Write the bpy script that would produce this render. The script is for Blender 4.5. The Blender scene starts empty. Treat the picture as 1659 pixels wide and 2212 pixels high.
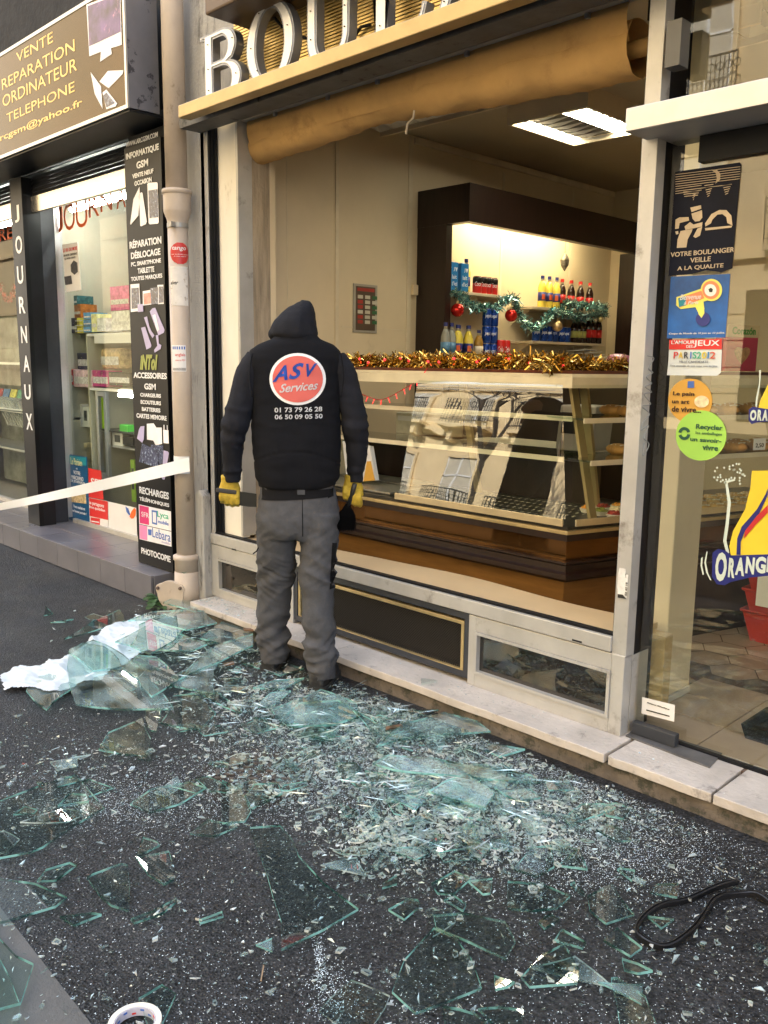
import bpy, bmesh, math, random
from mathutils import Vector, Matrix, noise
from mathutils.bvhtree import BVHTree
SC = bpy.context.scene; COL = SC.collection
random.seed(11)
V = Vector
# ---------------------------------------------------------------- camera
CR = V((0.70220349, 0.71186795, 0.01242095)); CU = V((-0.12865422, 0.10971042, 0.98560221)); CF = V((-0.70025592, 0.69369132, -0.16862385))
EYE = V((0, 0, 1.47)); FL = 1870.0
cam = bpy.data.objects.new('camera', bpy.data.cameras.new('camera')); COL.objects.link(cam)
m = Matrix.Identity(4)
for i, c in enumerate((CR, CU, -CF)):
    for j in range(3): m[j][i] = c[j]
m.translation = EYE; cam.matrix_world = m
cam.data.sensor_fit = 'HORIZONTAL'; cam.data.sensor_width = 36; cam.data.lens = FL / 1659 * 36
cam.data.clip_start = .05; cam.data.clip_end = 400
SC.camera = cam
# ---------------------------------------------------------------- world, sun, exposure
SUN_EL, SUN_AZ = math.radians(33), math.radians(14)
w = bpy.data.worlds.new('World'); SC.world = w; w.use_nodes = True
nt = w.node_tree; bg = nt.nodes['Background']
sky = nt.nodes.new('ShaderNodeTexSky'); sky.sky_type = 'NISHITA'; sky.sun_disc = False
sky.sun_elevation = SUN_EL; sky.sun_rotation = SUN_AZ; sky.air_density = 1.0; sky.dust_density = 2.5
# broken white cloud over the clear sky
tcw = nt.nodes.new('ShaderNodeTexCoord'); mpw = nt.nodes.new('ShaderNodeMapping'); mpw.inputs['Scale'].default_value = (1, 1, 2.6); cn = nt.nodes.new('ShaderNodeTexNoise')
cn.inputs['Scale'].default_value = 2.1; cn.inputs['Detail'].default_value = 9; cn.inputs['Roughness'].default_value = .58
nt.links.new(tcw.outputs['Generated'], mpw.inputs[0]); nt.links.new(mpw.outputs[0], cn.inputs['Vector'])
cr_ = nt.nodes.new('ShaderNodeValToRGB'); cr_.color_ramp.elements[0].position = .38; cr_.color_ramp.elements[1].position = .62
nt.links.new(cn.outputs['Fac'], cr_.inputs[0]); cm = nt.nodes.new('ShaderNodeMixRGB'); nt.links.new(cr_.outputs[0], cm.inputs[0]); nt.links.new(sky.outputs[0], cm.inputs[1]); cm.inputs[2].default_value = (8.0, 9.2, 11.2, 1)
nt.links.new(cm.outputs[0], bg.inputs[0]); bg.inputs[1].default_value = .15
sl = bpy.data.lights.new('sun', 'SUN'); sl.energy = 5.0; sl.angle = math.radians(.5); sl.color = (1, .93, .78)
so = bpy.data.objects.new('sun', sl); COL.objects.link(so)
sd = V((math.sin(SUN_AZ) * math.cos(SUN_EL), math.cos(SUN_AZ) * math.cos(SUN_EL), math.sin(SUN_EL)))
so.rotation_euler = (-sd).to_track_quat('-Z', 'Y').to_euler(); so.location = (0, 20, 30)
vs = SC.view_settings; vs.view_transform = 'Standard'; vs.look = 'None'; vs.gamma = 1; vs.exposure = 1.6
SC.render.engine = 'CYCLES'
SC.cycles.max_bounces = 8; SC.cycles.transparent_max_bounces = 24
SC.cycles.caustics_reflective = False; SC.cycles.caustics_refractive = False
# ---------------------------------------------------------------- measuring: where a ray of the photo meets a real plane
def ray(p): return CR * ((p[0] - 829.5) / FL) - CU * ((p[1] - 1106) / FL) + CF
def PY(p, y): d = ray(p); t = y / d.y; return V((d.x * t, y, d.z * t + 1.47))
def PZ(p, z): d = ray(p); t = (z - 1.47) / d.z; return V((d.x * t, d.y * t, z))
def PX(p, x): d = ray(p); t = x / d.x; return V((x, d.y * t, d.z * t + 1.47))
K = 1659 / 1920
def zm(ox, oy, w_, W): return lambda x, y: ((ox + x * w_ / W) * K, (oy + y * w_ / W) * K)
A1 = zm(0, 0, 640, 1659); A2 = zm(440, 0, 640, 1659); A3 = zm(960, 0, 640, 1659); A4 = zm(1500, 0, 420, 1452)
A5 = zm(0, 400, 500, 1659); A6 = zm(0, 900, 560, 1659); A7 = zm(500, 700, 500, 1659); A8 = zm(500, 1200, 500, 1659)
B1 = zm(840, 560, 760, 1659); B2 = zm(840, 860, 760, 1659); B3 = zm(800, 1300, 840, 1659); B4 = zm(1540, 350, 380, 1528)
B5 = zm(1540, 850, 380, 1401); B6 = zm(1500, 1400, 420, 1408); B7 = zm(0, 1400, 900, 1659); B8 = zm(0, 1900, 960, 1659)
C1 = zm(900, 1900, 1020, 1659); C2 = zm(300, 300, 220, 811); C3 = zm(300, 860, 220, 811); C4 = zm(1080, 620, 480, 1659)
C5 = zm(100, 440, 260, 1369); C6 = zm(700, 1650, 800, 1659)
# ---------------------------------------------------------------- materials
MATS = {}
def M(name, col, rough=.6, metal=0, var=.14, sc=5, bump=0, bsc=60, spec=.5, coat=0, emit=0, stretch=None, col2=None, c2=.5, w2=.08):
    if name in MATS: return MATS[name]
    mt = bpy.data.materials.new(name); mt.use_nodes = True; n = mt.node_tree.nodes; l = mt.node_tree.links
    b = n['Principled BSDF']; b.inputs['Roughness'].default_value = rough; b.inputs['Metallic'].default_value = metal
    b.inputs['Specular IOR Level'].default_value = spec; b.inputs['Coat Weight'].default_value = coat
    tc = n.new('ShaderNodeTexCoord'); mp = n.new('ShaderNodeMapping'); l.new(tc.outputs['Object'], mp.inputs[0])
    if stretch: mp.inputs['Scale'].default_value = stretch
    nz = n.new('ShaderNodeTexNoise'); nz.inputs['Scale'].default_value = sc; nz.inputs['Detail'].default_value = 7; nz.inputs['Roughness'].default_value = .62
    l.new(mp.outputs[0], nz.inputs['Vector'])
    cr = n.new('ShaderNodeValToRGB'); e = cr.color_ramp.elements
    e[0].position = .3; e[1].position = .7
    e[0].color = (*[min(1, c * (1 - var)) for c in col], 1); e[1].color = (*[min(1, c * (1 + var)) for c in col], 1)
    l.new(nz.outputs['Fac'], cr.inputs[0]); out = cr.outputs[0]
    if col2:
        n2 = n.new('ShaderNodeTexNoise'); n2.inputs['Scale'].default_value = sc * 1.7; n2.inputs['Detail'].default_value = 9; n2.inputs['Roughness'].default_value = .7
        l.new(mp.outputs[0], n2.inputs['Vector'])
        r2 = n.new('ShaderNodeValToRGB'); r2.color_ramp.elements[0].position = c2; r2.color_ramp.elements[1].position = min(1, c2 + w2)
        l.new(n2.outputs['Fac'], r2.inputs[0])
        mx = n.new('ShaderNodeMixRGB'); l.new(r2.outputs[0], mx.inputs[0]); l.new(out, mx.inputs[1]); mx.inputs[2].default_value = (*col2, 1); out = mx.outputs[0]
    l.new(out, b.inputs['Base Color'])
    if emit: l.new(out, b.inputs['Emission Color']); b.inputs['Emission Strength'].default_value = emit
    rr = n.new('ShaderNodeMapRange'); rr.inputs['To Min'].default_value = max(.02, rough - .08); rr.inputs['To Max'].default_value = min(1, rough + (.1 if rough > .1 else .01))
    l.new(nz.outputs['Fac'], rr.inputs['Value']); l.new(rr.outputs[0], b.inputs['Roughness'])
    if bump:
        nb = n.new('ShaderNodeTexNoise'); nb.inputs['Scale'].default_value = bsc; nb.inputs['Detail'].default_value = 5; l.new(tc.outputs['Object'], nb.inputs['Vector'])
        bp = n.new('ShaderNodeBump'); bp.inputs['Strength'].default_value = bump; bp.inputs['Distance'].default_value = .01
        l.new(nb.outputs['Fac'], bp.inputs['Height']); l.new(bp.outputs[0], b.inputs['Normal'])
    MATS[name] = mt; return mt
def glass(name, tint, refl=1.0, rough=.0, milk=0, wave=0, milkcol=(.8, .95, .95)):
    """a pane seen as one sheet: clear tinted transmission under a Fresnel reflection"""
    if name in MATS: return MATS[name]
    mt = bpy.data.materials.new(name); mt.use_nodes = True; n = mt.node_tree.nodes; l = mt.node_tree.links
    n.remove(n['Principled BSDF']); o = n['Material Output']
    tr = n.new('ShaderNodeBsdfTransparent'); tr.inputs[0].default_value = (*tint, 1)
    gl = n.new('ShaderNodeBsdfGlossy'); gl.inputs['Roughness'].default_value = rough
    fr = n.new('ShaderNodeFresnel'); fr.inputs[0].default_value = 1.52
    ml = n.new('ShaderNodeMath'); ml.operation = 'MULTIPLY'; ml.inputs[1].default_value = refl; ml.use_clamp = True
    ge = n.new('ShaderNodeNewGeometry'); fm = n.new('ShaderNodeMath'); fm.operation = 'SUBTRACT'; fm.inputs[0].default_value = 1; l.new(ge.outputs['Backfacing'], fm.inputs[1])
    fx = n.new('ShaderNodeMath'); fx.operation = 'MULTIPLY'; l.new(fr.outputs[0], fx.inputs[0]); l.new(fm.outputs[0], fx.inputs[1])    # only the outer face mirrors
    l.new(fx.outputs[0], ml.inputs[0]); mx = n.new('ShaderNodeMixShader'); l.new(ml.outputs[0], mx.inputs[0])
    base = tr.outputs[0]
    tc = n.new('ShaderNodeTexCoord')
    if milk:
        df = n.new('ShaderNodeBsdfDiffuse'); df.inputs[0].default_value = (*milkcol, 1); m2 = n.new('ShaderNodeMixShader')
        nz = n.new('ShaderNodeTexNoise'); nz.inputs['Scale'].default_value = 9; nz.inputs['Detail'].default_value = 6; l.new(tc.outputs['Object'], nz.inputs['Vector'])
        mr = n.new('ShaderNodeMapRange'); mr.inputs['From Min'].default_value = .35; mr.inputs['From Max'].default_value = .75; mr.inputs['To Max'].default_value = milk * 2
        l.new(nz.outputs['Fac'], mr.inputs['Value']); l.new(mr.outputs[0], m2.inputs[0]); l.new(base, m2.inputs[1]); l.new(df.outputs[0], m2.inputs[2]); base = m2.outputs[0]
    if wave:
        nb = n.new('ShaderNodeTexNoise'); nb.inputs['Scale'].default_value = 1.6; nb.inputs['Detail'].default_value = 2; l.new(tc.outputs['Object'], nb.inputs['Vector'])
        bp = n.new('ShaderNodeBump'); bp.inputs['Strength'].default_value = wave; bp.inputs['Distance'].default_value = .05
        l.new(nb.outputs['Fac'], bp.inputs['Height']); l.new(bp.outputs[0], gl.inputs['Normal'])
    l.new(base, mx.inputs[1]); l.new(gl.outputs[0], mx.inputs[2]); l.new(mx.outputs[0], o.inputs[0])
    MATS[name] = mt; return mt
def lampmat(name, col, s):
    mt = bpy.data.materials.new(name); mt.use_nodes = True; n = mt.node_tree.nodes
    b = n['Principled BSDF']; b.inputs['Emission Color'].default_value = (*col, 1); b.inputs['Emission Strength'].default_value = s; b.inputs['Base Color'].default_value = (.8, .8, .8, 1)
    return mt
# ---------------------------------------------------------------- mesh building
class MB:
    def __init__(s): s.v = []; s.f = []; s.mi = []
    def add(s, vs, fs, mi=0):
        k = len(s.v); s.v += [V(v) for v in vs]; s.f += [tuple(k + i for i in f) for f in fs]; s.mi += [mi] * len(fs); return s
    def box(s, x0, x1, y0, y1, z0, z1, mi=0):
        x0, x1 = sorted((x0, x1)); y0, y1 = sorted((y0, y1)); z0, z1 = sorted((z0, z1))
        return s.add([(x0, y0, z0), (x1, y0, z0), (x1, y1, z0), (x0, y1, z0), (x0, y0, z1), (x1, y0, z1), (x1, y1, z1), (x0, y1, z1)],
              [(3, 2, 1, 0), (4, 5, 6, 7), (0, 1, 5, 4), (1, 2, 6, 5), (2, 3, 7, 6), (3, 0, 4, 7)], mi)
    def obox(s, c, a, b, d, mi=0):       # centre and three half vectors
        c, a, b, d = V(c), V(a), V(b), V(d)
        if a.cross(b).dot(d) < 0: a = -a
        return s.add([c - a - b - d, c + a - b - d, c + a + b - d, c - a + b - d, c - a - b + d, c + a - b + d, c + a + b + d, c - a + b + d],
              [(3, 2, 1, 0), (4, 5, 6, 7), (0, 1, 5, 4), (1, 2, 6, 5), (2, 3, 7, 6), (3, 0, 4, 7)], mi)
    def prism(s, pts, d, mi=0, mside=None):
        pts = [V(p) for p in pts]; d = V(d); n = len(pts)
        nn = V((0, 0, 0))
        for i in range(n): nn += pts[i].cross(pts[(i + 1) % n])
        if nn.dot(d) > 0: pts = pts[::-1]
        s.add(pts + [p + d for p in pts], [tuple(range(n)), tuple(range(2 * n - 1, n - 1, -1))], mi)
        k = len(s.v) - 2 * n; ms = mi if mside is None else mside
        for i in range(n):
            j = (i + 1) % n; s.f.append((k + j, k + i, k + n + i, k + n + j)); s.mi.append(ms)
        return s
    def loft(s, rings, cap=True, mi=0, closed=False):
        n = len(rings[0]); k = len(s.v)
        for r in rings: s.v += [V(p) for p in r]
        R = len(rings)
        for a in range(R if closed else R - 1):
            b = (a + 1) % R
            for i in range(n):
                j = (i + 1) % n; s.f.append((k + a * n + i, k + a * n + j, k + b * n + j, k + b * n + i)); s.mi.append(mi)
        if cap and not closed:
            s.f.append(tuple(k + i for i in range(n - 1, -1, -1))); s.f.append(tuple(k + (R - 1) * n + i for i in range(n))); s.mi += [mi, mi]
        return s
    def tube(s, pts, r, n=10, mi=0, closed=False):
        pts = [V(p) for p in pts]; rings = []; N = len(pts)
        rs = r if isinstance(r, (list, tuple)) else [r] * N
        ref = None
        for i, p in enumerate(pts):
            t = (pts[(i + 1) % N] if (closed or i < N - 1) else p) - (pts[i - 1] if (closed or i > 0) else p)
            t = t.normalized() if t.length > 1e-9 else V((0, 0, 1))
            if ref is None: ref = V((0, 0, 1)) if abs(t.z) < .9 else V((1, 0, 0))
            a = (ref - t * ref.dot(t)); a = a.normalized() if a.length > 1e-6 else t.orthogonal().normalized(); ref = a; b = t.cross(a)
            rings.append([p + (a * math.cos(2 * math.pi * q / n) + b * math.sin(2 * math.pi * q / n)) * rs[i] for q in range(n)])
        return s.loft(rings, mi=mi, closed=closed)
    def lathe(s, prof, o=(0, 0, 0), n=20, mi=0, ax=V((0, 0, 1)), cap=True):
        o = V(o); a = ax.orthogonal().normalized() if abs(ax.z) < .99 else V((1, 0, 0)); b = ax.cross(a)
        return s.loft([[o + ax * z + (a * math.cos(2 * math.pi * q / n) + b * math.sin(2 * math.pi * q / n)) * max(r, 1e-4) for q in range(n)] for r, z in prof], mi=mi, cap=cap)
    def ball(s, c, r, n=14, mi=0, sc=(1, 1, 1)):
        c = V(c); m_ = n // 2; rings = []
        for i in range(m_ + 1):
            th = -math.pi / 2 + math.pi * i / m_; rr = max(math.cos(th), 1e-3) * r
            rings.append([c + V((math.cos(2 * math.pi * q / n) * rr * sc[0], math.sin(2 * math.pi * q / n) * rr * sc[1], math.sin(th) * r * sc[2])) for q in range(n)])
        return s.loft(rings, mi=mi)
    def build(s, name, mats, parent=None, smooth=False, bev=0, fixn=False):
        me = bpy.data.meshes.new(name); me.from_pydata(s.v, [], s.f)
        for mt in (mats if isinstance(mats, (list, tuple)) else [mats]): me.materials.append(mt)
        me.polygons.foreach_set('material_index', s.mi)
        if fixn:
            bm = bmesh.new(); bm.from_mesh(me); bmesh.ops.recalc_face_normals(bm, faces=bm.faces); bm.to_mesh(me); bm.free()
        if smooth: me.polygons.foreach_set('use_smooth', [True] * len(me.polygons))
        me.update(); o = bpy.data.objects.new(name, me); COL.objects.link(o); o.parent = parent
        if bev:
            b = o.modifiers.new('bevel', 'BEVEL'); b.width = bev; b.segments = 2; b.limit_method = 'ANGLE'
        return o
def tag(o, label=None, cat=None, group=None, kind=None):
    for k_, v_ in (('label', label), ('category', cat), ('group', group), ('kind', kind)):
        if v_: o[k_] = v_
    return o
def thing(name, label, cat, group=None, loc=(0, 0, 0)):
    o = bpy.data.objects.new(name, None); COL.objects.link(o); o.location = loc; o.empty_display_size = .1
    return tag(o, label, cat, group)
def kids(o): return [c for c in bpy.data.objects if c.parent is o]
def copy_tree(o, parent=None, ch=None):
    c = o.copy(); COL.objects.link(c); c.parent = parent
    for k_ in (ch if ch is not None else kids(o)): copy_tree(k_, c)
    return c
def frame2d(x0, x1, z0, z1, t, y0, y1):
    a = MB(); a.box(x0, x0 + t, y0, y1, z0, z1); a.box(x1 - t, x1, y0, y1, z0, z1); a.box(x0 + t, x1 - t, y0, y1, z0, z0 + t); a.box(x0 + t, x1 - t, y0, y1, z1 - t, z1); return a
# flat shapes on a facade plane, from photo outlines
def card(pts, y, mt, name, parent, th=.0015):
    return MB().prism([PY(p, y) for p in pts], (0, -th, 0)).build(name, mt, parent)
def text_mesh(s, bold=0, shear=0, ext=.001, space=1):
    cu = bpy.data.curves.new('t', 'FONT'); cu.body = s; cu.size = 1; cu.offset = bold; cu.shear = shear; cu.extrude = ext; cu.space_character = space; cu.resolution_u = 3
    o = bpy.data.objects.new('t', cu); COL.objects.link(o)
    dg = bpy.context.evaluated_depsgraph_get(); me = bpy.data.meshes.new_from_object(o.evaluated_get(dg))
    bpy.data.objects.remove(o); bpy.data.curves.remove(cu); return me
def place_text(s, o0, ux, uy, w_, h_, mt, parent, name='lettering', bold=.012, shear=0, ext=.0006, space=1):
    """text fitted to a box: origin o0 (bottom left), unit axes ux, uy, width w_, height h_"""
    me = text_mesh(s, bold, shear, 1, space); xs = [v.co.x for v in me.vertices]; ys = [v.co.y for v in me.vertices]
    x0, x1, y0, y1 = min(xs), max(xs), min(ys), max(ys); nrm = ux.cross(uy)
    for v in me.vertices:
        c = v.co.copy(); v.co = o0 + ux * ((c.x - x0) / (x1 - x0) * w_) + uy * ((c.y - y0) / (y1 - y0) * h_) + nrm * (c.z * ext)
    me.materials.clear(); me.materials.append(mt); o = bpy.data.objects.new(name, me); COL.objects.link(o); o.parent = parent; return o
UX, UZ = V((1, 0, 0)), V((0, 0, 1))
def TX(s, bl, br, ty, y, mt, parent, **kw):
    a = PY(bl, y); b = PY(br, y); t = PY((bl[0], ty[1] if isinstance(ty, tuple) else ty), y); z = (a.z + b.z) / 2
    return place_text(s, V((a.x, y, z)), UX, UZ, b.x - a.x, t.z - a.z, mt, parent, **kw)
# ================================================================ materials in use
concrete = M('grey plaster', (.40, .40, .40), .9, var=.2, sc=4, bump=.4, col2=(.05, .05, .055), c2=.55, w2=.14, stretch=(1.6, 1.6, .35))
alu = M('satin aluminium', (.55, .55, .56), .33, metal=.75, var=.1, sc=4, col2=(.2, .19, .18), c2=.66, w2=.14)
alud = M('dull aluminium', (.48, .475, .465), .42, metal=.35, var=.12, sc=5, bump=.06, col2=(.24, .22, .20), c2=.58, w2=.14)
gold = M('brushed gold metal', (.46, .34, .165), .42, metal=.55, var=.15, sc=4, col2=(.40, .27, .11), c2=.62, w2=.2)
goldd = M('old brass', (.55, .43, .22), .4, metal=.7, var=.2, sc=9)
black = M('black rubber', (.006, .007, .010), .5, var=.3, sc=12, spec=.25)
blackm = M('black painted metal', (.010, .011, .013), .34, var=.3, sc=4, spec=.25, bump=.04, bsc=20)
navy = M('dark slate paint', (.030, .034, .044), .42, var=.2, sc=6, bump=.1, col2=(.12, .12, .13), c2=.74, w2=.03)
cream = M('cream wall panel', (.66, .56, .40), .5, var=.08, sc=1.5, col2=(.42, .34, .23), c2=.62, w2=.25)
ceilm = M('cream ceiling', (.50, .43, .31), .7, var=.06, sc=2)
whitep = M('worn white paint', (.82, .79, .72), .5, var=.1, sc=4, bump=.1, col2=(.30, .26, .20), c2=.64, w2=.12, stretch=(1, 1, .4))
stone = M('pale limestone', (.50, .46, .43), .75, var=.16, sc=7, bump=.35, bsc=50, col2=(.15, .135, .13), c2=.57, w2=.15)
mortar = M('dirty mortar', (.13, .11, .095), .95, var=.4, sc=9, bump=.7, bsc=35, col2=(.05, .05, .04), c2=.5, w2=.1)
tilem = M('slate grey tile', (.13, .13, .155), .30, var=.18, sc=3, bump=.03)
brown = M('dark wenge wood', (.017, .008, .006), .33, var=.4, sc=4, stretch=(8, 8, 1))
amber = M('amber mirror', (.20, .095, .03), .07, metal=.85, var=.15, sc=3)
woodk = M('orange wood veneer', (.26, .13, .04), .3, var=.2, sc=4, stretch=(1, 1, 8), metal=.2)
board = M('beige laminate', (.66, .50, .30), .42, var=.07, sc=3)
beige_t = M('beige floor tile', (.44, .33, .25), .33, var=.14, sc=4, col2=(.3, .22, .16), c2=.62, w2=.15)
white = M('white plastic', (.80, .80, .79), .4, var=.04)
ink = M('black ink', (.02, .02, .02), .5)
lt = M('white lettering', (.78, .79, .82), .4, var=.03)
# ================================================================ the ground
def asphalt():
    mt = bpy.data.materials.new('asphalt'); mt.use_nodes = True; n = mt.node_tree.nodes; l = mt.node_tree.links; b = n['Principled BSDF']
    tc = n.new('ShaderNodeTexCoord')
    def nz(sc, det=6, ro=.6):
        q = n.new('ShaderNodeTexNoise'); q.inputs['Scale'].default_value = sc; q.inputs['Detail'].default_value = det; q.inputs['Roughness'].default_value = ro
        l.new(tc.outputs['Object'], q.inputs['Vector']); return q.outputs['Fac']
    def ramp(src, p0, p1, c0, c1):
        r = n.new('ShaderNodeValToRGB'); e = r.color_ramp.elements; e[0].position = p0; e[1].position = p1; e[0].color = (*c0, 1); e[1].color = (*c1, 1); l.new(src, r.inputs[0]); return r.outputs[0]
    vo = n.new('ShaderNodeTexVoronoi'); vo.inputs['Scale'].default_value = 130; l.new(tc.outputs['Object'], vo.inputs['Vector'])
    base = ramp(vo.outputs['Color'], .1, 1, (.006, .0063, .0072), (.042, .044, .049))
    big = ramp(nz(2.2, 8, .65), .35, .7, (.62, .62, .63), (1.5, 1.48, 1.47))
    m1 = n.new('ShaderNodeMixRGB'); m1.blend_type = 'MULTIPLY'; m1.inputs[0].default_value = 1; l.new(base, m1.inputs[1]); l.new(big, m1.inputs[2])
    spk = ramp(nz(95, 3, .5), .63, .67, (0, 0, 0), (.9, .9, .9))
    m2 = n.new('ShaderNodeMixRGB'); l.new(spk, m2.inputs[0]); l.new(m1.outputs[0], m2.inputs[1]); m2.inputs[2].default_value = (.13, .132, .14, 1)
    stn = ramp(nz(.9, 9, .72), .56, .60, (0, 0, 0), (.6, .6, .6)); m3 = n.new('ShaderNodeMixRGB'); l.new(stn, m3.inputs[0]); l.new(m2.outputs[0], m3.inputs[1]); m3.inputs[2].default_value = (.014, .014, .015, 1)
    gum = n.new('ShaderNodeTexVoronoi'); gum.inputs['Scale'].default_value = 3.2; l.new(tc.outputs['Object'], gum.inputs['Vector']); gr = ramp(gum.outputs['Distance'], .035, .05, (.8, .8, .8), (0, 0, 0))
    m4 = n.new('ShaderNodeMixRGB'); l.new(gr, m4.inputs[0]); l.new(m3.outputs[0], m4.inputs[1]); m4.inputs[2].default_value = (.075, .075, .08, 1)
    l.new(m4.outputs[0], b.inputs['Base Color'])
    ro = n.new('ShaderNodeMapRange'); l.new(nz(1.6, 6), ro.inputs['Value']); ro.inputs['From Min'].default_value = .35; ro.inputs['From Max'].default_value = .65
    ro.inputs['To Min'].default_value = .34; ro.inputs['To Max'].default_value = .62; l.new(ro.outputs[0], b.inputs['Roughness'])
    bp = n.new('ShaderNodeBump'); bp.inputs['Strength'].default_value = .55; bp.inputs['Distance'].default_value = .006; l.new(vo.outputs['Distance'], bp.inputs['Height'])
    b2 = n.new('ShaderNodeBump'); b2.inputs['Strength'].default_value = .5; b2.inputs['Distance'].default_value = .008; l.new(nz(40, 4), b2.inputs['Height']); l.new(bp.outputs[0], b2.inputs['Normal'])
    l.new(b2.outputs[0], b.inputs['Normal']); b.inputs['Specular IOR Level'].default_value = .28; return mt
asph = asphalt()
g = MB().add([(-120, -60, 0), (60, -60, 0), (60, 40, 0), (-120, 40, 0)], [(0, 1, 2, 3)]).build('pavement', asph); g['kind'] = 'structure'
# smoother road-side strip at the lower left
a_, b_ = PZ(B8(0, 640), 0), PZ(B8(390, 1141), 0); d_ = (b_ - a_).normalized(); n_ = V((-d_.y, d_.x, 0)); n_ = n_ if n_.dot(EYE - a_) < 0 else -n_
kerbm = M('smooth worn granite', (.095, .095, .095), .6, var=.15, sc=14, bump=.2, bsc=120)
n_ = V((d_.y, -d_.x, 0)); n_ = n_ if (PZ((0, 2212), 0) - a_).dot(n_) > 0 else -n_
MB().add([a_ - d_ * 30 + V((0, 0, .004)), b_ + d_ * 8 + V((0, 0, .004)), b_ + d_ * 8 + n_ * .32 + V((0, 0, .004)), a_ - d_ * 30 + n_ * .32 + V((0, 0, .004))], [(0, 1, 2, 3)]).build('kerb', kerbm)['kind'] = 'structure'
roadm = M('street asphalt', (.05, .05, .052), .7, var=.3, sc=30, bump=.3)
MB().add([(-120, -11.5, .005), (60, -11.5, .005), (60, -3.2, .005), (-120, -3.2, .005)], [(0, 1, 2, 3)]).build('road', roadm)['kind'] = 'structure'
# ================================================================ the building the shops stand in
YF = 2.80
wall_m = M('upper facade stucco', (.42, .38, .32), .9, var=.1, sc=2, bump=.2)
bld = thing('building', 'grey plastered street building holding the bakery and the phone shop', 'building')
ub = MB(); ub.box(-4.64, 22, YF + .03, 12, 3.62, 9.5); ub.box(-32, 22, 9.2, 12, 0, 3.62); ub.box(-32, -9.6, YF + .03, 9.2, 0, 3.62); ub.box(3.5, 22, YF + .03, 9.2, 0, 3.62); ub.build('upper_wall', wall_m, bld); MB().box(-32, -4.64, YF - .02, 12, 3.62, 9.5).build('dark_netted_wall', M('dark netted wall', (.022, .022, .024), .9, var=.5, sc=8, bump=.5, bsc=30), bld)
MB().box(-4.64, -4.262, YF, 3.3, 0, 3.62).build('pier', concrete, bld)
MB().box(-4.262, -3.86, YF, YF + .03, 2.84, 3.62).build('fascia_plaster', concrete, bld)
# stub of rendered base beside the pier
pb = [PY(p, 2.76) for p in ((425, 1290), (456, 1300), (450, 1070), (424, 1075))]
MB().prism([V((-4.36, 2.74, 0)), V((-4.262, 2.74, 0)), V((-4.262, 2.74, .70)), V((-4.30, 2.74, .735)), V((-4.36, 2.74, .70))], (0, .06, 0)).build('pier_base', concrete, bld, bev=.008)
# ================================================================ bakery room
room = thing('bakery_interior', 'cream panelled bakery room behind the missing shop window', 'room')
XL = -4.25
MB().box(XL - .35, XL, 2.86, 7.4, .0, 3.6).build('side_wall', cream, room)
MB().box(XL, 3.2, 7.0, 7.3, .0, 3.6).build('back_wall', cream, room)
MB().box(3.2, 3.5, 2.86, 7.3, 0, 3.6).build('side_wall', cream, room)
MB().box(XL, 3.2, 2.9, 7.0, 2.98, 3.2).build('ceiling', ceilm, room)
seams = MB()
for p in (620, 727): 
    q = PX((p, 500), XL); seams.box(XL, XL + (.008 if p == 727 else .002), q.y - (.014 if p == 727 else .003), q.y + (.014 if p == 727 else .003), .5, 2.97)
seams.box(XL, XL + .006, 4.40, 4.44, 1.2, 2.97); seams.box(XL, XL + .02, 4.45, 6.98, 2.93, 2.97); seams.box(XL, XL + .003, 3.8, 4.44, 1.70, 1.705); seams.box(XL, XL + .003, 5.42, 5.445, 1.4, 2.9); seams.box(XL, XL + .003, 6.35, 6.38, 1.4, 2.9)
seams.build('wall_moulding', M('moulding', (.66, .58, .44), .5), room)
dk = MB(); q0 = PX((1334, 700), -2.0); dk.box(PY((1331, 700), 6.9).x, PY((1420, 700), 6.9).x, 6.9, 6.99, .1, PY((1334, 550), 6.9).z); dk.build('dark_door', brown, room)
# floor
fl = MB().box(XL, 3.2, 2.86, 7.0, 0, .098).build('floor', M('tile grout', (.13, .09, .07), .8), None); fl['kind'] = 'structure'
tl = MB(); x = -1.62
for i in range(12):
    for j in range(3):
        xx, yy = -1.62 + i * .31, 2.93 + j * .235; tl.box(xx + .002, xx + .307, yy + .002, yy + .232, .098, .102)
s_ = .115
for i in range(-6, 24):
    for j in range(0, 24):
        cx = -1.9 + i * s_ * 1.5; cy = 3.70 + s_ * .87 + (j + (i % 2) * .5) * s_ * 1.732
        if cy - s_ * .87 < 3.69: continue
        tl.add([(cx + math.cos(k_ * math.pi / 3) * (s_ - .003), cy + math.sin(k_ * math.pi / 3) * (s_ - .003), .1015) for k_ in range(6)], [tuple(range(6))])
tl.build('floor_tiles', beige_t, None)['kind'] = 'structure'
# pillar inside the door
pil = MB(); pil.box(-1.80, -1.588, 3.2, 3.43, .1, 2.98); o = pil.build('pillar', M('cream pillar', (.66, .56, .40), .4, var=.07, sc=2, col2=(.5, .40, .27), c2=.6, w2=.3), room, bev=.006)
MB().box(-1.588, -1.578, 3.21, 3.42, .103, .13).build('skirting', stone, room)
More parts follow.
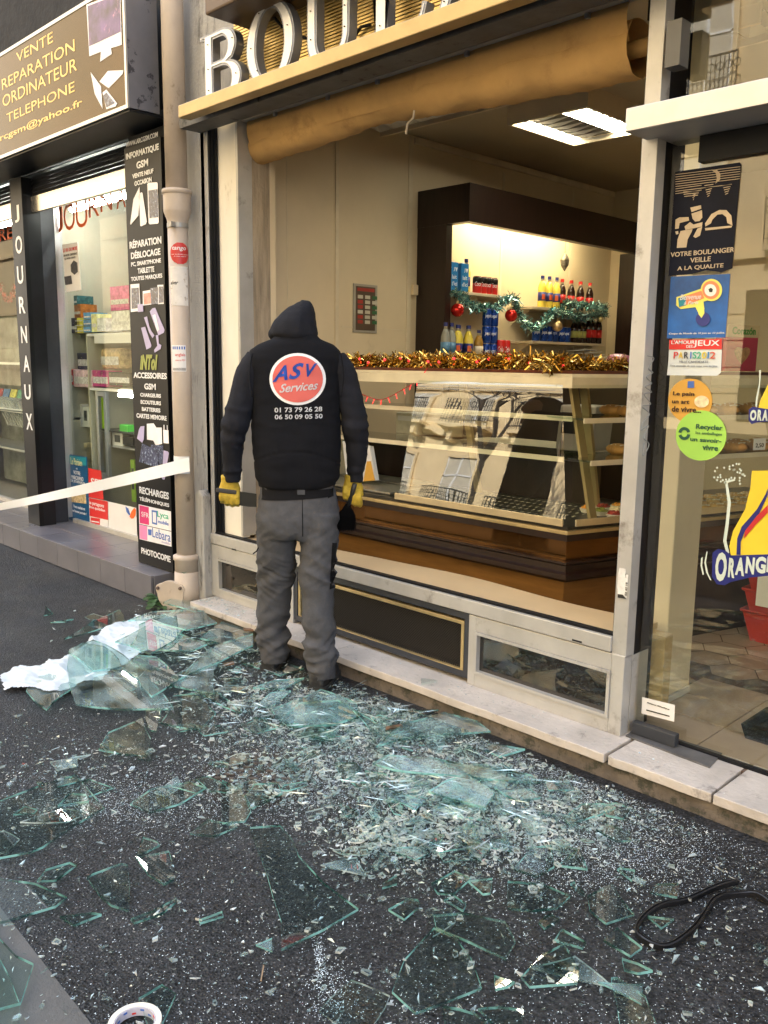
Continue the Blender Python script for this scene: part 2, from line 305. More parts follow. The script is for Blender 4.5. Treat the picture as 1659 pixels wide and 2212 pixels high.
# ================================================================ threshold stones
st = thing('stone_step', 'worn pale stone step running under the broken bakery window', 'step')
sy = 2.62; xs = [-4.24, -3.02, PZ((1304, 1632), .1).x - .0, PZ((1532, 1719), .1).x, .6, 2.6]
for i in range(5):
    s1 = MB(); x0, x1 = xs[i] + (.007 if i > 1 else .003), xs[i + 1] - (.006 if i > 0 else .003); N = 14
    top = []; rnd = random.Random(i)
    fr = [V((x0 + (x1 - x0) * k_ / N + (rnd.uniform(-.004, .004) if k_ in (0, N) else 0), sy + rnd.uniform(-.003, .003), .0)) for k_ in range(N + 1)]
    crk = .03 if i >= 2 else 0
    pts = [V((p.x, p.y, .066)) for p in fr] + [V((x1 - crk * .0, 2.75, .066)), V((x1, 2.95, .066)), V((x0, 2.95, .066))]
    s1.prism(pts, (0, 0, .034)); s1.build('stone_slab', stone, st, bev=.003)
MB().box(-4.22, 2.6, sy + .018, 2.95, 0, .064).build('plinth', mortar, st)
MB().prism([PZ(p, .1) for p in ((1351.6, 1591.3), (1380, 1572), (1560, 1630), (1532, 1660))], (0, 0, .006)).build('slate_insert', M('slate', (.10, .10, .105), .5, var=.3, sc=14), st)
# ================================================================ bakery window frame
fr = thing('shop_window_frame', 'aluminium bakery window frame with its glass gone and a dark panel below', 'window frame')
xl0 = PY((441, 700), YF).x; xl1 = xl0 + .065
xr1 = PY(B5(208, 1000), YF).x; xr0 = PY(B5(72, 1000), YF).x
zs1 = PY((1325, 1375), YF).z; zs0 = PY((1352, 1423), YF).z; ZT = 2.84
zp1, zp0 = PY((1013, 1345), YF).z, .1
a = MB(); a.box(xl0, xl1, YF, YF + .10, zs1, ZT); a.box(xr0, xr1, YF, YF + .06, zs0 - .0, ZT); a.build('upright', alud, fr, bev=.002)
MB().box(xr0 + .004, xr1 - .003, YF + .06, YF + .20, .1, 3.6).build('side_channel', black, fr)
MB().box(xl0, xr0, YF - .012, YF + .05, zs0 + .012, zs1).build('sill_rail', alud, fr, bev=.004)
a = MB(); a.box(xl0, xr0, YF - .004, YF + .02, zs1 - .014, zs1 - .010); 
MB().box(xl1, xr0, YF + .002, YF + .03, zs1 + .001, zs1 + .010).build('bottom_gasket', black, fr)
for p_ in (B3(1268, 598), A8(280, 577)):
    q_ = PY(p_, YF - .013); MB().box(q_.x - .022, q_.x + .022, YF - .0135, YF - .011, q_.z - .0035, q_.z + .0035).build('drain_slot', black, fr, bev=.001)
a = MB(); a.box(xl1, xl1 + .018, YF + .02, YF + .05, zs1, ZT); a.box(xl1, xl1 + .010, YF + .006, YF + .02, zs1, ZT); a.box(xl1 + .018, xl1 + .028, YF + .035, YF + .05, zs1, ZT)
a.box(xr0 - .012, xr0, YF + .02, YF + .09, zs1, ZT); a.build('side_gasket', black, fr)
# lower band: left panel, grille, right panel
def lower_panel(x0, x1, gx0, gx1, gz0, gz1, z1, nm):
    a = MB(); y0 = YF - .006; a.box(x0, gx0 - .012, y0, YF + .05, .1, z1); a.box(gx1 + .012, x1, y0, YF + .05, .1, z1); a.box(gx0 - .012, gx1 + .012, y0, YF + .05, .1, gz0 - .012); a.box(gx0 - .012, gx1 + .012, y0, YF + .05, gz1 + .012, z1)
    a.build('panel_frame', alud, fr, bev=.003)
    a = MB(); a.box(gx0 - .012, gx0, y0 - .007, YF + .03, gz0 - .012, gz1 + .012); a.box(gx1, gx1 + .012, y0 - .007, YF + .03, gz0 - .012, gz1 + .012); a.box(gx0, gx1, y0 - .007, YF + .03, gz0 - .012, gz0); a.box(gx0, gx1, y0 - .007, YF + .03, gz1, gz1 + .012)
    a.build('glazing_bead', alud, fr)
    MB().box(gx0, gx1, YF + .012, YF + .02, gz0, gz1).build('dark_pane', M('dark pane', (.016, .013, .010), .03, var=.2, sc=3, spec=1.0), fr)
vx0 = PY((640, 1290), YF).x - .02; vx1 = PY((1013, 1400), YF).x
lower_panel(vx1, xr1, PY((1033, 1400), YF).x, PY((1312, 1500), YF).x, PY((1312, 1542), YF).z, PY((1312, 1452), YF).z, zs0 + .008, 'r')
lower_panel(xl0, vx0, PY((476, 1240), YF).x, vx0 - .07, PY((477, 1271), YF).z, PY((476, 1211), YF).z, zs0 + .008, 'l')
MB().box(xr0 - .01, xr1, YF + .052, YF + .17, .1, zs0).build('side_channel', alud, fr)
vent = thing('vent_grille', 'black mesh vent with brass frame under the window sill', 'vent')
MB().box(vx0, vx1, YF + .10, YF + .11, .1, zs0).build('backing', black, vent)
a = frame2d(vx0, vx1, .12, zs0 + .008, .028, YF + .0, YF + .05); a.build('steel_frame', navy, vent)
bx0, bx1, bz0, bz1 = vx0 + .03, vx1 - .034, PY((996, 1455), YF).z, PY((996, 1341), YF).z
frame2d(bx0, bx1, bz0, bz1, .017, YF + .004, YF + .03).build('brass_frame', goldd, vent, bev=.002)
a = MB(); st_ = .013; k_ = 0
W_, H_ = bx1 - bx0, bz1 - bz0
for sgn in (1, -1):
    c0 = -H_ if sgn > 0 else 0
    u_ = c0
    while u_ < W_ + (0 if sgn > 0 else H_):
        # diagonal wire clipped to the frame
        if sgn > 0: p0 = (max(u_, 0), max(0, -u_)); p1 = (min(u_ + H_, W_), min(H_, W_ - u_))
        else: p0 = (min(u_, W_), max(0, u_ - W_)); p1 = (max(u_ - H_, 0), min(H_, u_))
        if abs(p1[0] - p0[0]) > .004:
            A_ = V((bx0 + p0[0], YF + .022 + (.0015 if sgn > 0 else 0), bz0 + p0[1])); B_ = V((bx0 + p1[0], A_.y, bz0 + p1[1])); dd = (B_ - A_).normalized(); nn = V((-dd.z, 0, dd.x)) * .0013
            a.obox((A_ + B_) / 2, (B_ - A_) / 2, nn, V((0, .0007, 0)))
        u_ += st_
a.build('wire_mesh', M('dusty wire', (.030, .026, .022), .6, metal=.2), vent)
# ================================================================ inner sill board, shutter box
N = 30; edge = []
for k_ in range(N + 1):
    x = -4.2 + (2.6) * k_ / N; edge.append(V((x, 3.13 + .022 * math.sin(x * 5 + 2) - (.05 if x < -3.2 else 0) * min(1, (-3.2 - x) * 3 if x < -3.2 else 0), zs1 - .012)))
tag(MB().prism([V((-4.2, YF + .035, zs1 - .012)), *edge, V((-1.60, YF + .035, zs1 - .012))], (0, 0, -.025)).build('sill_board', board), 'bare beige display board inside the broken window', 'board')
tag(MB().box(-1.69, -1.52, 3.05, 3.11, .12, .44).build('board_bracket', M('varnished plywood', (.5, .36, .18), .5), None), 'small plywood end showing behind the dark post', 'plywood')
bx = thing('shutter_box', 'peeling white upright box inside the left window post', 'box')
x0 = PY((473, 1000), 2.855).x; x1 = PY((524, 1000), 2.855).x
MB().box(x0, x1, 2.855, 2.90, zs1, 2.79).build('front_board', whitep, bx)
MB().box(x1 - .012, x1 + .006, 2.848, 2.94, zs1 + .01, 2.80).build('edge_trim', alud, bx)
MB().box(x1 - .014, x1 + .004, 2.94, 3.06, zs1 - .01, 2.84).build('side_board', M('weathered wood', (.34, .28, .21), .85, var=.35, sc=6, stretch=(6, 6, .6), bump=.4), bx)
MB().box(XL, x1 + .002, 3.06, 3.10, zs1, 2.97).build('inner_board', cream, bx)
# ================================================================ fascia, gold board, beam
fas = thing('bakery_fascia', 'gold ribbed fascia with gold ledge over the bakery window', 'fascia')
xg0 = PY((385, 250), 2.55).x; zg0 = PY((385, 255), 2.55).z; zg1 = PY((381, 229), 2.55).z
MB().box(xg0, PY((1500, 0), 2.55).x - .25, 2.55, 2.62, zg0, zg1).build('gold_ledge', gold, fas, bev=.004)
MB().box(xg0 + .02, 2.6, 2.62, YF, zg1 - .014, zg1 - .002).build('ledge_top', goldd, fas)
zb0 = PY((640, 212), YF).z
MB().box(xl0, xr1 + .1, YF - .01, YF + .05, 2.79, ZT + .04).build('beam', alud, fas, bev=.003)
MB().box(xl0 + .02, 2.6, 2.66, YF - .01, zg0 - .002, zg1 - .016).build('soffit', M('sooty grey soffit', (.12, .12, .12), .6, var=.3, sc=8, metal=.3, col2=(.02, .02, .02), c2=.58, w2=.1), fas)
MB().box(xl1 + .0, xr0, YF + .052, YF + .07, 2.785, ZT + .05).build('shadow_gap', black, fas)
MB().box(xl1, xr0, YF + .07, YF + .12, 2.73, 2.95).build('inner_beam', M('inner beam', (.42, .40, .35), .5), fas)
MB().box(XL, 3.2, YF + .12, 2.95, 2.9, 3.62).build('blind_header', ceilm, fas)
sx0 = PY(A2(395, 330), 2.78).x; a = MB(); z = zg1 + .004
while z < 3.60: a.box(sx0, 2.6, 2.762, 2.775, z, z + .0095); z += .0145
a.build('ribbed_panel', M('ribbed gold sheet', (.78, .58, .24), .34, metal=.6, var=.2, sc=4), fas)
MB().box(sx0, 2.6, 2.775, 2.795, zg1, 3.61).build('panel_backing', M('dark brass back', (.07, .05, .03), .6), fas)
p0 = PY(A2(185, 100), 2.50)
MB().box(p0.x, 2.6, 2.50, YF, p0.z, 3.61).build('upper_canopy', M('brown varnished canopy', (.11, .065, .035), .45, var=.2, sc=5), fas, bev=.01)
cb = MB()
for pts in ([(590, 60), (650, 130), (690, 175)], [(770, 225), (820, 240), (850, 250)], [(1160, 230), (1200, 175), (1260, 160)], [(530, 0), (560, 20)]):
    cb.tube([PY(A2(*p), 2.745) for p in pts], .007)
cb.build('cable', black, fas)
# neon channel letters
def arc(cx, cy, rx, ry, a0, a1, n=14): return [(cx + rx * math.cos(math.radians(a0 + (a1 - a0) * i / n)), cy + ry * math.sin(math.radians(a0 + (a1 - a0) * i / n))) for i in range(n + 1)]
LET = {
 'B': [[(-.06, 1), (-.06, .95), (.06, .93), (.06, 0), (.55, 0)] + arc(.62, .27, .38, .27, -85, 75, 12) + [(.78, .55)] + arc(.55, .75, .33, .25, -30, 90, 10),
       [(.28, .90)] + [(.5, .90)] + arc(.5, .74, .16, .16, 80, -80, 8) + [(.28, .58)], [(.28, .49), (.5, .49)] + arc(.55, .28, .2, .2, 80, -80, 8) + [(.28, .08)]],
 'O': [arc(.5, .5, .5, .5, 0, 350, 30), arc(.5, .5, .29, .40, 0, 350, 30)],
 'U': [[(-.05, 1), (-.05, .95), (.05, .94), (.05, .4)] + arc(.5, .36, .45, .36, 180, 360, 16) + [(.95, .94), (1.05, .95), (1.05, 1), (.72, 1), (.72, .95), (.80, .94), (.80, .40)] + arc(.53, .36, .27, .25, 0, -180, 14) + [(.26, .94), (.36, .95), (.36, 1)]],
 'L': [[(-.05, 1), (-.05, .95), (.08, .94), (.08, .06), (-.05, .05), (-.05, 0), (.95, 0), (1.05, .28), (1.0, .30)] + arc(.72, .30, .24, .22, 0, -90, 6) + [(.33, .08), (.33, .94), (.46, .95), (.46, 1)]],
 'A': [[(-.08, 0), (-.08, .05), (.02, .06), (.42, 1), (.58, 1), (1.0, .06), (1.08, .05), (1.08, 0), (.68, 0), (.68, .05), (.76, .06), (.68, .27), (.28, .27), (.19, .06), (.26, .05), (.26, 0)], [(.32, .35), (.65, .35), (.485, .75)]]}
facem = M('white enamel letter face', (.74, .76, .82), .3, var=.06, metal=.3, col2=(.5, .5, .52), c2=.7, w2=.1); rimm = M('zinc letter rim', (.24, .26, .32), .35, metal=.6)
def letter(ch, x0, x1, z0, z1, y, depth, face, rim, parent, name):
    def outline(shrink, ext, nm, mt, yy, bevel=0):
        cu = bpy.data.curves.new(nm, 'CURVE'); cu.dimensions = '2D'; cu.fill_mode = 'BOTH'; cu.extrude = ext; cu.offset = shrink
        for sp in LET[ch]:
            s_ = cu.splines.new('POLY'); s_.points.add(len(sp) - 1); s_.use_cyclic_u = True
            for i, (u, v_) in enumerate(sp): s_.points[i].co = (u * (x1 - x0), v_ * (z1 - z0), 0, 1)
        o = bpy.data.objects.new(nm, cu); COL.objects.link(o); dg = bpy.context.evaluated_depsgraph_get(); me = bpy.data.meshes.new_from_object(o.evaluated_get(dg)); bpy.data.objects.remove(o)
        for v in me.vertices: v.co = V((x0 + v.co.x, yy - v.co.z, z0 + v.co.y))
        me.materials.clear(); me.materials.append(mt); o = bpy.data.objects.new(nm, me); COL.objects.link(o); return o
    r = outline(0, depth / 2, name, rim, y + depth / 2); f = outline(-.011, .003, 'letter_face', face, y - .001); f.parent = r
    return r
zl0 = zg1 + .0; yl = 2.655; zl1 = PY(A2(150, 250), yl).z
def lx(p): return PY(A2(*p), yl).x
specs = [('B', lx((172, 400)), lx((425, 450)), zl1), ('O', lx((455, 250)), lx((768, 230)), zl1 + .03), ('U', lx((835, 150)), lx((1140, 150)), zl1), ('L', lx((1262, 100)), lx((1262, 100)) + .30, zl1), ('A', lx((1262, 100)) + .36, lx((1262, 100)) + .68, zl1)]
names_ = {'B': 'first white metal letter B on the gold ledge', 'O': 'white metal letter O in front of the gold ribs', 'U': 'white metal letter U in front of the gold ribs', 'L': 'white metal letter L cut by the top edge of the view', 'A': 'white metal letter A, rightmost, only its foot in view'}
for ch, x0, x1, zt in specs:
    o = letter(ch, x0, x1, zl0 - (.02 if ch in 'OU' else 0), zt, yl, .045, facem, rimm, None, 'sign_letter'); tag(o, names_[ch], 'sign letter', 'metal letters over the bakery')
    a = MB(); rr = random.Random(ord(ch))
    # bulb sockets and screws
    pos = {'B': [(.17, .85), (.17, .5), (.17, .2), (.8, .8), (.88, .3)], 'O': [(.12, .5), (.5, .05), (.88, .6), (.7, .12), (.25, .2), (.3, .88)], 'U': [(.15, .7), (.15, .35), (.87, .6), (.5, .06), (.87, .35)], 'L': [(.2, .2), (.2, .5), (.7, .1)], 'A': [(.15, .2), (.85, .2)]}[ch]
    for u, v_ in pos: a.lathe([(.0028, 0), (.0028, .005), (.001, .006)], (x0 + u * (x1 - x0), yl - .004, zl0 + v_ * (zt - zl0)), 8, ax=V((0, -1, 0)))
    a.build('screw', ink, o)
# ================================================================ canvas blind
def blind():
    root = thing('roller_blind', 'rolled ochre canvas awning hanging across the window top', 'awning')
    canv = M('ochre canvas', (.58, .36, .14), .9, var=.16, sc=3, bump=.5, bsc=9, col2=(.38, .22, .08), c2=.54, w2=.2)
    x0, x1 = PY((562, 300), 3.0).x, PY((1383, 120), 3.0).x; N = 90; n = 28; rings = []
    for i in range(N + 1):
        t = i / N; x = x0 + (x1 - x0) * t
        seam = math.exp(-((t - .385) / .008) ** 2); r = .085 + .012 * t - .012 * seam
        r += .006 * t; bt = [2.538, 2.545, 2.560, 2.578, 2.572, 2.545, 2.525, 2.512, 2.503]; r *= .95; bi = min(t * 8, 7.999); zc = bt[int(bi)] + (bt[int(bi) + 1] - bt[int(bi)]) * (bi % 1) + r; ring = []
        for q in range(n):
            a = 2 * math.pi * q / n; rr = r * (1 + .07 * noise.noise(V((t * 14, math.cos(a) * 1.5, math.sin(a) * 1.5))) + .10 * max(0, .35 - abs(noise.noise(V((t * 26 + math.sin(a) * 2.2, math.cos(a) * 1.3, 2))))) * (1.2 - math.sin(a)))
            ring.append(V((x, 3.0 + rr * math.cos(a), zc + rr * math.sin(a))))
        rings.append(ring)
    MB().loft(rings, cap=False).build('canvas_roll', canv, root, smooth=True)
    a = MB(); rows = []
    for i in range(61):
        t = i / 60; x = x0 + .02 + (x1 - x0 - .02) * t; r = []
        for j in range(9):
            u = j / 8; y = 2.905 + .0 * u; z = 2.80 - u * .19 + .012 * noise.noise(V((t * 18, u, 0)))
            y = 2.935 - .03 * math.sin(u * math.pi) + .008 * noise.noise(V((t * 25, u * 2, 4)))- .015 * u; r.append(V((x, y, z)))
        rows.append(r)
    k0 = [v for r in rows for v in r]; a.add(k0, [(i * 9 + j, (i + 1) * 9 + j, (i + 1) * 9 + j + 1, i * 9 + j + 1) for i in range(60) for j in range(8)])
    a.build('canvas_flap', canv, root, smooth=True)
    a = MB()
    for t in (.12, .3, .45, .68, .93):
        x = x0 + (x1 - x0) * t; a.box(x - .009, x + .009, 2.885, 2.90, 2.71, 2.745)
    a.build('clip', alu, root)
    MB().tube([(x1 - .1, 3.0, 2.6), (x1 + .1, 3.0, 2.6)], .03, 14).build('roller_tube', canv, root, smooth=True)
    MB().tube([PY(p, 2.89) for p in ((895, 238), (893, 255), (880, 268), (877, 290))], .005).build('tie_cord', M('cord', (.45, .38, .3), .8), root)
    MB().box(x1 + .06, x1 + .13, 2.93, 3.06, 2.66, 2.8).build('end_bracket', blackm, root)
blind()
# ================================================================ bright channel over the door, upper glass
tr = thing('door_transom', 'shining satin metal channel across the top of the glass door', 'transom')
ztb = PY((1350, 285), 2.66); 
MB().box(ztb.x, 2.4, 2.66, 2.672, ztb.z, PY((1350, 235), 2.66).z).build('front_channel', alu, tr, bev=.002)
MB().box(ztb.x, 2.4, 2.672, 2.95, ztb.z - .0, ztb.z + .012).build('channel_soffit', M('grey painted soffit', (.42, .41, .40), .5, var=.15, sc=4, col2=(.12, .11, .1), c2=.64, w2=.12), tr)
MB().box(ztb.x + .16, ztb.x + .48, 2.86, 2.90, ztb.z - .085, ztb.z - .002).build('rail_box', black, tr)
MB().box(PY((1468, 30), 2.8).x - .02, PY((1500, 30), 2.8).x - .02, 2.76, 2.82, PY((1470, 148), 2.8).z, PY((1470, 50), 2.8).z).build('sensor_box', M('grey sensor', (.10, .10, .10), .4), tr)
shopglass = glass('shop glass', (.93, .96, .94), 2.3, 0, wave=.012)
upper = tag(MB().box(xr1 + .06, 2.4, 2.86, 2.866, ztb.z + .05, 3.6).build('transom_glass', shopglass, None), 'upper pane over the door mirroring the sunlit balcony opposite', 'window pane')
door = thing('glass_door', 'large clear glass shop door carrying stickers', 'door')
MB().box(xr1 + .01, 2.4, 2.885, 2.893, .108, ztb.z).build('pane', shopglass, door)
MB().box(xr1 + .02, 2.4, 2.88, 2.90, .100, .112).build('bottom_seal', black, door)
p0, p1 = PZ((1377, 1577), .106), PZ((1474, 1606), .106)
MB().box(p0.x, p1.x, 2.84, 2.872, .106, .155).build('guide_block', navy, door, bev=.004)
# ================================================================ building across the street (seen in every reflection)
def opposite():
    root = thing('facade_opposite', 'sunlit cream apartment building across the street, mirrored in the shop glass', 'building')
    st_ = M('sunlit limestone', (.76, .60, .36), .85, var=.1, sc=1.2, bump=.1); sh = M('pale window shutter', (.55, .50, .40), .6); gl_ = M('window glass', (.05, .05, .05), .3, spec=.12); ir = M('wrought iron', (.02, .02, .02), .5); rf = M('zinc roof', (.16, .17, .19), .45, metal=.4)
    Y0 = -14.0; MB().box(-60, 26, Y0 - 8, Y0, 0, 21.5).build('wall', st_, root)
    a = MB()
    for z in (3.9, 7.0, 10.1, 13.2, 16.3): a.box(-60, 26, Y0, Y0 + .18, z - .02, z + .12)
    for z in (.9, 1.5, 2.1, 2.7): a.box(-60, 26, Y0, Y0 + .03, z, z + .5)
    a.build('string_course', st_, root); MB().box(-60, 26, Y0, Y0 + .55, 21.2, 21.6).build('cornice', st_, root)
    MB().add([(-60, Y0, 21.6), (26, Y0, 21.6), (26, Y0 - 3, 24.5), (-60, Y0 - 3, 24.5)], [(0, 1, 2, 3)]).build('roof', rf, root)
    def window(x, z, w_, h_):
        a = MB(); a.box(x - w_ / 2 - .14, x - w_ / 2, Y0, Y0 + .08, z, z + h_ + .14); a.box(x + w_ / 2, x + w_ / 2 + .14, Y0, Y0 + .08, z, z + h_ + .14); a.box(x - w_ / 2, x + w_ / 2, Y0, Y0 + .08, z + h_, z + h_ + .14)
        o = a.build('window', st_, root)
        a = MB(); a.box(x - w_ / 2, x + w_ / 2, Y0 + .01, Y0 + .02, z, z + h_); a.build('pane', sh, o)
        a = MB(); a.box(x - .03, x + .03, Y0 + .02, Y0 + .05, z, z + h_); a.box(x - w_ / 2, x - w_ / 2 + .05, Y0 + .02, Y0 + .05, z, z + h_); a.box(x + w_ / 2 - .05, x + w_ / 2, Y0 + .02, Y0 + .05, z, z + h_); a.box(x - w_ / 2, x + w_ / 2, Y0 + .02, Y0 + .05, z + h_ * .72, z + h_ * .72 + .05); a.build('sash', white, o)
    def balcony(x, z):
        a = MB(); a.box(x - .95, x + .95, Y0, Y0 + .55, z - .12, z); a.box(x - .7, x - .5, Y0, Y0 + .4, z - .4, z - .12); a.box(x + .5, x + .7, Y0, Y0 + .4, z - .4, z - .12); o = a.build('balcony', st_, root)
        a = MB(); a.box(x - .93, x + .93, Y0 + .50, Y0 + .53, z + .92, z + .96); a.box(x - .93, x + .93, Y0 + .50, Y0 + .53, z + .1, z + .13)
        for k_ in range(20):
            xx = x - .93 + k_ * .098; a.box(xx - .008, xx + .008, Y0 + .505, Y0 + .525, z, z + .94)
            if k_ % 2: 
                for q in range(8):
                    t0, t1 = q * math.pi / 4, (q + 1) * math.pi / 4; c = V((xx, Y0 + .515, z + .70)); r_ = .085
                    p, q_ = c + V((math.cos(t0) * r_, 0, math.sin(t0) * r_)), c + V((math.cos(t1) * r_, 0, math.sin(t1) * r_)); a.tube([p, q_], .011, 4)
        a.build('railing', ir, o)
    for fl_, z in enumerate((4.1, 7.2, 10.3, 13.4, 16.5)):
        for k_ in range(15):
            x = -26 + k_ * 2.7
            window(x, z, 1.15, 2.15)
            if z < 14: balcony(x, z)
    a = MB()
    for k_ in range(8): a.box(-20.5 + k_ * 4, -17.4 + k_ * 4, Y0 - .02, Y0 + .04, .3, 3.2)
    a.build('shopfront', blackm, root)
opposite()
# a bare street tree across the road
def tree():
    root = thing('street_tree', 'bare winter tree on the far pavement, mirrored in the counter glass', 'tree'); bark = M('bark', (.06, .05, .04), .9, var=.3)
    a = MB(); rr = random.Random(5)
    def br(p, d, L, r, dep):
        q = p + d * L * .5 + V((rr.uniform(-.05, .05), 0, 0)) * L; e = p + d * L; a.tube([p, q, e], [r, r * .85, r * .7], 6)
        if dep == 0: return
        for _ in range(3): 
            nd = (d + V((rr.uniform(-.7, .7), rr.uniform(-.7, .7), rr.uniform(-.15, .5)))).normalized(); br(e, nd, L * .72, r * .62, dep - 1)
    b0 = V((-13.5, -9.6, 0)); MB().tube([b0, b0 + V((0, 0, 3))], [.16, .13], 10).build('trunk', bark, root)
    br(b0 + V((0, 0, 3)), V((0, 0, 1)), 1.9, .12, 5); a.build('branches', bark, root)
tree()
# ================================================================ the phone shop on the left
shop = thing('phone_shop', 'black fronted phone and newspaper shop left of the drainpipe', 'shop')
YG = 3.10
xc0, xc1 = -6.89, -6.68; xp0 = PY((300, 1213), 2.75).x; xp1 = PY((374, 1228), 2.75).x
MB().box(-9.6, -4.64, 3.0, 3.3, 2.88, 3.62).build('lintel', blackm, shop)
MB().box(-32, -4.64, YF - .02, 3.3, 2.885, 3.62).build('upper_front', M('dark upper wall', (.03, .03, .03), .9, var=.4, sc=5), shop)
MB().box(-9.6, -4.64, 3.3, 6.2, 2.885, 3.0).build('ceiling', M('shop ceiling', (.55, .55, .52), .7), shop)
shw = M('shop wall', (.50, .48, .38), .7, var=.08)
MB().box(-9.6, -4.4, 6.0, 6.2, .17, 2.9).build('back_wall', shw, shop)
MB().box(-9.8, -9.6, YG, 6.2, .0, 3.6).build('end_wall', shw, shop); MB().box(-4.66, -4.55, 3.0, 6.2, .0, 3.6).build('end_wall', shw, shop)
MB().box(-7.12, -6.95, YG + .03, 4.5, .17, 2.88).build('partition', shw, shop)
MB().box(-9.6, -4.66, YG, 6.2, .15, .172).build('shop_floor', M('shop floor', (.16, .155, .15), .4), shop)
MB().box(xc1 - .005, -4.66, YG - .03, YG + .02, .172, .205).build('window_sill', alud, shop)
MB().box(-9.6, xc0, YG - .03, YG + .02, .172, .205).build('window_sill', alud, shop)
MB().box(xc1 - .085, xc1 - .06, YG - .04, YG + .02, .205, 2.88).build('window_post', alu, shop)
MB().box(xc1 - .075, -4.66, YG, YG + .006, .205, 2.88).build('window_pane', glass('phone shop glass', (.92, .95, .93), 0.6, 0, wave=.012), shop)
MB().box(-9.6, xc0, YG, YG + .006, .205, 2.88).build('window_pane', MATS['phone shop glass'], shop)
# column with the vertical word
col = thing('news_column', 'black column reading JOURNAUX downwards', 'sign column')
MB().box(xc0, xc1, 2.795, 2.83, .172, 2.80).build('panel', M('black satin panel', (.008, .008, .009), .4, spec=.2, var=.2, sc=3), col)
MB().box(xc0 + .003, xc1 - .002, 2.83, 2.93, .172, 2.80).build('post', blackm, col); MB().box(xc0 + .003, xc1 - .065, 2.93, YG - .04, .172, 2.80).build('rear_post', navy, col)
for ch, (x, y0, y1, wd) in zip('JOURNAUX', [(145, 375, 520, 38), (160, 630, 780, 55), (172, 880, 1030, 50), (187, 1135, 1275, 50), (203, 1380, 1520, 48), (223, 1625, 1760, 50), (232, 1865, 1990, 50), (0, 0, 0, 0)]):
    if ch == 'X': TX('X', A6(197, 515), A6(243, 520), A6(197, 395), 2.793, lt, col, bold=.02); continue
    TX(ch, A5(x - wd / 2, y1), A5(x + wd / 2, y1 - 4), A5(x - wd / 2, y0), 2.793, lt, col, bold=.02)
# tall accessory panel
gp = thing('accessory_panel', 'tall black panel listing phone repairs between window and drainpipe', 'sign panel')
MB().box(xp0, xp1, 2.75, 2.78, .176, PY(C2(40, 262), 2.75).z).build('panel', M('glossy black print', (.008, .008, .009), .38, var=.2, sc=3, spec=.18), gp)
MB().box(xp0 - .0, xp1 + .10, 2.782, 3.0, .172, 2.80).build('post', blackm, gp)
def T2(s, bl, br, ty, **k_): k_['bold'] = k_.get('bold', .012) + .018; TX(s, C2(*bl), C2(*br), C2(bl[0], ty), 2.7475, lt, gp, **k_)
def T3(s, bl, br, ty, mt=lt, **k_): k_['bold'] = k_.get('bold', .012) + .018; TX(s, C3(*bl), C3(*br), C3(bl[0], ty), 2.7475, mt, gp, **k_)
T2('WWW.ARCGSM.COM', (52, 250), (348, 158), 205, bold=0)
T2('INFORMATIQUE', (57, 377), (358, 285), 310); T2('GSM', (153, 452), (260, 422), 385); T2('VENTE NEUF', (115, 540), (308, 492), 498); T2('OCCASION', (135, 607), (292, 572), 562)
T2('RÉPARATION', (90, 1187), (382, 1140), 1105); T2('DÉBLOCAGE', (103, 1286), (373, 1240), 1210); T2('PC, SMARTPHONE', (104, 1358), (378, 1320), 1312); T2('TABLETTE', (165, 1420), (316, 1395), 1370); T2('TOUTES MARQUES', (103, 1493), (390, 1460), 1448)
T3('ACCESSOIRES', (126, 316), (432, 322), 262); T3('GSM', (225, 420), (330, 422), 364); T3('CHARGEURS', (188, 488), (377, 494), 453); T3('ECOUTEURS', (192, 556), (378, 561), 520); T3('BATTERIES', (203, 622), (372, 627), 585); T3('CARTES MEMOIRE', (153, 682), (430, 704), 640)
T3('RECHARGES', (180, 1385), (450, 1424), 1322); T3('TÉLÉPHONIQUES', (180, 1455), (453, 1500), 1410); T3('PHOTOCOPIE', (198, 1935), (466, 2008), 1880)
lil = M('lilac print', (.42, .38, .62), .4); wht = M('white print', (.82, .82, .88), .4); scr = M('dark phone screen', (.05, .06, .12), .2, var=.6, sc=30, col2=(.3, .4, .6), c2=.55)
def cards(zmf, mt, nm, *polys, y=2.7478):
    for pl in polys: card([zmf(*p) for p in pl], y, mt, nm, gp, th=.0008)
cards(C2, wht, 'phone_picture', [(253, 590), (262, 578), (340, 574), (348, 585), (358, 940), (350, 955), (275, 962), (265, 950)])
cards(C2, scr, 'phone_picture', [(262, 650), (345, 636), (352, 895), (272, 905)], y=2.7465)
cards(C2, wht, 'phone_picture', [(180, 615), (183, 680), (170, 880), (100, 965), (95, 955), (125, 730)], [(175, 690), (195, 665), (208, 672), (248, 935), (240, 960), (195, 980), (188, 975)])
cards(C2, wht, 'phone_picture', [(97, 1515), (178, 1508), (190, 1760), (100, 1770)], [(210, 1578), (290, 1565), (292, 1700), (213, 1710)], [(345, 1520), (400, 1518), (405, 1695), (350, 1698)])
cards(C2, scr, 'phone_picture', [(105, 1550), (172, 1545), (180, 1730), (108, 1740)], [(278, 1550), (350, 1540), (350, 1695), (290, 1700)], [(358, 1535), (396, 1535), (400, 1680), (360, 1685)], y=2.7465)
cards(C2, M('orange screen', (.7, .3, .25), .4, var=.5, sc=20), 'phone_picture', [(218, 1600), (283, 1590), (286, 1690), (220, 1700)], y=2.7465)
cards(C2, lil, 'padlock_picture', [(162, 1700), (212, 1695), (215, 1765), (165, 1770)], y=2.746)
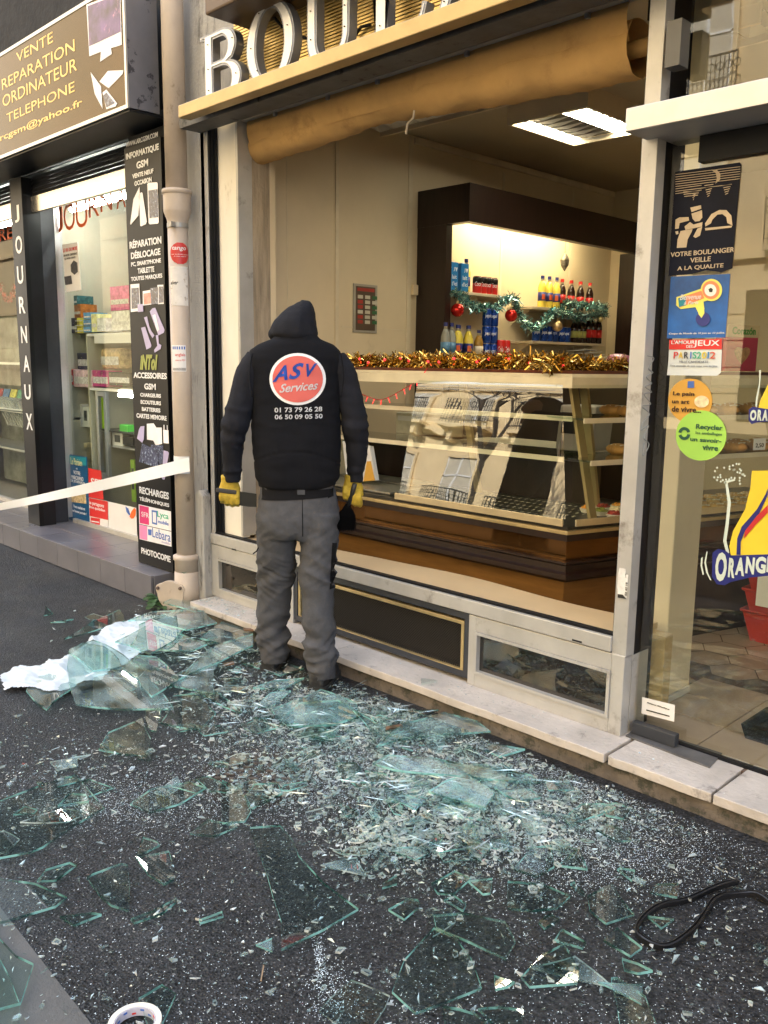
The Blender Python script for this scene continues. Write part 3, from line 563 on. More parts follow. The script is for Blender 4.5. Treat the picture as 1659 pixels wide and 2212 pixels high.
cards(C2, lil, 'parts_picture', [(275, 1765), (300, 1735), (325, 1730), (412, 1935), (405, 1960), (355, 1985)], [(195, 1915), (232, 1905), (290, 2075), (285, 2095), (245, 2115)], [(222, 1820), (250, 1810), (270, 1900), (290, 1945), (318, 1985), (300, 2010), (270, 1960)], [(330, 1985), (352, 1980), (358, 2060), (382, 2075), (375, 2110), (320, 2145), (315, 2120), (345, 2080)])
cards(C2, wht, 'parts_picture', [(300, 1800), (325, 1790), (362, 1930), (345, 1950)], y=2.7465)
T3('iNToI', (185, 240), (350, 240), 100, M('green spray paint', (.30, .33, .08), .6), bold=.035, shear=.3, name='graffiti')
cards(C3, lil, 'charger_picture', [(175, 790), (190, 760), (225, 755), (220, 880), (205, 910), (158, 870)])
cards(C3, wht, 'charger_picture', [(248, 735), (310, 730), (335, 770), (385, 770), (388, 920), (330, 935), (308, 890), (250, 880)], [(398, 790), (447, 795), (450, 918), (402, 912)])
cards(C3, wht, 'charger_picture', [(402, 745), (410, 745), (410, 790), (402, 790)], [(432, 748), (438, 748), (440, 792), (434, 792)])
cards(C3, scr, 'tablet_picture', [(205, 915), (360, 990), (350, 1140), (175, 1085)], [(285, 925), (400, 935), (395, 1100), (362, 1110), (358, 985), (290, 960)])
cards(C3, lil, 'tablet_picture', [(402, 980), (440, 990), (452, 1005), (435, 1100), (395, 1110)], [(300, 1205), (360, 1180), (350, 1225), (320, 1235)], [(365, 1200), (430, 1180), (410, 1250), (395, 1248)])
cards(C3, wht, 'brand_square', [(173, 1477), (470, 1543), (475, 1868), (182, 1798)], y=2.7482)
cards(C3, M('magenta print', (.62, .03, .17), .4), 'brand_square', [(180, 1485), (265, 1505), (268, 1668), (182, 1650)], y=2.7472)
cards(C3, M('pink print', (.75, .25, .5), .4), 'brand_square', [(180, 1665), (250, 1680), (252, 1808), (184, 1793)], y=2.7472)
cards(C3, ink, 'brand_square', [(178, 1657), (472, 1724), (472, 1729), (178, 1662)], y=2.7468)
def T3b(s, bl, br, ty, mt, **k_): TX(s, C3(*bl), C3(*br), C3(bl[0], ty), 2.7462, mt, gp, **k_)
T3b('SFR', (198, 1590), (266, 1605), 1545, lt, bold=0); T3b('Lyca', (345, 1615), (447, 1628), 1545, M('green print', (.05, .45, .3), .4)); T3b('mobile', (352, 1655), (447, 1670), 1622, M('blue print', (.06, .15, .5), .4)); T3b('Lebara', (300, 1790), (465, 1815), 1705, M('blue print', (.06, .15, .5), .4), bold=0)
T3b('mobile', (385, 1835), (465, 1850), 1815, lil, bold=0)
cards(C3, MATS['blue print'], 'brand_mark', [(292, 1530), (342, 1538), (342, 1668), (296, 1655)], y=2.7470); cards(C3, wht, 'brand_mark', [(302, 1548), (332, 1553), (333, 1650), (305, 1642)], y=2.7464)
cards(C3, MATS['blue print'], 'brand_mark', [(258, 1705), (292, 1710), (290, 1765), (262, 1760)], y=2.7466)
# raised tiled step
stp = thing('tiled_step', 'slate tiled step under the phone shop window', 'step')
MB().box(-14, -4.665, 2.625, YG, 0, .160).build('core', ink, stp)
a = MB(); x = -4.66
while x > -12: a.box(x - .327, x, 2.615, 2.63, .004, .1715); x -= .33
for r_ in range(2):
    x = -4.66
    while x > -12: a.box(x - .327, x, 2.632 + r_ * .24, 2.632 + r_ * .24 + .237, .155, .1715); x -= .33
a.box(-4.66, -4.648, 2.632, 2.99, .004, .1715)
a.build('tiles', tilem, stp, bev=.0015)
# shutter cases and bars
for xa, xb, lab in ((xc1, -4.70, 'raised metal shutter over the phone shop window'), (-9.6, xc0, 'raised metal shutter over the far left window')):
    s_ = thing('roller_shutter', lab, 'shutter'); a = MB()
    zb1, zb0 = PY((66, 425), 2.86).z, PY((66, 461), 2.86).z
    MB().box(xa, xb, 2.86, 2.89, zb0, zb1).build('bottom_bar', M('polished bar', (.72, .70, .66), .22, metal=.9, var=.05), s_, bev=.003)
    z = zb1 + .004; k_ = 0
    while z < 2.79: a.obox(((xa + xb) / 2, 2.885 + (k_ % 2) * .0, z + .013), ((xb - xa) / 2, 0, 0), (0, .008, 0), (0, .004, .0125)); z += .028; k_ += 1
    a.build('slats', M('dark shutter slat', (.05, .05, .055), .3, metal=.6), s_)
# the big sign
sg = thing('shop_sign', 'long bronze coloured sign box with gold repair lettering', 'sign')
YS = 2.52; zs_ = PY((278, 233), YS).z; xs_ = PY((278, 233), YS).x; ztp = PY(A1(0, 350), YS).z
sgm = M('glossy bronze panel', (.055, .034, .013), .22, var=.4, sc=1.2, spec=.3, metal=.6)
MB().box(-12, xs_, YS + .004, YS + .19, zs_ + .004, ztp).build('box', M('grey sign case', (.17, .17, .19), .4, metal=.3, bump=.05, col2=(.05, .05, .06), c2=.6, w2=.03), sg)
MB().box(-12, xs_ - .02, YS - .002, YS + .004, zs_ + .02, ztp - .02).build('face_panel', sgm, sg)
a = MB(); a.box(-12, xs_, YS - .006, YS + .004, zs_, zs_ + .02); a.box(-12, xs_, YS - .006, YS + .004, ztp - .02, ztp); a.box(xs_ - .02, xs_, YS - .006, YS + .004, zs_ + .02, ztp - .02); a.build('trim', alu, sg)
MB().box(-12, xs_ - .01, YS + .01, YF + .02, zs_ - .012, zs_ + .002).build('sign_soffit', blackm, sg)
gt = M('gold foil lettering', (.66, .46, .15), .36, metal=.5, var=.08)
def T1(s, bl, br, ty, **k_): TX(s, A1(*bl), A1(*br), A1(bl[0], ty), YS - .003, gt, sg, **k_)
T1('VENTE', (108, 395), (345, 285), 330, bold=.0); T1('REPARATION', (15, 580), (485, 335), 510, bold=0); T1('ORDINATEUR', (20, 695), (500, 455), 620, bold=0); T1('TELEPHONE', (45, 790), (485, 600), 730, bold=0); T1('arcgsm@yahoo.fr', (-30, 925), (535, 715), 870)
cards1 = lambda mt, nm, *pl, y=YS - .0035: [card([A1(*p) for p in q], y, mt, nm, sg, th=.0008) for q in pl]
cards1(wht, 'computer_picture', [(560, 30), (780, -50), (790, 290), (720, 312), (725, 350), (650, 400), (655, 335), (580, 365)])
cards1(M('galaxy picture', (.10, .05, .16), .3, var=.8, sc=9, col2=(.8, .35, .6), c2=.60, w2=.15), 'computer_screen', [(570, 40), (775, -40), (782, 205), (578, 300)], y=YS - .0045)
cards1(wht, 'laptop_picture', [(588, 468), (655, 560), (665, 705), (615, 610)], [(645, 528), (700, 460), (800, 455), (795, 480), (705, 572)], [(665, 600), (690, 580), (760, 670), (750, 690), (690, 708)])
cards1(scr, 'laptop_picture', [(668, 620), (690, 600), (745, 668), (690, 695)], y=YS - .0045)
# ---- inside the phone shop
lt_w = lampmat('tube light', (1, .97, .9), 30)
for (p, q, L) in (((C5(420, 420)), (C5(1130, 290)), 'lit tube lamp behind the orange letters'), (A5(0, 540), A5(110, 520), 'lit tube lamp in the far left window'), (A6(885, 262), A6(985, 262), 'short tube lamp low in the phone shop window')):
    y_ = 3.22 if 'far' not in L else 3.24; a0, a1 = PY(p, y_), PY(q, y_); zc = (a0.z + a1.z) / 2; root = thing('tube_lamp', L, 'lamp')
    MB().tube([(a0.x, y_, zc), (a1.x, y_, zc)], .022 if 'short' not in L else .014, 12).build('tube', lt_w, root, smooth=True)
    MB().box(a0.x, a1.x, y_ + .005, y_ + .05, zc + .025, zc + .05).build('fitting', white, root)
org = M('orange window paint', (.85, .14, .02), .5, var=.12, sc=3); 
wl = thing('window_lettering', 'orange JOURNA letters painted on the phone shop window', 'lettering')
for s, pl, pr, pt in (('J', (205, 765), (305, 725), 400), ('O', (320, 735), (468, 690), 375), ('U', (480, 700), (630, 650), 345), ('R', (645, 560), (780, 510), 280), ('N', (800, 490), (950, 430), 240), ('A', (1010, 440), (1130, 400), 150)):
    TX(s, C5(*pl), C5(*pr), C5(pl[0], pt), YG - .003, org, wl, bold=-.0)
wl2 = thing('window_lettering', 'orange letters cut by the left edge of the photo', 'lettering'); TX('PRE', A5(-60, 700), A5(108, 640), A5(-60, 600), YG - .003, org, wl2, bold=.01)
def poster(nm, lab, pts, y, mt, cat='poster'):
    root = thing(nm, lab, cat); MB().prism([PY(p, y) for p in pts], (0, -.002, 0)).build('sheet', mt, root); return root
paper = M('white paper', (.76, .76, .78), .6, var=.05)
ps = poster('window_poster', 'white magazine poster hanging in the phone shop window', [C5(295, 905), C5(495, 872), C5(545, 1500), C5(345, 1530)], YG - .003, paper)
red = M('red print', (.62, .03, .03), .45)
def TP(root, f, s, bl, br, ty, y, mt, **k_): TX(s, f(*bl), f(*br), f(bl[0], ty), y, mt, root, **k_)
TP(ps, C5, 'LE 101 DU MOIS', (303, 1003), (488, 975), 955, YG - .007, red); TP(ps, C5, 'UN NOEL DIFFERENT', (310, 1065), (488, 1035), 1035, YG - .007, ink, bold=0); TP(ps, C5, 'ÇA VOUS TENTE ?', (325, 1110), (475, 1085), 1080, YG - .007, ink, bold=0)
card([C5(*p) for p in ((405, 1170), (445, 1110), (490, 1140), (498, 1260), (455, 1300), (410, 1260))], YG - .007, M('grey print', (.08, .08, .09), .5, var=.6, sc=40), 'picture', ps); card([C5(*p) for p in ((320, 1325), (410, 1310), (425, 1420), (335, 1435))], YG - .007, MATS['grey print'], 'picture', ps)
bl_ = M('newspaper blue', (.012, .09, .23), .4)
ps = poster('window_poster', 'blue newspaper seller poster at the foot of the phone shop window', [A6(497, 695), A6(645, 720), A6(665, 1225), A6(512, 1180)], YG - .004, bl_)
card([A6(*p) for p in ((500, 705), (638, 725), (640, 785), (502, 765))], YG - .007, M('teal print', (.02, .25, .33), .4), 'heading', ps)
TP(ps, A6, 'Le Parisien', (525, 775), (608, 785), 725, YG - .009, M('pale yellow print', (.8, .72, .35), .5), bold=0)
for s, bl, br, ty in (('et', (563, 810), (575, 812), 797), ('VOTRE', (545, 848), (595, 852), 820), ('MARCHAND', (530, 885), (618, 895), 855), ('DE JOURNAUX', (525, 912), (630, 925), 888), ('Vous souhaitent', (545, 1102), (630, 1105), 1080), ('une bonne journée !', (530, 1140), (640, 1142), 1115)): TP(ps, A6, s, bl, br, ty, YG - .007, lt, bold=0)
card([A6(*p) for p in ((520, 970), (635, 985), (640, 1065), (525, 1050))], YG - .007, M('sand print', (.65, .5, .28), .5, var=.5, sc=40), 'picture', ps)
ps = poster('window_poster', 'red poster behind the white tape at the window foot', [A6(655, 800), A6(750, 820), A6(768, 1035), A6(660, 1015)], YG - .004, red)
TP(ps, A6, 'SFR', (675, 935), (765, 945), 878, YG - .007, lt)
ps = poster('window_poster', 'red and white telephone poster, lowest in the window', [A6(660, 1020), A6(800, 1045), A6(803, 1265), A6(668, 1235)], YG - .004, paper)
card([A6(*p) for p in ((661, 1022), (798, 1047), (801, 1185), (666, 1155))], YG - .007, red, 'red_half', ps); card([A6(*p) for p in ((672, 1165), (740, 1175), (740, 1220), (672, 1210))], YG - .007, red, 'logo', ps)
TP(ps, A6, 'us partageons', (662, 1085), (770, 1092), 1055, YG - .009, lt); TP(ps, A6, 'ême quotidien', (662, 1112), (778, 1122), 1085, YG - .009, lt); card([A6(*p) for p in ((678, 1190), (735, 1198), (735, 1206), (678, 1198))], YG - .009, lt, 'logo_bar', ps)
ps = poster('window_panel', 'plain white window film with an orange and blue swirl', [A6(803, 1048), A6(1010, 1095), A6(1018, 1328), A6(806, 1270)], YG - .004, paper, 'window film')
card([A6(*p) for p in ((930, 1085), (950, 1100), (965, 1145), (958, 1150), (938, 1125))], YG - .007, MATS['blue print'], 'logo', ps); card([A6(*p) for p in ((975, 1175), (960, 1160), (975, 1120), (995, 1095), (1008, 1110), (1003, 1150), (990, 1172))], YG - .007, org, 'logo', ps)
# shelves and goods
def pbox(f, xa, ya, xb, yb, yf, dep):
    xm, ym = (xa + xb) / 2, (ya + yb) / 2; return (PY(f(xa, ym), yf).x, PY(f(xb, ym), yf).x, yf, yf + dep, PY(f(xm, yb), yf).z, PY(f(xm, ya), yf).z)
shf = thing('window_shelving', 'white shelves stacked with toys inside the phone shop window', 'shelving')
zs1_ = PY(A5(600, 1445), 3.22).z; zs2_ = PY(A5(700, 1885), 3.22).z
MB().box(-6.6, -4.7, 3.22, 3.6, zs1_ - .02, zs1_).build('shelf', white, shf); MB().box(-6.6, -4.7, 3.22, 3.6, zs2_ - .02, zs2_).build('shelf', white, shf)
MB().box(-6.62, -6.60, 3.22, 3.62, .18, zs1_).build('side_panel', shw, shf); MB().box(-6.6, -6.3, 3.62, 3.64, .9, 2.3).build('back_panel', shw, shf)
MB().box(PY(A5(780, 1450), 3.2).x, -4.7, 3.2, 3.21, PY(A5(900, 1520), 3.2).z, zs1_ - .02).build('white_flap', paper, shf)
GOODS = [((505, 1130, 640, 1210), (.02, .09, .10), 'dark green game box on top of the toy stack'), ((520, 1200, 670, 1310), (.30, .10, .02), 'orange framed game box on the upper shelf'), ((525, 1300, 580, 1435), (.03, .06, .12), 'navy game box at the left end of the upper shelf'), ((580, 1310, 640, 1435), (.02, .02, .05), 'black card box beside the navy game box'),
 ((620, 1310, 690, 1345), (.70, .50, .03), 'top yellow card pack'), ((620, 1348, 690, 1385), (.70, .48, .03), 'middle yellow card pack'), ((620, 1388, 690, 1435), (.68, .45, .03), 'bottom yellow card pack'), ((692, 1265, 755, 1320), (.04, .20, .45), 'top blue card pack'), ((692, 1325, 755, 1375), (.04, .18, .42), 'middle blue card pack'), ((692, 1380, 755, 1430), (.04, .18, .4), 'bottom blue card pack'),
 ((758, 1275, 802, 1425), (.60, .60, .25), 'pale yellow upright box'), ((805, 1310, 875, 1420), (.75, .75, .78), 'white toy box with small figures'), ((915, 1045, 1070, 1245), (.72, .12, .28), 'pink picture box beside the black panel'), ((925, 1250, 1075, 1410), (.80, .62, .62), 'white box with red rays beside the black panel')]
for i, (b, c, lab) in enumerate(GOODS):
    q = pbox(A5, *b, 3.26 + (.03 if i in (0, 1) else 0), .14); o = thing('toy_box', lab, 'box', 'toys on the shop window shelves')
    MB().box(*q).build('carton', M('toy print %d' % i, tuple(min(.85, x * 1.35) for x in c), .4, var=.5, sc=26, col2=tuple(min(.8, x * 1.6 + .12) for x in c), c2=.56), o)
    MB().box(q[0] + .01, q[1] - .01, q[2] - .002, q[2], q[4] + (q[5] - q[4]) * .25, q[4] + (q[5] - q[4]) * .45).build('label', M('toy label', (.6, .6, .62), .4, var=.5, sc=50), o)
G2 = [((535, 1735, 610, 1865), (.55, .02, .02), 'red box at the left of the lower shelf'), ((608, 1740, 765, 1885), (.75, .45, .55), 'flowered white box on the lower shelf'), ((765, 1745, 900, 1880), (.45, .02, .18), 'magenta box with a face on the lower shelf'), ((830, 1560, 990, 1735), (.60, .45, .25), 'colourful arched toy set on the lower shelf'), ((640, 1600, 760, 1735), (.03, .03, .08), 'dark toy pack at the back of the lower shelf'), ((900, 1760, 1080, 1870), (.05, .05, .05), 'black tray at the right of the lower shelf')]
for i, (b, c, lab) in enumerate(G2):
    q = pbox(A5, *b, 3.24 + .05 * (i in (3, 4)), .12); o = thing('toy_box', lab, 'box', 'toys on the shop window shelves')
    MB().box(*q).build('carton', M('toy wrap %d' % i, c, .4, var=.6, sc=20, col2=(.8, .7, .3), c2=.6, w2=.04), o, bev=.006 if i != 3 else .03)
    MB().box(q[0] + .015, q[1] - .015, q[2] - .002, q[2], q[4] + (q[5] - q[4]) * .2, q[4] + (q[5] - q[4]) * .6).build('label', M('toy label', (.6, .6, .62), .4), o)
cab = thing('glass_cabinet', 'aluminium framed cabinet of phones in the shop window', 'cabinet')
q = pbox(A6, 485, 215, 1010, 1120, 3.24, .4); x0c, x1c = -6.55, -4.72; z0c, z1c = .19, zs2_ - .025
a = frame2d(x0c, PY(A6(790, 500), 3.24).x, z0c + .35, z1c, .04, 3.24, 3.27); a.build('door_frame', alu, cab, bev=.003)
MB().box(x0c, x1c, 3.60, 3.62, z0c, z1c).build('back_board', M('dark cabinet', (.03, .032, .03), .5), cab); MB().box(x0c, x1c, 3.26, 3.6, PY(A6(650, 500), 3.26).z - .012, PY(A6(650, 500), 3.26).z).build('glass_shelf', MATS['dark cabinet'], cab); MB().box(PY(A6(830, 640), 3.26).x, x1c, 3.26, 3.6, PY(A6(900, 645), 3.26).z - .012, PY(A6(900, 645), 3.26).z).build('glass_shelf', alu, cab)
for b, c, lab in (((520, 325, 610, 490), (.72, .72, .72), 'white phone box in the cabinet'), ((613, 345, 655, 495), (.75, .78, .75), 'left pale green phone box in the cabinet'), ((658, 345, 705, 500), (.76, .80, .76), 'right pale green phone box in the cabinet'), ((722, 280, 755, 505), (.45, .70, .03), 'lime phone box in the cabinet'), ((830, 535, 910, 640), (.8, .8, .8), 'white carton on the lower cabinet shelf'), ((885, 480, 945, 540), (.08, .42, .06), 'green carton at the back of the cabinet'), ((905, 570, 985, 630), (.02, .02, .02), 'black phone leaning on the lower cabinet shelf'), ((620, 615, 640, 645), (.7, .62, .4), 'small cream tag in the dark cabinet'), ((970, 740, 1000, 1050), (.25, .42, .05), 'tall green box at the foot of the cabinet')):
    q = pbox(A6, *b, 3.30, .06); o = thing('phone_box', lab, 'box'); MB().box(*q).build('carton', M('carton ' + lab[:14], c, .4, var=.05), o, bev=.002); 
    if (q[5] - q[4]) > .1: MB().box(q[0] + (q[1] - q[0]) * .25, q[1] - (q[1] - q[0]) * .25, q[2] - .002, q[2], q[4] + (q[5] - q[4]) * .3, q[5] - (q[5] - q[4]) * .2).build('label', M('phone label', (.06, .07, .07), .3), o)
BKM = [((.7, .08, .10), 'red'), ((.08, .25, .6), 'blue'), ((.8, .6, .06), 'yellow'), ((.1, .45, .2), 'green'), ((.75, .25, .5), 'pink'), ((.8, .8, .8), 'white')]
for j in range(5):
    zz_ = 1.02 + j * .30; tag(MB().box(-6.55, -4.75, 4.05, 4.2, zz_ - .012, zz_).build('rack_ledge', white, None), 'white magazine ledge at the back of the phone shop, ' + ['lowest of five', 'second lowest of five', 'middle of five', 'second highest of five', 'highest of five'][j], 'ledge')
    for i in range(11):
        c_, nm_ = BKM[(i * 5 + j * 3 + (i * j) % 4) % 6]; tag(MB().obox((-6.47 + i * .165, 4.12, zz_ + .115), (.062 + .012 * ((i + j) % 2), 0, 0), (0, .004, 0), (0, .03, .105 + .01 * (i % 3))).build('magazine', M('cover ' + nm_, c_, .35, var=.5, sc=17, col2=tuple(1 - x * .8 for x in c_), c2=.6, w2=.03), None), nm_ + ' covered magazine on the ledges at the back of the phone shop', 'magazine', nm_ + ' magazines at the back of the phone shop')
# far left window: red tinsel, magazines
rt = MB(); rr = random.Random(3)
for k_ in range(40):
    t = k_ / 39; c = PY(A5(0 + t * 130, 1030 + 130 * math.sin(t * 3)), 3.3); 
    for _ in range(7): d = V((rr.uniform(-1, 1), rr.uniform(-1, 1), rr.uniform(-1, 1))).normalized() * .04; s_ = d.orthogonal().normalized() * .006; rt.add([c - s_, c + s_, c + d], [(0, 1, 2)])
tag(rt.build('tinsel_garland', M('red foil', (.35, .02, .02), .3, metal=.7)), 'red tinsel bunched in the far left window', 'tinsel')
mg = thing('magazine_rack', 'rack of clear fronted magazine trays in the far left window', 'rack')
for k_ in range(9):
    p = PY(A6(0 + k_ * 20, 400 + k_ * 3), 3.28); MB().obox(p + V((0, .05, .03)), (.016, 0, 0), (0, .03, .012), (0, -.05, .13)).build('tray', M('clear tray', (.5, .52, .5), .15, var=.3), mg)
MB().box(-9.5, -6.95, 3.25, 3.6, .62, .64).build('shelf', alu, mg); MB().box(-9.5, -6.95, 3.25, 3.6, .98, 1.0).build('shelf', alu, mg); MB().box(-9.5, -6.95, 3.62, 3.64, .2, 1.9).build('back_board', M('rack board', (.25, .26, .24), .5, var=.5, sc=5), mg)
for k_, z in enumerate((1.02, 1.45)):
    MB().box(-9.5, -6.97, 3.25, 3.6, z - .03, z - .01).build('shelf', white, mg)
for k_ in range(12):
    x = -8.9 + k_ * .17; tag(MB().obox((x, 3.38, 1.09), (.07, 0, 0), (0, .004, -.001), (0, .03, .09)).build('magazine', M('magazine %d' % (k_ % 5), [(.5, .1, .1), (.1, .2, .4), (.6, .55, .1), (.1, .35, .2), (.6, .6, .6)][k_ % 5], .35, var=.6, sc=18, col2=(.7, .7, .7), c2=.6)), 'glossy magazine standing on the rack in the far left window', 'magazine', 'magazines in the far left window')
# ================================================================ drainpipe
pp = thing('drainpipe', 'cream cast iron drainpipe with torn stickers between the two shops', 'drainpipe')
PXX, PYY = -4.385, 2.70; pm = M('grimy cream pipe paint', (.47, .40, .34), .5, var=.15, sc=5, bump=.15, bsc=30, col2=(.16, .12, .09), c2=.62, w2=.12, stretch=(1, 1, .6))
def PP(y): return PX((390, y), PXX).z if False else PY((390, y), PYY).z
za, zb_, zc_ = PP(412), PP(455), PP(480)
MB().lathe([(.060, za), (.060, 4.2)], (PXX, PYY, 0), 28).build('upper_pipe', pm, pp, smooth=True)
MB().lathe([(.060, za + .008), (.080, za + .008), (.083, za), (.083, za - .016), (.077, za - .018), (.077, za - .020), (.0765, za - .105), (.0755, za - .11), (.060, za - .15), (.0565, za - .165), (.0565, za - .18)], (PXX, PYY, 0), 28).build('socket', pm, pp, smooth=True)
zf = PP(1195)
MB().lathe([(.0565, zf), (.0565, za - .17)], (PXX, PYY, 0), 28).build('lower_pipe', pm, pp, smooth=True)
a = MB().lathe([(.0595, PP(492)), (.0595, PP(482))], (PXX, PYY, 0), 28); a.box(PXX + .03, PXX + .055, PYY - .075, PYY - .05, PP(492), PP(482)); a.build('clamp', M('galvanised', (.35, .34, .32), .45, metal=.5), pp)
MB().lathe([(.070, PP(1232)), (.070, PP(1205)), (.078, PP(1203)), (.078, PP(1195)), (.06, PP(1192))], (PXX, PYY, 0), 28).build('foot_socket', pm, pp, smooth=True)
MB().lathe([(.072, 0.0), (.076, .12), (.072, PP(1228))], (PXX, PYY, 0), 28).build('foot', pm, pp, smooth=True)
c = PZ((388, 1280), .02); cc = V((PXX - .035, PYY - .085, .105)); nx = (EYE - cc); nx.z = 0; nx.normalize(); nx = (nx + V((-.45, -.3, 0))).normalized(); tx = V((0, 0, 1)).cross(nx)
pts = []
for k_ in range(36):
    a_ = 2 * math.pi * k_ / 36; r_ = .088 + .020 * max(0, math.cos(3 * (a_ - .6))) ** 2; pts.append(cc + tx * math.cos(a_) * r_ + V((0, 0, 1)) * math.sin(a_) * r_)
MB().prism(pts, nx * .02).build('access_cover', pm, pp, bev=.004)
a = MB(); 
for k_ in range(3):
    a_ = .6 + k_ * 2 * math.pi / 3; MB().lathe([(.010, 0), (.010, .012), (.004, .014)], cc + nx * .02 + tx * math.cos(a_) * .088 + V((0, 0, 1)) * math.sin(a_) * .088, 6, ax=nx).build('bolt', M('rusty bolt', (.10, .07, .06), .7), pp)
def pipe_sticker(nm, lab, f, xa, ya, xb, yb, mt, round_=False, r=.0575):
    """sheet wrapped round the pipe between two photo columns/rows"""
    def hit(p):
        d = ray(p); d2 = V((d.x, d.y)); o = V((-PXX, -PYY)); A_ = d2.dot(d2); B_ = 2 * d2.dot(o); C_ = o.dot(o) - r * r; D_ = B_ * B_ - 4 * A_ * C_
        t = (-B_ - math.sqrt(max(D_, 0))) / (2 * A_); q = d * t + EYE; return math.atan2(q.y - PYY, q.x - PXX), q.z
    a0, z1 = hit(f(xa, ya)); a1, z0 = hit(f(xb, yb)); N = 30; a = MB(); J = 28; vs = []
    for i in range(N + 1):
        an = a0 + (a1 - a0) * i / N
        for j in range(J + 1):
            z = z0 + (z1 - z0) * j / J; vs.append(V((PXX + r * math.cos(an), PYY + r * math.sin(an), z)))
    fs = []
    for i in range(N):
        for j in range(J):
            if round_ and ((i + .5 - N / 2) / (N / 2)) ** 2 + ((j + .5 - J / 2) / (J / 2)) ** 2 > 1.02: continue
            fs.append((i * (J + 1) + j, (i + 1) * (J + 1) + j, (i + 1) * (J + 1) + j + 1, i * (J + 1) + j + 1))
    root = thing(nm, lab, 'sticker'); a.add(vs, fs).build('sheet', mt, root, smooth=True); return root, (a0, a1, z0, z1)
def wrap_text(root, s, geo, u0, u1, v0, v1, mt, shear=0, bold=.01, r=.0582):
    me = text_mesh(s, bold, shear, 0); xs_ = [v.co.x for v in me.vertices]; ys_ = [v.co.y for v in me.vertices]; a0, a1, z0, z1 = geo
    for v in me.vertices:
        u = u0 + (u1 - u0) * (v.co.x - min(xs_)) / (max(xs_) - min(xs_)); w_ = v0 + (v1 - v0) * (v.co.y - min(ys_)) / (max(ys_) - min(ys_)); an = a0 + (a1 - a0) * u
        v.co = V((PXX + r * math.cos(an), PYY + r * math.sin(an), z0 + (z1 - z0) * w_))
    me.materials.clear(); me.materials.append(mt); o = bpy.data.objects.new('lettering', me); COL.objects.link(o); o.parent = root
r1, g1 = pipe_sticker('round_sticker', 'round red dance sticker on the drainpipe', C2, 462, 1130, 632, 1335, M('red sticker', (.50, .03, .03), .4), True)
wrap_text(r1, 'tango', g1, .12, .8, .60, .82, lt, shear=.2); wrap_text(r1, 'pour une nouvelle approche', g1, .08, .95, .42, .48, lt, bold=0); wrap_text(r1, 'du tango argentin !', g1, .2, .85, .33, .38, lt, bold=0)
r2, g2 = pipe_sticker('torn_sticker', 'torn white sticker below the round red one', C2, 462, 1350, 632, 1715, M('torn paper', (.66, .64, .62), .7, var=.1, col2=(.42, .37, .32), c2=.58, w2=.04, sc=14))
wrap_text(r2, 'alver', g2, .02, .45, .54, .64, ink, shear=.4, bold=.02)
r3, g3 = pipe_sticker('lesson_sticker', 'small white language lesson sticker halfway down the drainpipe', C3, 478, 10, 612, 255, paper)
wrap_text(r3, 'anglais', g3, .3, .95, .55, .70, red); wrap_text(r3, 'cours sur RDV', g3, .3, .95, .40, .47, red); wrap_text(r3, '- - - - - -', g3, .1, .95, .84, .95, MATS['blue print'], bold=.05); wrap_text(r3, 'IIIIIIIIIIIIIIII', g3, .05, .95, .04, .14, ink)
# barrier tape
tape = MB(); A_ = V((PXX + .03, PYY - .065, 0)); pA, pB = [PY(p, PYY - .062) for p in ((408, 988), (410, 1018))]
q0t, q0b = PY((-90, 1106), 2.2), PY((-90, 1118), 2.2); rows = []
for i in range(41):
    t = i / 40; top = pA.lerp(q0t, t); bot = pB.lerp(q0b, t); sg_ = .012 * math.sin(t * math.pi); tw = .004 * math.sin(t * 14); rows += [top + V((0, tw, -sg_)), bot + V((0, -tw, -sg_))]
tape.add(rows, [(2 * i, 2 * i + 1, 2 * i + 3, 2 * i + 2) for i in range(40)])
tpm = M('translucent white tape', (.76, .80, .86), .35, var=.05); tp = thing('barrier_tape', 'white barrier tape stretched from the drainpipe to the left', 'tape'); tape.build('strip', tpm, tp, smooth=True)
def wrap_strip(za_, zb2):
    a = MB(); vs = []; 
    for i in range(13):
        an = -math.pi * .85 + i / 12 * math.pi * .85; vs += [V((PXX + .0585 * math.cos(an), PYY + .0585 * math.sin(an), za_)), V((PXX + .0585 * math.cos(an), PYY + .0585 * math.sin(an), zb2))]
    return a.add(vs, [(2 * i, 2 * i + 1, 2 * i + 3, 2 * i + 2) for i in range(12)])
wrap_strip(PY((405, 985), PYY).z, PY((405, 1022), PYY).z).build('wrap', tpm, tp, smooth=True)
# ================================================================ canopy of dark wood inside the bakery
cnp = thing('dark_canopy', 'dark wenge canopy framing the lit drinks niche', 'canopy')
YC = 4.50; zc1 = 2.60; zc0 = 2.39
MB().box(XL, -3.985, YC, YC + .06, .1, zc0).build('post', brown, cnp)
a = MB(); a.box(XL, -3.79, YC - .002, YC + .06, zc0, zc1 + .03); a.box(-3.85, -3.79, YC + .06, 6.95, zc0, zc1 + .03); a.build('header', brown, cnp)
MB().box(XL, -3.85, YC + .06, 6.95, zc1, zc1 + .02).build('top_board', brown, cnp)
lamp = thing('niche_lamp', 'strip lamp hidden behind the dark canopy lighting the drinks', 'lamp')
MB().tube([(-3.93, 4.9, 2.53), (-3.93, 6.3, 2.53)], .02, 10).build('tube', lampmat('warm tube', (1, .82, .46), 26), lamp, smooth=True); MB().box(-3.96, -3.90, 4.85, 6.35, 2.555, 2.59).build('fitting', white, lamp)
sw = tag(MB().box(XL, XL + .03, PX((893, 625), XL).y - .03, PX((893, 625), XL).y + .02, 1.94, 2.01).build('wall_switch', cream, None, bev=.004), 'cream switch box on the wall edge by the dark canopy', 'switch')
rg = thing('notice_poster', 'framed safety notice with red and green tables on the cream wall', 'poster')
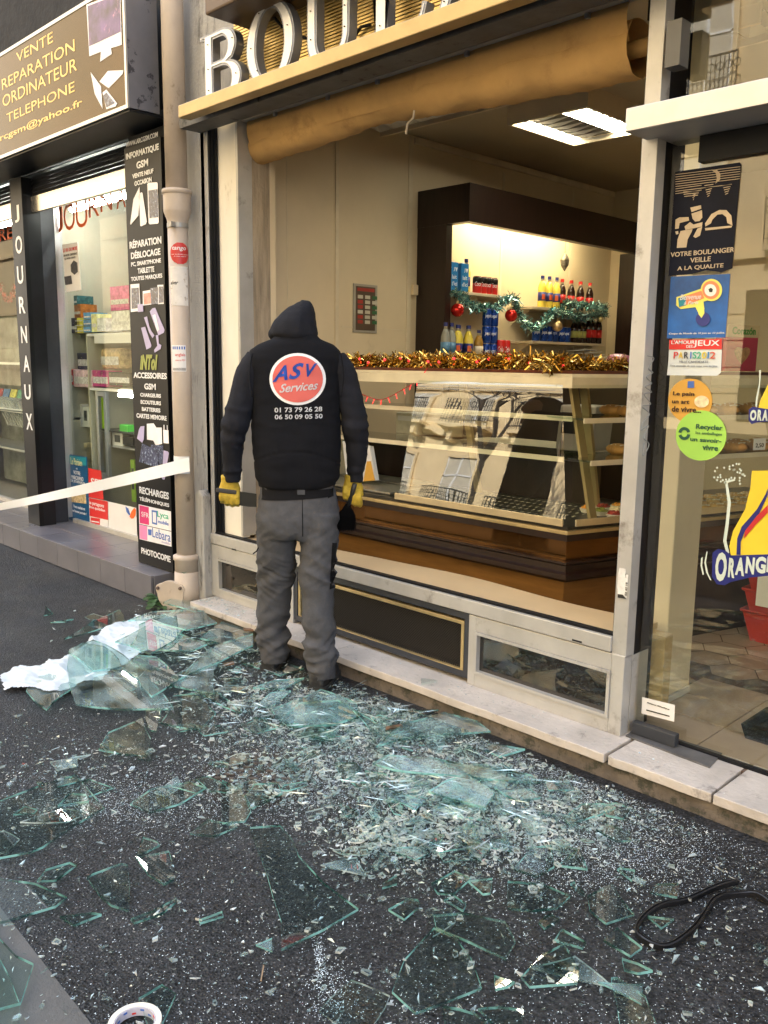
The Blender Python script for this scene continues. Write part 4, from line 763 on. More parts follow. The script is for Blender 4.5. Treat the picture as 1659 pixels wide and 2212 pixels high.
ya, yb = PX((762, 650), XL).y, PX((813, 650), XL).y; za, zb = PX((762, 612), XL).z, PX((813, 720), XL).z
MB().box(XL, XL + .008, ya, yb, zb, za).build('frame', M('grey frame', (.35, .33, .29), .5), rg)
MB().box(XL + .008, XL + .010, ya + .02, yb - .02, zb + .015, za - .015).build('sheet', M('dark notice', (.10, .07, .05), .3), rg)
nr, ng, nw = M('notice red', (.35, .04, .03), .5), M('notice green', (.04, .14, .06), .5), M('notice pale', (.5, .48, .4), .5)
for i in range(3):
    for j in range(6):
        y0 = ya + .035 + i * .065; z0 = za - .07 - j * .032
        MB().box(XL + .010, XL + .0115, y0, y0 + .045, z0 - .022, z0).build('notice_cell', (nr, nw, ng)[i] if (i + j) % 3 else nw, rg)
MB().box(XL + .010, XL + .0115, ya + .03, yb - .03, za - .045, za - .025).build('notice_heading', nr, rg)
# ceiling lights
louv = M('louvre grey', (.16, .16, .15), .35, metal=.5)
def luminaire(lab, xa, xb, ya_, yb_, on, emit_):
    r = thing('ceiling_light', lab, 'ceiling light'); z0 = 2.865 if on else 2.90
    frame_ = MB(); frame_.box(xa, xa + .02, ya_, yb_, z0, 2.98); frame_.box(xb - .02, xb, ya_, yb_, z0, 2.98); frame_.box(xa + .02, xb - .02, ya_, ya_ + .02, z0, 2.98); frame_.box(xa + .02, xb - .02, yb_ - .02, yb_, z0, 2.98); frame_.build('housing', cream, r)
    for (u0, u1, lit) in on:
        MB().box(u0, u1, ya_ + .03, yb_ - .03, z0 + .03, z0 + .035).build('tube', emit_ if lit else louv, r)
        a = MB(); n_ = int(abs(yb_ - ya_) / .085)
        for k_ in range(n_ + 1):
            y_ = ya_ + .02 + (yb_ - ya_ - .04) * k_ / n_; a.add([(u0, y_ - .006, z0 + .03), (u1, y_ - .006, z0 + .03), ((u0 + u1) / 2, y_, z0 + .010), (u0, y_ + .006, z0 + .03), (u1, y_ + .006, z0 + .03)], [(0, 1, 2), (4, 3, 2), (3, 0, 2), (1, 4, 2)])
        a.build('louvre', alu, r)
    return r
A_ = [PZ(p, 2.87) for p in ((1115, 270), (1188, 321), (1252, 308), (1355, 285))]
xq0, xq1 = A_[0].x, A_[3].x + .1
lit = lampmat('ceiling tube', (1, .94, .72), 12)
luminaire('square louvred ceiling light with two lit rows', xq0 - .03, A_[3].x + .12, A_[0].y - .05, A_[1].y + .04, [(xq0, A_[2].x, True), (A_[2].x, A_[3].x - .12, False), (A_[3].x - .12, A_[3].x + .10, True)], lit)
B_ = [PZ(p, 2.9) for p in ((812, 296), (980, 250), (1130, 215))]
r = thing('ceiling_light', 'long unlit louvred light half hidden by the ochre awning', 'ceiling light')
yl0 = 3.86; a = MB(); a.box(-4.20, -1.7, yl0, yl0 + .02, 2.90, 2.98); a.box(-4.2, -1.7, yl0 + .22, yl0 + .24, 2.90, 2.98); a.build('housing', cream, r)
MB().box(-4.2, -1.7, yl0 + .02, yl0 + .22, 2.955, 2.96).build('reflector', louv, r); a = MB(); x = -4.15
while x < -1.75: a.add([(x, yl0 + .02, 2.93), (x + .055, yl0 + .12, 2.890), (x + .11, yl0 + .02, 2.93), (x, yl0 + .22, 2.93), (x + .11, yl0 + .22, 2.93)], [(0, 1, 2), (3, 1, 4), (0, 3, 1), (2, 1, 4)]); x += .115
a.build('louvre', alu, r)
# ================================================================ shelves with drinks
def shelf(lab, pa, pb, nm='wall_shelf'):
    ya_, za_ = PX(pa, -4.0).y, PX(pa, -4.0).z; ya_ = max(ya_, YC + .07); yb_ = PX(pb, -4.0).y; zb_ = PX(pb, -4.0).z; z = (za_ + zb_) / 2
    r = thing(nm, lab, 'shelf', 'wall shelves in the drinks niche'); MB().box(XL, -4.0, ya_, yb_, z - .02, z).build('board', M('shelf board', (.58, .50, .36), .5), r, bev=.002)
    for y_ in (ya_ + .05, yb_ - .08): MB().prism([(XL, y_, z - .02), (XL + .18, y_, z - .02), (XL + .18, y_, z - .03), (XL + .02, y_, z - .12), (XL, y_, z - .14)], (0, .006, 0)).build('bracket', cream, r)
    return ya_, yb_, z
s1 = shelf('upper left shelf holding milk cartons and cans', (945, 628), (1122, 638)); s2 = shelf('upper right shelf holding yellow and cola bottles', (1152, 665), (1309, 673)); s3 = shelf('lower right shelf holding blue cans', (1150, 736), (1306, 743))
ylw = M('lemon drink', (.75, .62, .10), .2, var=.05); nvy = M('navy plastic', (.02, .03, .20), .4); cola = M('cola', (.020, .008, .006), .1); cred = M('cola red', (.55, .015, .015), .35); clearp = M('clear plastic neck', (.45, .42, .33), .15)
bluec = M('blue can', (.01, .06, .36), .25, metal=.4); tin = M('tin', (.6, .6, .6), .3, metal=.9); blackc = M('black can', (.02, .02, .02), .25, metal=.3); milk = M('milk carton blue', (.01, .19, .50), .45); orangep = M('orange cap', (.7, .12, .02), .4); foilred = M('red foil bauble', (.55, .02, .015), .15, metal=.6)
PROTO = {}
def base(kind):
    r = bpy.data.objects.new(kind, None); COL.objects.link(r); return r
def mk_bottle(name, liq, lab, cap, h=.24, r=.032, sq=False):
    o = base(name); s = h / .24
    MB().lathe([(r * .9, 0), (r, .008), (r, .13 * s), (r * .97, .15 * s), (r * .75, .175 * s), (r * .42, .20 * s)], n=14).build('body', liq, o, smooth=True)
    MB().lathe([(r * .43, .199 * s), (r * .38, .215 * s), (r * .38, .222 * s)], n=12).build('neck', clearp, o, smooth=True)
    MB().lathe([(r * .45, .216 * s), (r * .45, h)], n=12).build('cap', cap, o); MB().lathe([(r * 1.02, .05 * s), (r * 1.02, .115 * s)], n=14).build('label', lab, o, smooth=True)
    if lab is nvy: MB().add([(r * .6, -r * .95, .06 * s), (r * 1.03, -r * .25, .06 * s), (r * 1.03, -r * .25, .10 * s), (r * .6, -r * .95, .10 * s)], [(0, 1, 2, 3)]).build('label_patch', MATS['orange cap'], o)
    return o
def mk_can(name, mt, h=.115, r=.032, word='', wm=lt, top=tin):
    o = base(name); MB().lathe([(r * .85, 0), (r, .006), (r, h - .012), (r * .86, h - .002)], n=16).build('body', mt, o, smooth=True); MB().lathe([(r * .85, h - .004), (r * .85, h), (r * .8, h)], n=16).build('lid', top, o)
    if top is not tin: MB().lathe([(r * 1.012, h * .60), (r * 1.012, h - .012), (r * .88, h - .003)], n=16).build('upper_band', top, o, smooth=True)
    if word:
        me = text_mesh(word, .01, .25, 0); xs_ = [v.co.x for v in me.vertices]; ys_ = [v.co.y for v in me.vertices]
        for v in me.vertices:
            an = -1.5 + 1.35 * (v.co.x - min(xs_)) / (max(xs_) - min(xs_)); v.co = V(((r + .0006) * math.cos(an + .1), (r + .0006) * math.sin(an + .1), h * (.42 + .26 * (v.co.y - min(ys_)) / (max(ys_) - min(ys_)))))
        me.materials.clear(); me.materials.append(wm); q = bpy.data.objects.new('lettering', me); COL.objects.link(q); q.parent = o
    return o
used = set()
def put(proto, x, y, z, lab, cat, grp):
    if proto.name not in used: used.add(proto.name); o = proto
    else: o = copy_tree(proto)
    o.location = (x, y, z); tag(o, lab, cat, grp); o.rotation_euler = (0, 0, random.uniform(-.3, .3)); return o
P_y = mk_bottle('lemonade_bottle', ylw, nvy, nvy); P_c = mk_bottle('cola_bottle', cola, cred, cred, .235, .031); P_w = mk_bottle('water_bottle', M('still water', (.30, .32, .30), .1), M('water label', (.1, .25, .45), .4), nvy, .25); P_o = mk_bottle('juice_bottle', M('amber juice', (.35, .2, .04), .2), M('juice label', (.7, .62, .5), .5), nvy, .21)
P_b = mk_can('blue_can', bluec, .12, .033, 'pepsi'); P_k = mk_can('black_red_can', cred, .12, .033, 'Coca', lt, blackc); P_r = mk_can('red_can', cred, .15, .031, 'Cola'); P_y2 = mk_bottle('lime_cola_bottle', cola, M('lime label', (.35, .36, .10), .4), nvy, .2)
def on(p, xw, z): return PX(p, xw).y
# milk cartons
def mk_milk():
    o = base('milk_carton'); MB().prism([(-.035, 0, 0), (.035, 0, 0), (.035, 0, .19), (-.035, 0, .19)], (0, .07, 0)).build('carton', milk, o, bev=.003)
    MB().box(-.02, .02, .02, .05, .19, .196).build('cap', white, o)
    for k_, (s, z, w_) in enumerate((("J'", .13, .018), ('lait', .08, .04), ("d'ici", .035, .05))): place_text(s, V((.0358, .035 - w_ / 2, z)), V((0, 1, 0)), UZ, w_, .028, lt, o, bold=.01)
    place_text('v', V((.0358, .040, .13)), V((0, 1, 0)), UZ, .022, .026, lt, o, bold=.07); return o
P_m = mk_milk()
for i, (px_, lab) in enumerate(((968, 'left milk carton, its side turned to the room'), (981, 'middle blue milk carton on the upper left shelf'), (1004, 'right blue milk carton beside the cans'))): o = put(P_m, -4.06, on((px_ - 8, 600), -4.03, 0), s1[2], lab, 'milk carton', 'milk cartons on the upper left shelf'); o.rotation_euler = (0, 0, -.15)
put(P_y, -4.12, on((1016, 600), -4.08, 0), s1[2], 'yellow bottle behind the milk cartons', 'bottle', 'lemon drink bottles')
for i, px_ in enumerate((1031, 1043, 1054, 1066)): put(P_k, -4.05, on((px_, 610), -4.05, 0), s1[2], ['first black and red can from the milk', 'second black and red can from the milk', 'third black and red can from the milk', 'black and red can farthest from the milk'][i], 'can', 'cans on the upper left shelf')
for i, px_ in enumerate((1171, 1186, 1202)): put(P_y, -4.04, on((px_, 630), -4.04, 0), s2[2], ['yellow bottle at the shelf end', 'yellow bottle in the middle of three', 'yellow bottle touching the cola bottles'][i], 'bottle', 'lemon drink bottles')
for i, px_ in enumerate((1214, 1225, 1234, 1244, 1254, 1264, 1274)): put(P_c, -4.05 - .05 * (i % 2), on((px_, 630), -4.05, 0), s2[2], ['cola bottle beside the yellow ones', 'cola bottle second from the yellow ones', 'cola bottle third from the yellow ones', 'cola bottle in the middle of the row', 'cola bottle third from the row end', 'cola bottle second from the row end', 'cola bottle at the far end of the row'][i], 'bottle', 'cola bottles on the upper right shelf')
for i, px_ in enumerate((1158, 1174, 1186, 1198, 1212, 1224)): put(P_b, -4.05, on((px_, 720), -4.05, 0), s3[2], 'blue soft drink can standing in the row on the lower right shelf', 'can', 'blue cans on the lower right shelf')
for i, px_ in enumerate((1240, 1250, 1258)): put(P_y2, -4.05, on((px_, 720), -4.05, 0), s3[2], 'dark bottle with lime label on the lower right shelf', 'bottle', 'lime label bottles')
for i, px_ in enumerate((1270, 1280, 1292)): put(P_c, -4.05, on((px_, 720), -4.05, 0), s3[2], 'cola bottle under the teal tinsel on the lower right shelf', 'bottle', 'cola bottles on the lower right shelf')
# bottles standing on the back counter
bc = thing('back_counter', 'dark back counter behind the glass display', 'counter')
zbk = PX((1000, 772), -4.0).z - .02
MB().box(XL, -3.72, YC + .08, 6.9, .1, zbk - .03).build('cabinet', brown, bc); MB().box(XL, -3.70, YC + .07, 6.9, zbk - .03, zbk).build('top', M('counter top', (.30, .24, .17), .4), bc)
for i, px_ in enumerate((962, 975)): put(P_w, -3.98, on((px_, 740), -3.98, 0), zbk, 'clear water bottle on the back counter by the dark post', 'bottle', 'water bottles')
for i, px_ in enumerate((988, 1000, 1012, 1020)): put(P_y, -3.98 - .04 * (i % 2), on((px_, 740), -3.98, 0), zbk, 'yellow bottle in the row standing on the back counter', 'bottle', 'lemon bottles on the back counter')
put(P_o, -3.96, on((1034, 740), -3.96, 0), zbk, 'orange labelled juice bottle beside the blue cans', 'bottle', None)
for i in range(2):
    for j in range(3): 
        o = put(P_b, -3.98, on((1050 + i * 15, 740), -3.98, 0), zbk + .122 * j, ['blue can at the bottom of the stack', 'blue can in the middle of the stack', 'blue can on top of the stack'][j] + (', left column' if i == 0 else ', right column'), 'can', 'stacked blue cans')
for i, px_ in enumerate((1082, 1093)): put(P_r, -3.94, on((px_, 750), -3.94, 0), zbk, ['red can beside the blue stack', 'red can at the end of the row'][i], 'can', 'red cans on the back counter')
# tinsel
def tinsel(nm, path, mts, lab, n, L, wd, seed, cat='tinsel'):
    rr = random.Random(seed); a = MB(); segs = [(path[i], path[i + 1]) for i in range(len(path) - 1)]; tot = sum((q - p).length for p, q in segs); 
    for k_ in range(n):
        t = rr.random() * tot; 
        for p, q in segs:
            l_ = (q - p).length
            if t <= l_: break
            t -= l_
        c = p.lerp(q, min(1, t / l_)) + V((rr.gauss(0, 1), rr.gauss(0, 1), rr.gauss(0, 1))) * L * .25; d = V((rr.uniform(-1, 1), rr.uniform(-1, 1), rr.uniform(-1, 1))).normalized(); ll = L * rr.uniform(.4, 1.1); sd_ = d.cross(V((rr.uniform(-1, 1), rr.uniform(-1, 1), .3))).normalized() * wd; b = c + d * ll
        a.add([c - sd_, c + sd_, b + sd_ * .7, b - sd_ * .7], [(0, 1, 2, 3)], rr.randrange(len(mts)))
    return tag(a.build(nm, mts), lab, cat)
def catm(pts, n=8):
    out = []
    for i in range(len(pts) - 1):
        p0, p1, p2, p3 = pts[max(i - 1, 0)], pts[i], pts[i + 1], pts[min(i + 2, len(pts) - 1)]
        for k_ in range(n): t = k_ / n; out.append(.5 * ((2 * p1) + (p2 - p0) * t + (2 * p0 - 5 * p1 + 4 * p2 - p3) * t * t + (3 * p1 - p0 - 3 * p2 + p3) * t ** 3))
    return out + [pts[-1]]
teal = [M('teal foil', (.10, .28, .28), .25, metal=.8), M('pale teal foil', (.35, .52, .50), .25, metal=.8)]
tinsel('teal_tinsel', catm([PX(C4(*p), -3.97) for p in ((185, 390), (250, 410), (340, 500), (450, 520), (560, 510), (640, 450), (710, 440), (740, 540), (790, 640), (870, 690), (960, 650), (1010, 590), (1050, 545))]), teal, 'teal tinsel swagged under the left drinks shelf', 2200, .045, .0035, 1)
tinsel('teal_tinsel', catm([PX(C4(*p), -3.97) for p in ((1050, 545), (1150, 560), (1230, 590), (1330, 600), (1440, 570), (1490, 560), (1490, 510), (1380, 500), (1250, 490), (1180, 465), (1150, 480))]), teal, 'teal tinsel wound round the right drinks shelf', 1700, .045, .0035, 2)
def bauble(f, x, y, r, mt, lab):
    c = PX(f(x, y), -3.96); o = thing('bauble', lab, 'bauble', 'baubles hanging from the teal tinsel'); MB().ball(c, r, 22).build('globe', mt, o, smooth=True); a = MB().lathe([(.008, r - .002), (.008, r + .012)], c, 8); a.tube([c + V((0, 0, r + .01)), c + V((0, 0, r + .04))], .0015, 5); a.build('cap', goldd, o)
bauble(C4, 220, 537, .046, foilred, 'red bauble under the left shelf'); bauble(C4, 683, 583, .046, foilred, 'red bauble between the two shelves'); bauble(C4, 1083, 675, .042, M('crackled gold bauble', (.6, .45, .25), .3, metal=.7, var=.5, sc=30), 'crackled gold bauble in front of the blue cans'); bauble(C4, 1455, 615, .026, M('plain gold bauble', (.6, .5, .25), .3, metal=.7), 'small gold bauble at the right shelf end')
c = PX(C4(1148, 115), -3.93); o = thing('glitter_ornament', 'faceted silver ornament hanging under the dark canopy', 'ornament'); MB().lathe([(.002, -.075), (.03, -.03), (.036, .01), (.016, .05), (.006, .06)], c, 7).build('drop', M('dull silver glitter', (.22, .2, .17), .4, metal=.6, var=.5, sc=60), o); MB().tube([c + V((0, 0, .06)), c + V((0, 0, .25))], .001, 4).build('thread', ink, o)
gs = MB(); rr = random.Random(8)
o = thing('paper_stack', 'loose white paper bags under the right drinks shelf', 'paper')
for k_, (x, y) in enumerate(((1300, 885), (1330, 905), (1370, 935), (1380, 960))): p = PX(C4(x, y), -4.02); MB().obox(p, (.09, .02 * rr.uniform(-1, 1), .004), (-.02, .12, .006 * k_), (0, 0, .003)).build('paper_bag', paper, o)
# ================================================================ the display counter
ct = thing('display_counter', 'bakery display counter with slanted mirror bright glass and amber panels', 'display counter')
CA = V((-4.22, 3.30, 0)); CB = V((-2.15, 3.30, 0)); CC = CB + V((.29, .957, 0)) * 1.9
def zpx(y_): return PY((1215, y_), 3.30).z
def run(prof, mt, nm, bev=0, ext0=0, segs=(0, 1)):
    """sweep a profile (outward offset, z) along front and side with a mitred corner"""
    nF = V((0, -1, 0)); nS = V((.957, -.29, 0)); 
    mit = (nF + nS) / (1 + nF.dot(nS)); a = MB()
    rings = [[CA + nF * o_ + UZ * z for o_, z in prof], [CB + mit * o_ + UZ * z for o_, z in prof], [CC + nS * o_ + UZ * z for o_, z in prof]]
    a.loft(rings[min(segs):max(segs) + 2]); return a.build(nm, mt, ct, bev=bev, fixn=True)
def bar(o0, o1, z0, z1): return [(o0, z0), (o1, z0), (o1, z1), (o0, z1)]
run(bar(-.62, -.06, .1, zpx(1257)), woodk, 'kick_base')
nS = V((.957, -.29, 0)); uS = V((.29, .957, 0))
MB().obox(CB + uS * 1.2 - nS * .052 + UZ * (.1 + zpx(1257)) / 2, uS * .70, nS * .003, UZ * (zpx(1257) - .1) / 2).build('side_kick', brown, ct)
run([(-.62, zpx(1257)), (.0, zpx(1257)), (.018, zpx(1250)), (.018, zpx(1240)), (.0, zpx(1235)), (.0, zpx(1222)), (.012, zpx(1218)), (.012, zpx(1213)), (-.62, zpx(1213))], brown, 'wood_moulding')
run(bar(-.62, -.025, zpx(1212.5), zpx(1170)), amber, 'amber_panel')
run(bar(-.62, -.005, zpx(1169.5), zpx(1155)), brown, 'dark_rail')
run(bar(-.62, .004, zpx(1154.5), zpx(1146)), goldd, 'brass_trim', .002)
run(bar(-.62, -.012, zpx(1145), zpx(1137)), M('deck metal', (.07, .065, .055), .3, metal=.6, var=.3), 'deck')
zd = zpx(1137)
MB().box(-3.24, -2.17, 3.287, 3.297, zd, zd + .034).build('glass_rail', M('pale brass rail', (.72, .60, .38), .3, metal=.6), ct, bev=.002)
nS = V((.957, -.29, 0)); uS = V((.29, .957, 0))
MB().obox(CB + uS * .97 + nS * .006 + UZ * (zd + .016), uS * .93, nS * .005, UZ * .016).build('glass_rail', MATS['pale brass rail'], ct, bev=.002)
ZT_ = 1.415
# deck trays with punched rows
a = MB()
for i in range(6):
    for j in range(46):
        x = -4.1 + j * .04; 
        for q in range(2): a.box(x, x + .012, 3.38 + i * .09 + q * .015, 3.384 + i * .09 + q * .015, zd, zd + .0015)
a.build('punched_rows', M('punched dots', (.45, .42, .34), .5), ct)
for k_, (x0, x1, y0, y1) in enumerate(((-4.15, -3.35, 3.36, 3.62), (-4.1, -3.5, 3.68, 3.88))):
    tray = tag(MB().box(x0, x1, y0, y1, zd + .003, zd + .014).build('display_tray', M('grey tray', (.33, .31, .26), .35, metal=.5, var=.3, sc=30), None, bev=.002), ['grey metal tray at the open front of the counter', 'dark edged tray at the back of the counter deck'][k_], 'tray')
# uprights, shelves, top
sz = [PY(B2(400, 525), 3.62).z, PY(B2(400, 340), 3.68).z]
gcol = M('gold anodised strut', (.42, .33, .17), .4, metal=.5, var=.1)
for x in (-3.98, -3.10, -2.33):
    MB().obox((x, 3.74, (zd + ZT_) / 2), (.02, 0, 0), (0, .012, -.004), (0, -.09, (ZT_ - zd) / 2)).build('strut', gcol, ct)
gedge = glass('shelf glass', (.75, .84, .78), 1.5)
for k_, z in enumerate(sz):
    yf = 3.50 + .06 * k_
    MB().box(-4.2, -2.32, yf, 3.86, z - .004, z + .004).build('glass_shelf', gedge, ct); MB().box(-4.2, -2.32, yf - .008, yf, z - .018, z + .006).build('shelf_rail', M('cream rail', (.68, .62, .47), .4), ct)
    MB().box(-4.2, -2.32, 3.80, 3.86, z - .03, z - .006).build('rear_rail', gcol, ct)
    MB().obox(CB + uS * 1.0 - nS * (.20 + .06 * k_) + UZ * z, uS * .85, nS * .16, UZ * .004).build('glass_shelf', gedge, ct); MB().obox(CB + uS * 1.0 - nS * (.04 + .06 * k_) + UZ * (z - .006), uS * .85, nS * .004, UZ * .012).build('shelf_rail', MATS['cream rail'], ct)
for t in (.25, .95, 1.6):
    MB().obox(CB + uS * t - nS * .22 + UZ * ((zd + ZT_) / 2), uS * .02, nS * .012 + UZ * -.004, nS * -.10 + UZ * ((ZT_ - zd) / 2)).build('strut', gcol, ct)
run([(-.42, ZT_ - .03), (-.19, ZT_ - .03), (-.17, ZT_ + .02), (-.19, ZT_ + .035), (-.42, ZT_ + .035)], M('maroon edged top', (.10, .03, .02), .3), 'top_board')
run([(-.175, ZT_ - .045), (-.15, ZT_ - .045), (-.15, ZT_ + .004), (-.17, ZT_ + .02)], MATS['cream rail'], 'top_rail')
MB().box(-4.2, -2.4, 3.93, 3.97, .55, zd + .22).build('rear_panel', brown, ct)
# the curved front glass
def front_glass(A0, A1, nrm, nm, x_in, h_in, mt=None):
    N = 16; vs = []; 
    for i in range(N + 1):
        t = i / N; z = zd + .034 + (ZT_ - zd + .0) * (1 - (1 - t) ** 1.0) ; 
        if t < .86: off = -.012 - .13 * t / .86; z = zd + .03 + (ZT_ - zd - .07) * t / .86
        else: s_ = (t - .86) / .14; off = -.142 - .055 * s_; z = zd + .03 + (ZT_ - zd - .07) + .045 * math.sin(s_ * math.pi / 2)
        k0 = t
        for w_, base_ in ((0, A0), (1, A1)):
            vs.append(base_ + nrm * off + (A1 - A0).normalized() * (x_in[w_] * k0) + UZ * z)
    a = MB().add(vs, [(2 * i, 2 * i + 1, 2 * i + 3, 2 * i + 2) for i in range(N)]); return a.build(nm, mt, ct, smooth=True)
cg = glass('counter glass', (.88, .92, .88), 3.6, 0, wave=.06)
front_glass(V((-3.23, 3.30, 0)), V((-2.17, 3.30, 0)), V((0, -1, 0)), 'front_glass', (.0, -.16), 0, cg)
front_glass(CB + uS * .03, CB + uS * 1.85, nS, 'side_glass', (.10, 0), 0, glass('side counter glass', (.90, .93, .90), 1.2))
# tart tray, pastries
tart_c = M('baked crust', (.55, .33, .12), .7, var=.3, sc=30, bump=.4); cup = M('paper case', (.78, .74, .66), .7); 
fills = [M('berry filling', (.30, .03, .02), .3, var=.5, sc=60), M('green fruit filling', (.25, .28, .05), .3, var=.4, sc=60), M('apricot filling', (.65, .28, .04), .3, var=.4, sc=60), M('cream filling', (.75, .62, .40), .5, var=.3, sc=50)]
def mk_tart(f):
    o = base('fruit_tart'); a = MB(); n = 24; rings = []
    for z, r in ((0, .030), (.022, .040)): rings.append([V(((r + .0018 * (q % 2)) * math.cos(2 * math.pi * q / n), (r + .0018 * (q % 2)) * math.sin(2 * math.pi * q / n), z)) for q in range(n)])
    a.loft(rings).build('paper_case', cup, o); a = MB(); a.lathe([(.035, .022), (.034, .028), (.001, .032)], n=16)
    rr = random.Random(len(f.name)); 
    for _ in range(9): a.ball((rr.uniform(-.02, .02), rr.uniform(-.02, .02), .03), .009, 8)
    a.build('filling', f, o, smooth=True); return o
TP_ = [mk_tart(f) for f in fills]; labs = ['berry tart in a paper case', 'green fruit tart in a paper case', 'apricot tart in a paper case', 'cream tart in a paper case']
for i in range(5):
    for j in range(3):
        c = CB + uS * (.35 + i * .1) - nS * (.08 + j * .095); k_ = (i * 2 + j) % 4; put(TP_[k_], c.x, c.y, zd + .002, labs[k_] + ' on the side deck of the counter', 'tart', labs[k_].split(' in ')[0] + 's')
def mk_bun(nm, mt, sx, sy, sz_):
    o = base(nm); MB().ball((0, 0, sz_ * .8), 1, 14, sc=(sx, sy, sz_)).build('crust', mt, o, smooth=True); a = MB()
    for k_ in (-.4, 0, .4): a.tube([(k_ * sx, -sy * .6, sz_ * 1.55), (k_ * sx + .3 * sx, sy * .6, sz_ * 1.55)], .003, 5)
    a.build('score_line', cup, o); return o
crust = M('golden crust', (.50, .26, .08), .6, var=.35, sc=18, bump=.3, bsc=70); BN = mk_bun('bread_roll', crust, .07, .045, .03); BN2 = mk_bun('pastry', M('glazed pastry', (.6, .36, .12), .4, var=.4, sc=40, col2=(.75, .62, .4), c2=.55), .045, .035, .02)
for lev, z in enumerate((sz[0] + .005, sz[1] + .005)):
    for i in range(7):
        for j in range(2): c = CB + uS * (.5 + i * .17) - nS * (.12 + .06 * lev + j * .12); put(BN, c.x, c.y, z, 'golden bread roll on the %s glass shelf beside the door' % ['lower', 'upper'][lev], 'bread roll', 'bread rolls on the %s shelf' % ['lower', 'upper'][lev])
for i in range(9):
    for j in range(3): c = CB + uS * (.92 + i * .1) - nS * (.07 + j * .11); put(BN2, c.x, c.y, zd + .003, 'small glazed pastry on the deck seen through the door', 'pastry', 'pastries on the deck')
# price tag
o = thing('price_card', 'small handwritten price card among the bread rolls', 'price card'); p = PX(B5(1100, 745), -1.9); cc_ = CB + uS * 1.25 - nS * .02; MB().obox(cc_ + UZ * (sz[0] + .05), uS * .045, UZ * .03, nS * .001).build('card', paper, o); place_text('2,50', cc_ + UZ * (sz[0] + .03) - uS * .03 + nS * .002, uS, UZ, .06, .025, ink, o)
# gold tinsel on the counter top and red light string
goldf = [M('gold foil', (.72, .45, .08), .22, metal=.9), M('pale gold foil', (.85, .66, .26), .22, metal=.9), M('dark gold foil', (.30, .17, .03), .25, metal=.9)]
Yt = 3.55; zt_ = ZT_ + .06
tinsel('gold_tinsel', [V((-4.2, Yt + .02, zt_)), V((-3.4, Yt, zt_ + .01)), V((-2.9, Yt, zt_ + .015)), V((-2.33, Yt - .03, zt_ + .015))], goldf, 'thick gold tinsel along the top of the display counter', 5200, .05, .0036, 4)
tinsel('gold_tinsel', [CB + uS * .02 - nS * .28 + UZ * zt_, CB + uS * .9 - nS * .28 + UZ * (zt_ - .005)], goldf, 'gold tinsel on the side run of the counter', 1700, .05, .0034, 6)
redw = M('red wire', (.45, .02, .03), .4); o = thing('light_string', 'red fairy light string drooping over the counter front', 'light string')
pth = catm([PY(B2(*p), 3.46) for p in ((60, 240), (120, 265), (180, 290), (240, 305), (300, 285), (370, 245), (430, 210), (470, 170), (500, 130))]); MB().tube(pth, .0022, 5).build('wire', redw, o)
bulb = M('red bulb', (.7, .03, .03), .2, emit=1.2); rr = random.Random(4)
for k_ in range(0, len(pth), 5): MB().tube([pth[k_], pth[k_] + V((rr.uniform(-.02, .02), 0, -.028))], .0022, 5).build('bulb', bulb, o)
for k_ in range(16): x = -4.0 + k_ * .11 + rr.uniform(-.03, .03); MB().ball((x, Yt - .04, zt_ + rr.uniform(-.01, .03)), .008, 6).build('bulb', bulb, o)
# boxes and papers behind the counter
for (f, b, yf, dp, c, lab, cat) in ((B2, (325, 375, 440, 495), 3.9, .15, (.62, .60, .52), 'white carton behind the counter shelves', 'carton'), (B2, (440, 385, 690, 500), 3.95, .15, (.50, .47, .38), 'pile of white bags behind the counter glass', 'bags'), (B2, (690, 400, 870, 505), 3.9, .1, (.06, .04, .035), 'dark drawer unit behind the counter glass', 'drawer unit')):
    q = pbox(f, *b, yf, dp); q = (q[0], q[1], q[2], q[3], max(q[4], .7), q[5]); r = thing(cat.replace(' ', '_'), lab, cat); MB().box(*q).build('body', M('box ' + lab, c, .6, var=.2, sc=12), r, bev=.01); MB().box(q[0] + .02, q[1] - .02, q[2] - .002, q[2] + .01, q[5] - .05, q[5] - .02).build('flap', paper if 'dark' not in lab else goldd, r)
o = thing('gift_box', 'white and gold calendar box leaning behind the worker', 'box'); q = [PY(B2(*p), 3.5) for p in ((35, 530), (185, 560), (215, 745), (60, 755))]; MB().prism(q, (0, .03, 0)).build('card', paper, o); MB().prism([PY(B2(*p), 3.497) for p in ((170, 640), (190, 640), (213, 744), (150, 750))], (0, -.002, 0)).build('gold_corner', M('gold print', (.75, .42, .08), .4), o)
# counter scales and till behind the right run
o = thing('till', 'grey cash register on the shop counter behind the side glass', 'cash register'); c = V((-2.75, 4.35, 1.12)); MB().obox(c, (.12, 0, 0), (0, .10, 0), (0, .02, .13)).build('housing', M('grey plastic', (.35, .34, .31), .5), o, bev=.01); MB().obox(c + V((.0, -.105, .03)), (.09, 0, 0), (0, .002, 0), (0, .002, .06)).build('screen', blackm, o)
MB().box(-3.6, -2.35, 4.2, 4.6, .1, .98).build('work_counter', brown, bc); MB().box(-3.6, -2.33, 4.18, 4.62, .98, 1.0).build('work_top', M('pale worktop', (.5, .46, .36), .4), bc)
o = thing('plastic_bag', 'pink bread bag lying beside the gold tinsel', 'bag'); rr = random.Random(2); a = MB().ball((0, 0, 0), 1, 16, sc=(.07, .05, .03)); a.v = [v * (1 + .2 * noise.noise(v * 30)) + V((PY(B2(1550, 90), 3.95).x, 3.95, PY(B2(1550, 85), 3.95).z)) for v in a.v]; a.build('bag_skin', M('pink film', (.55, .22, .35), .3), o, smooth=True)
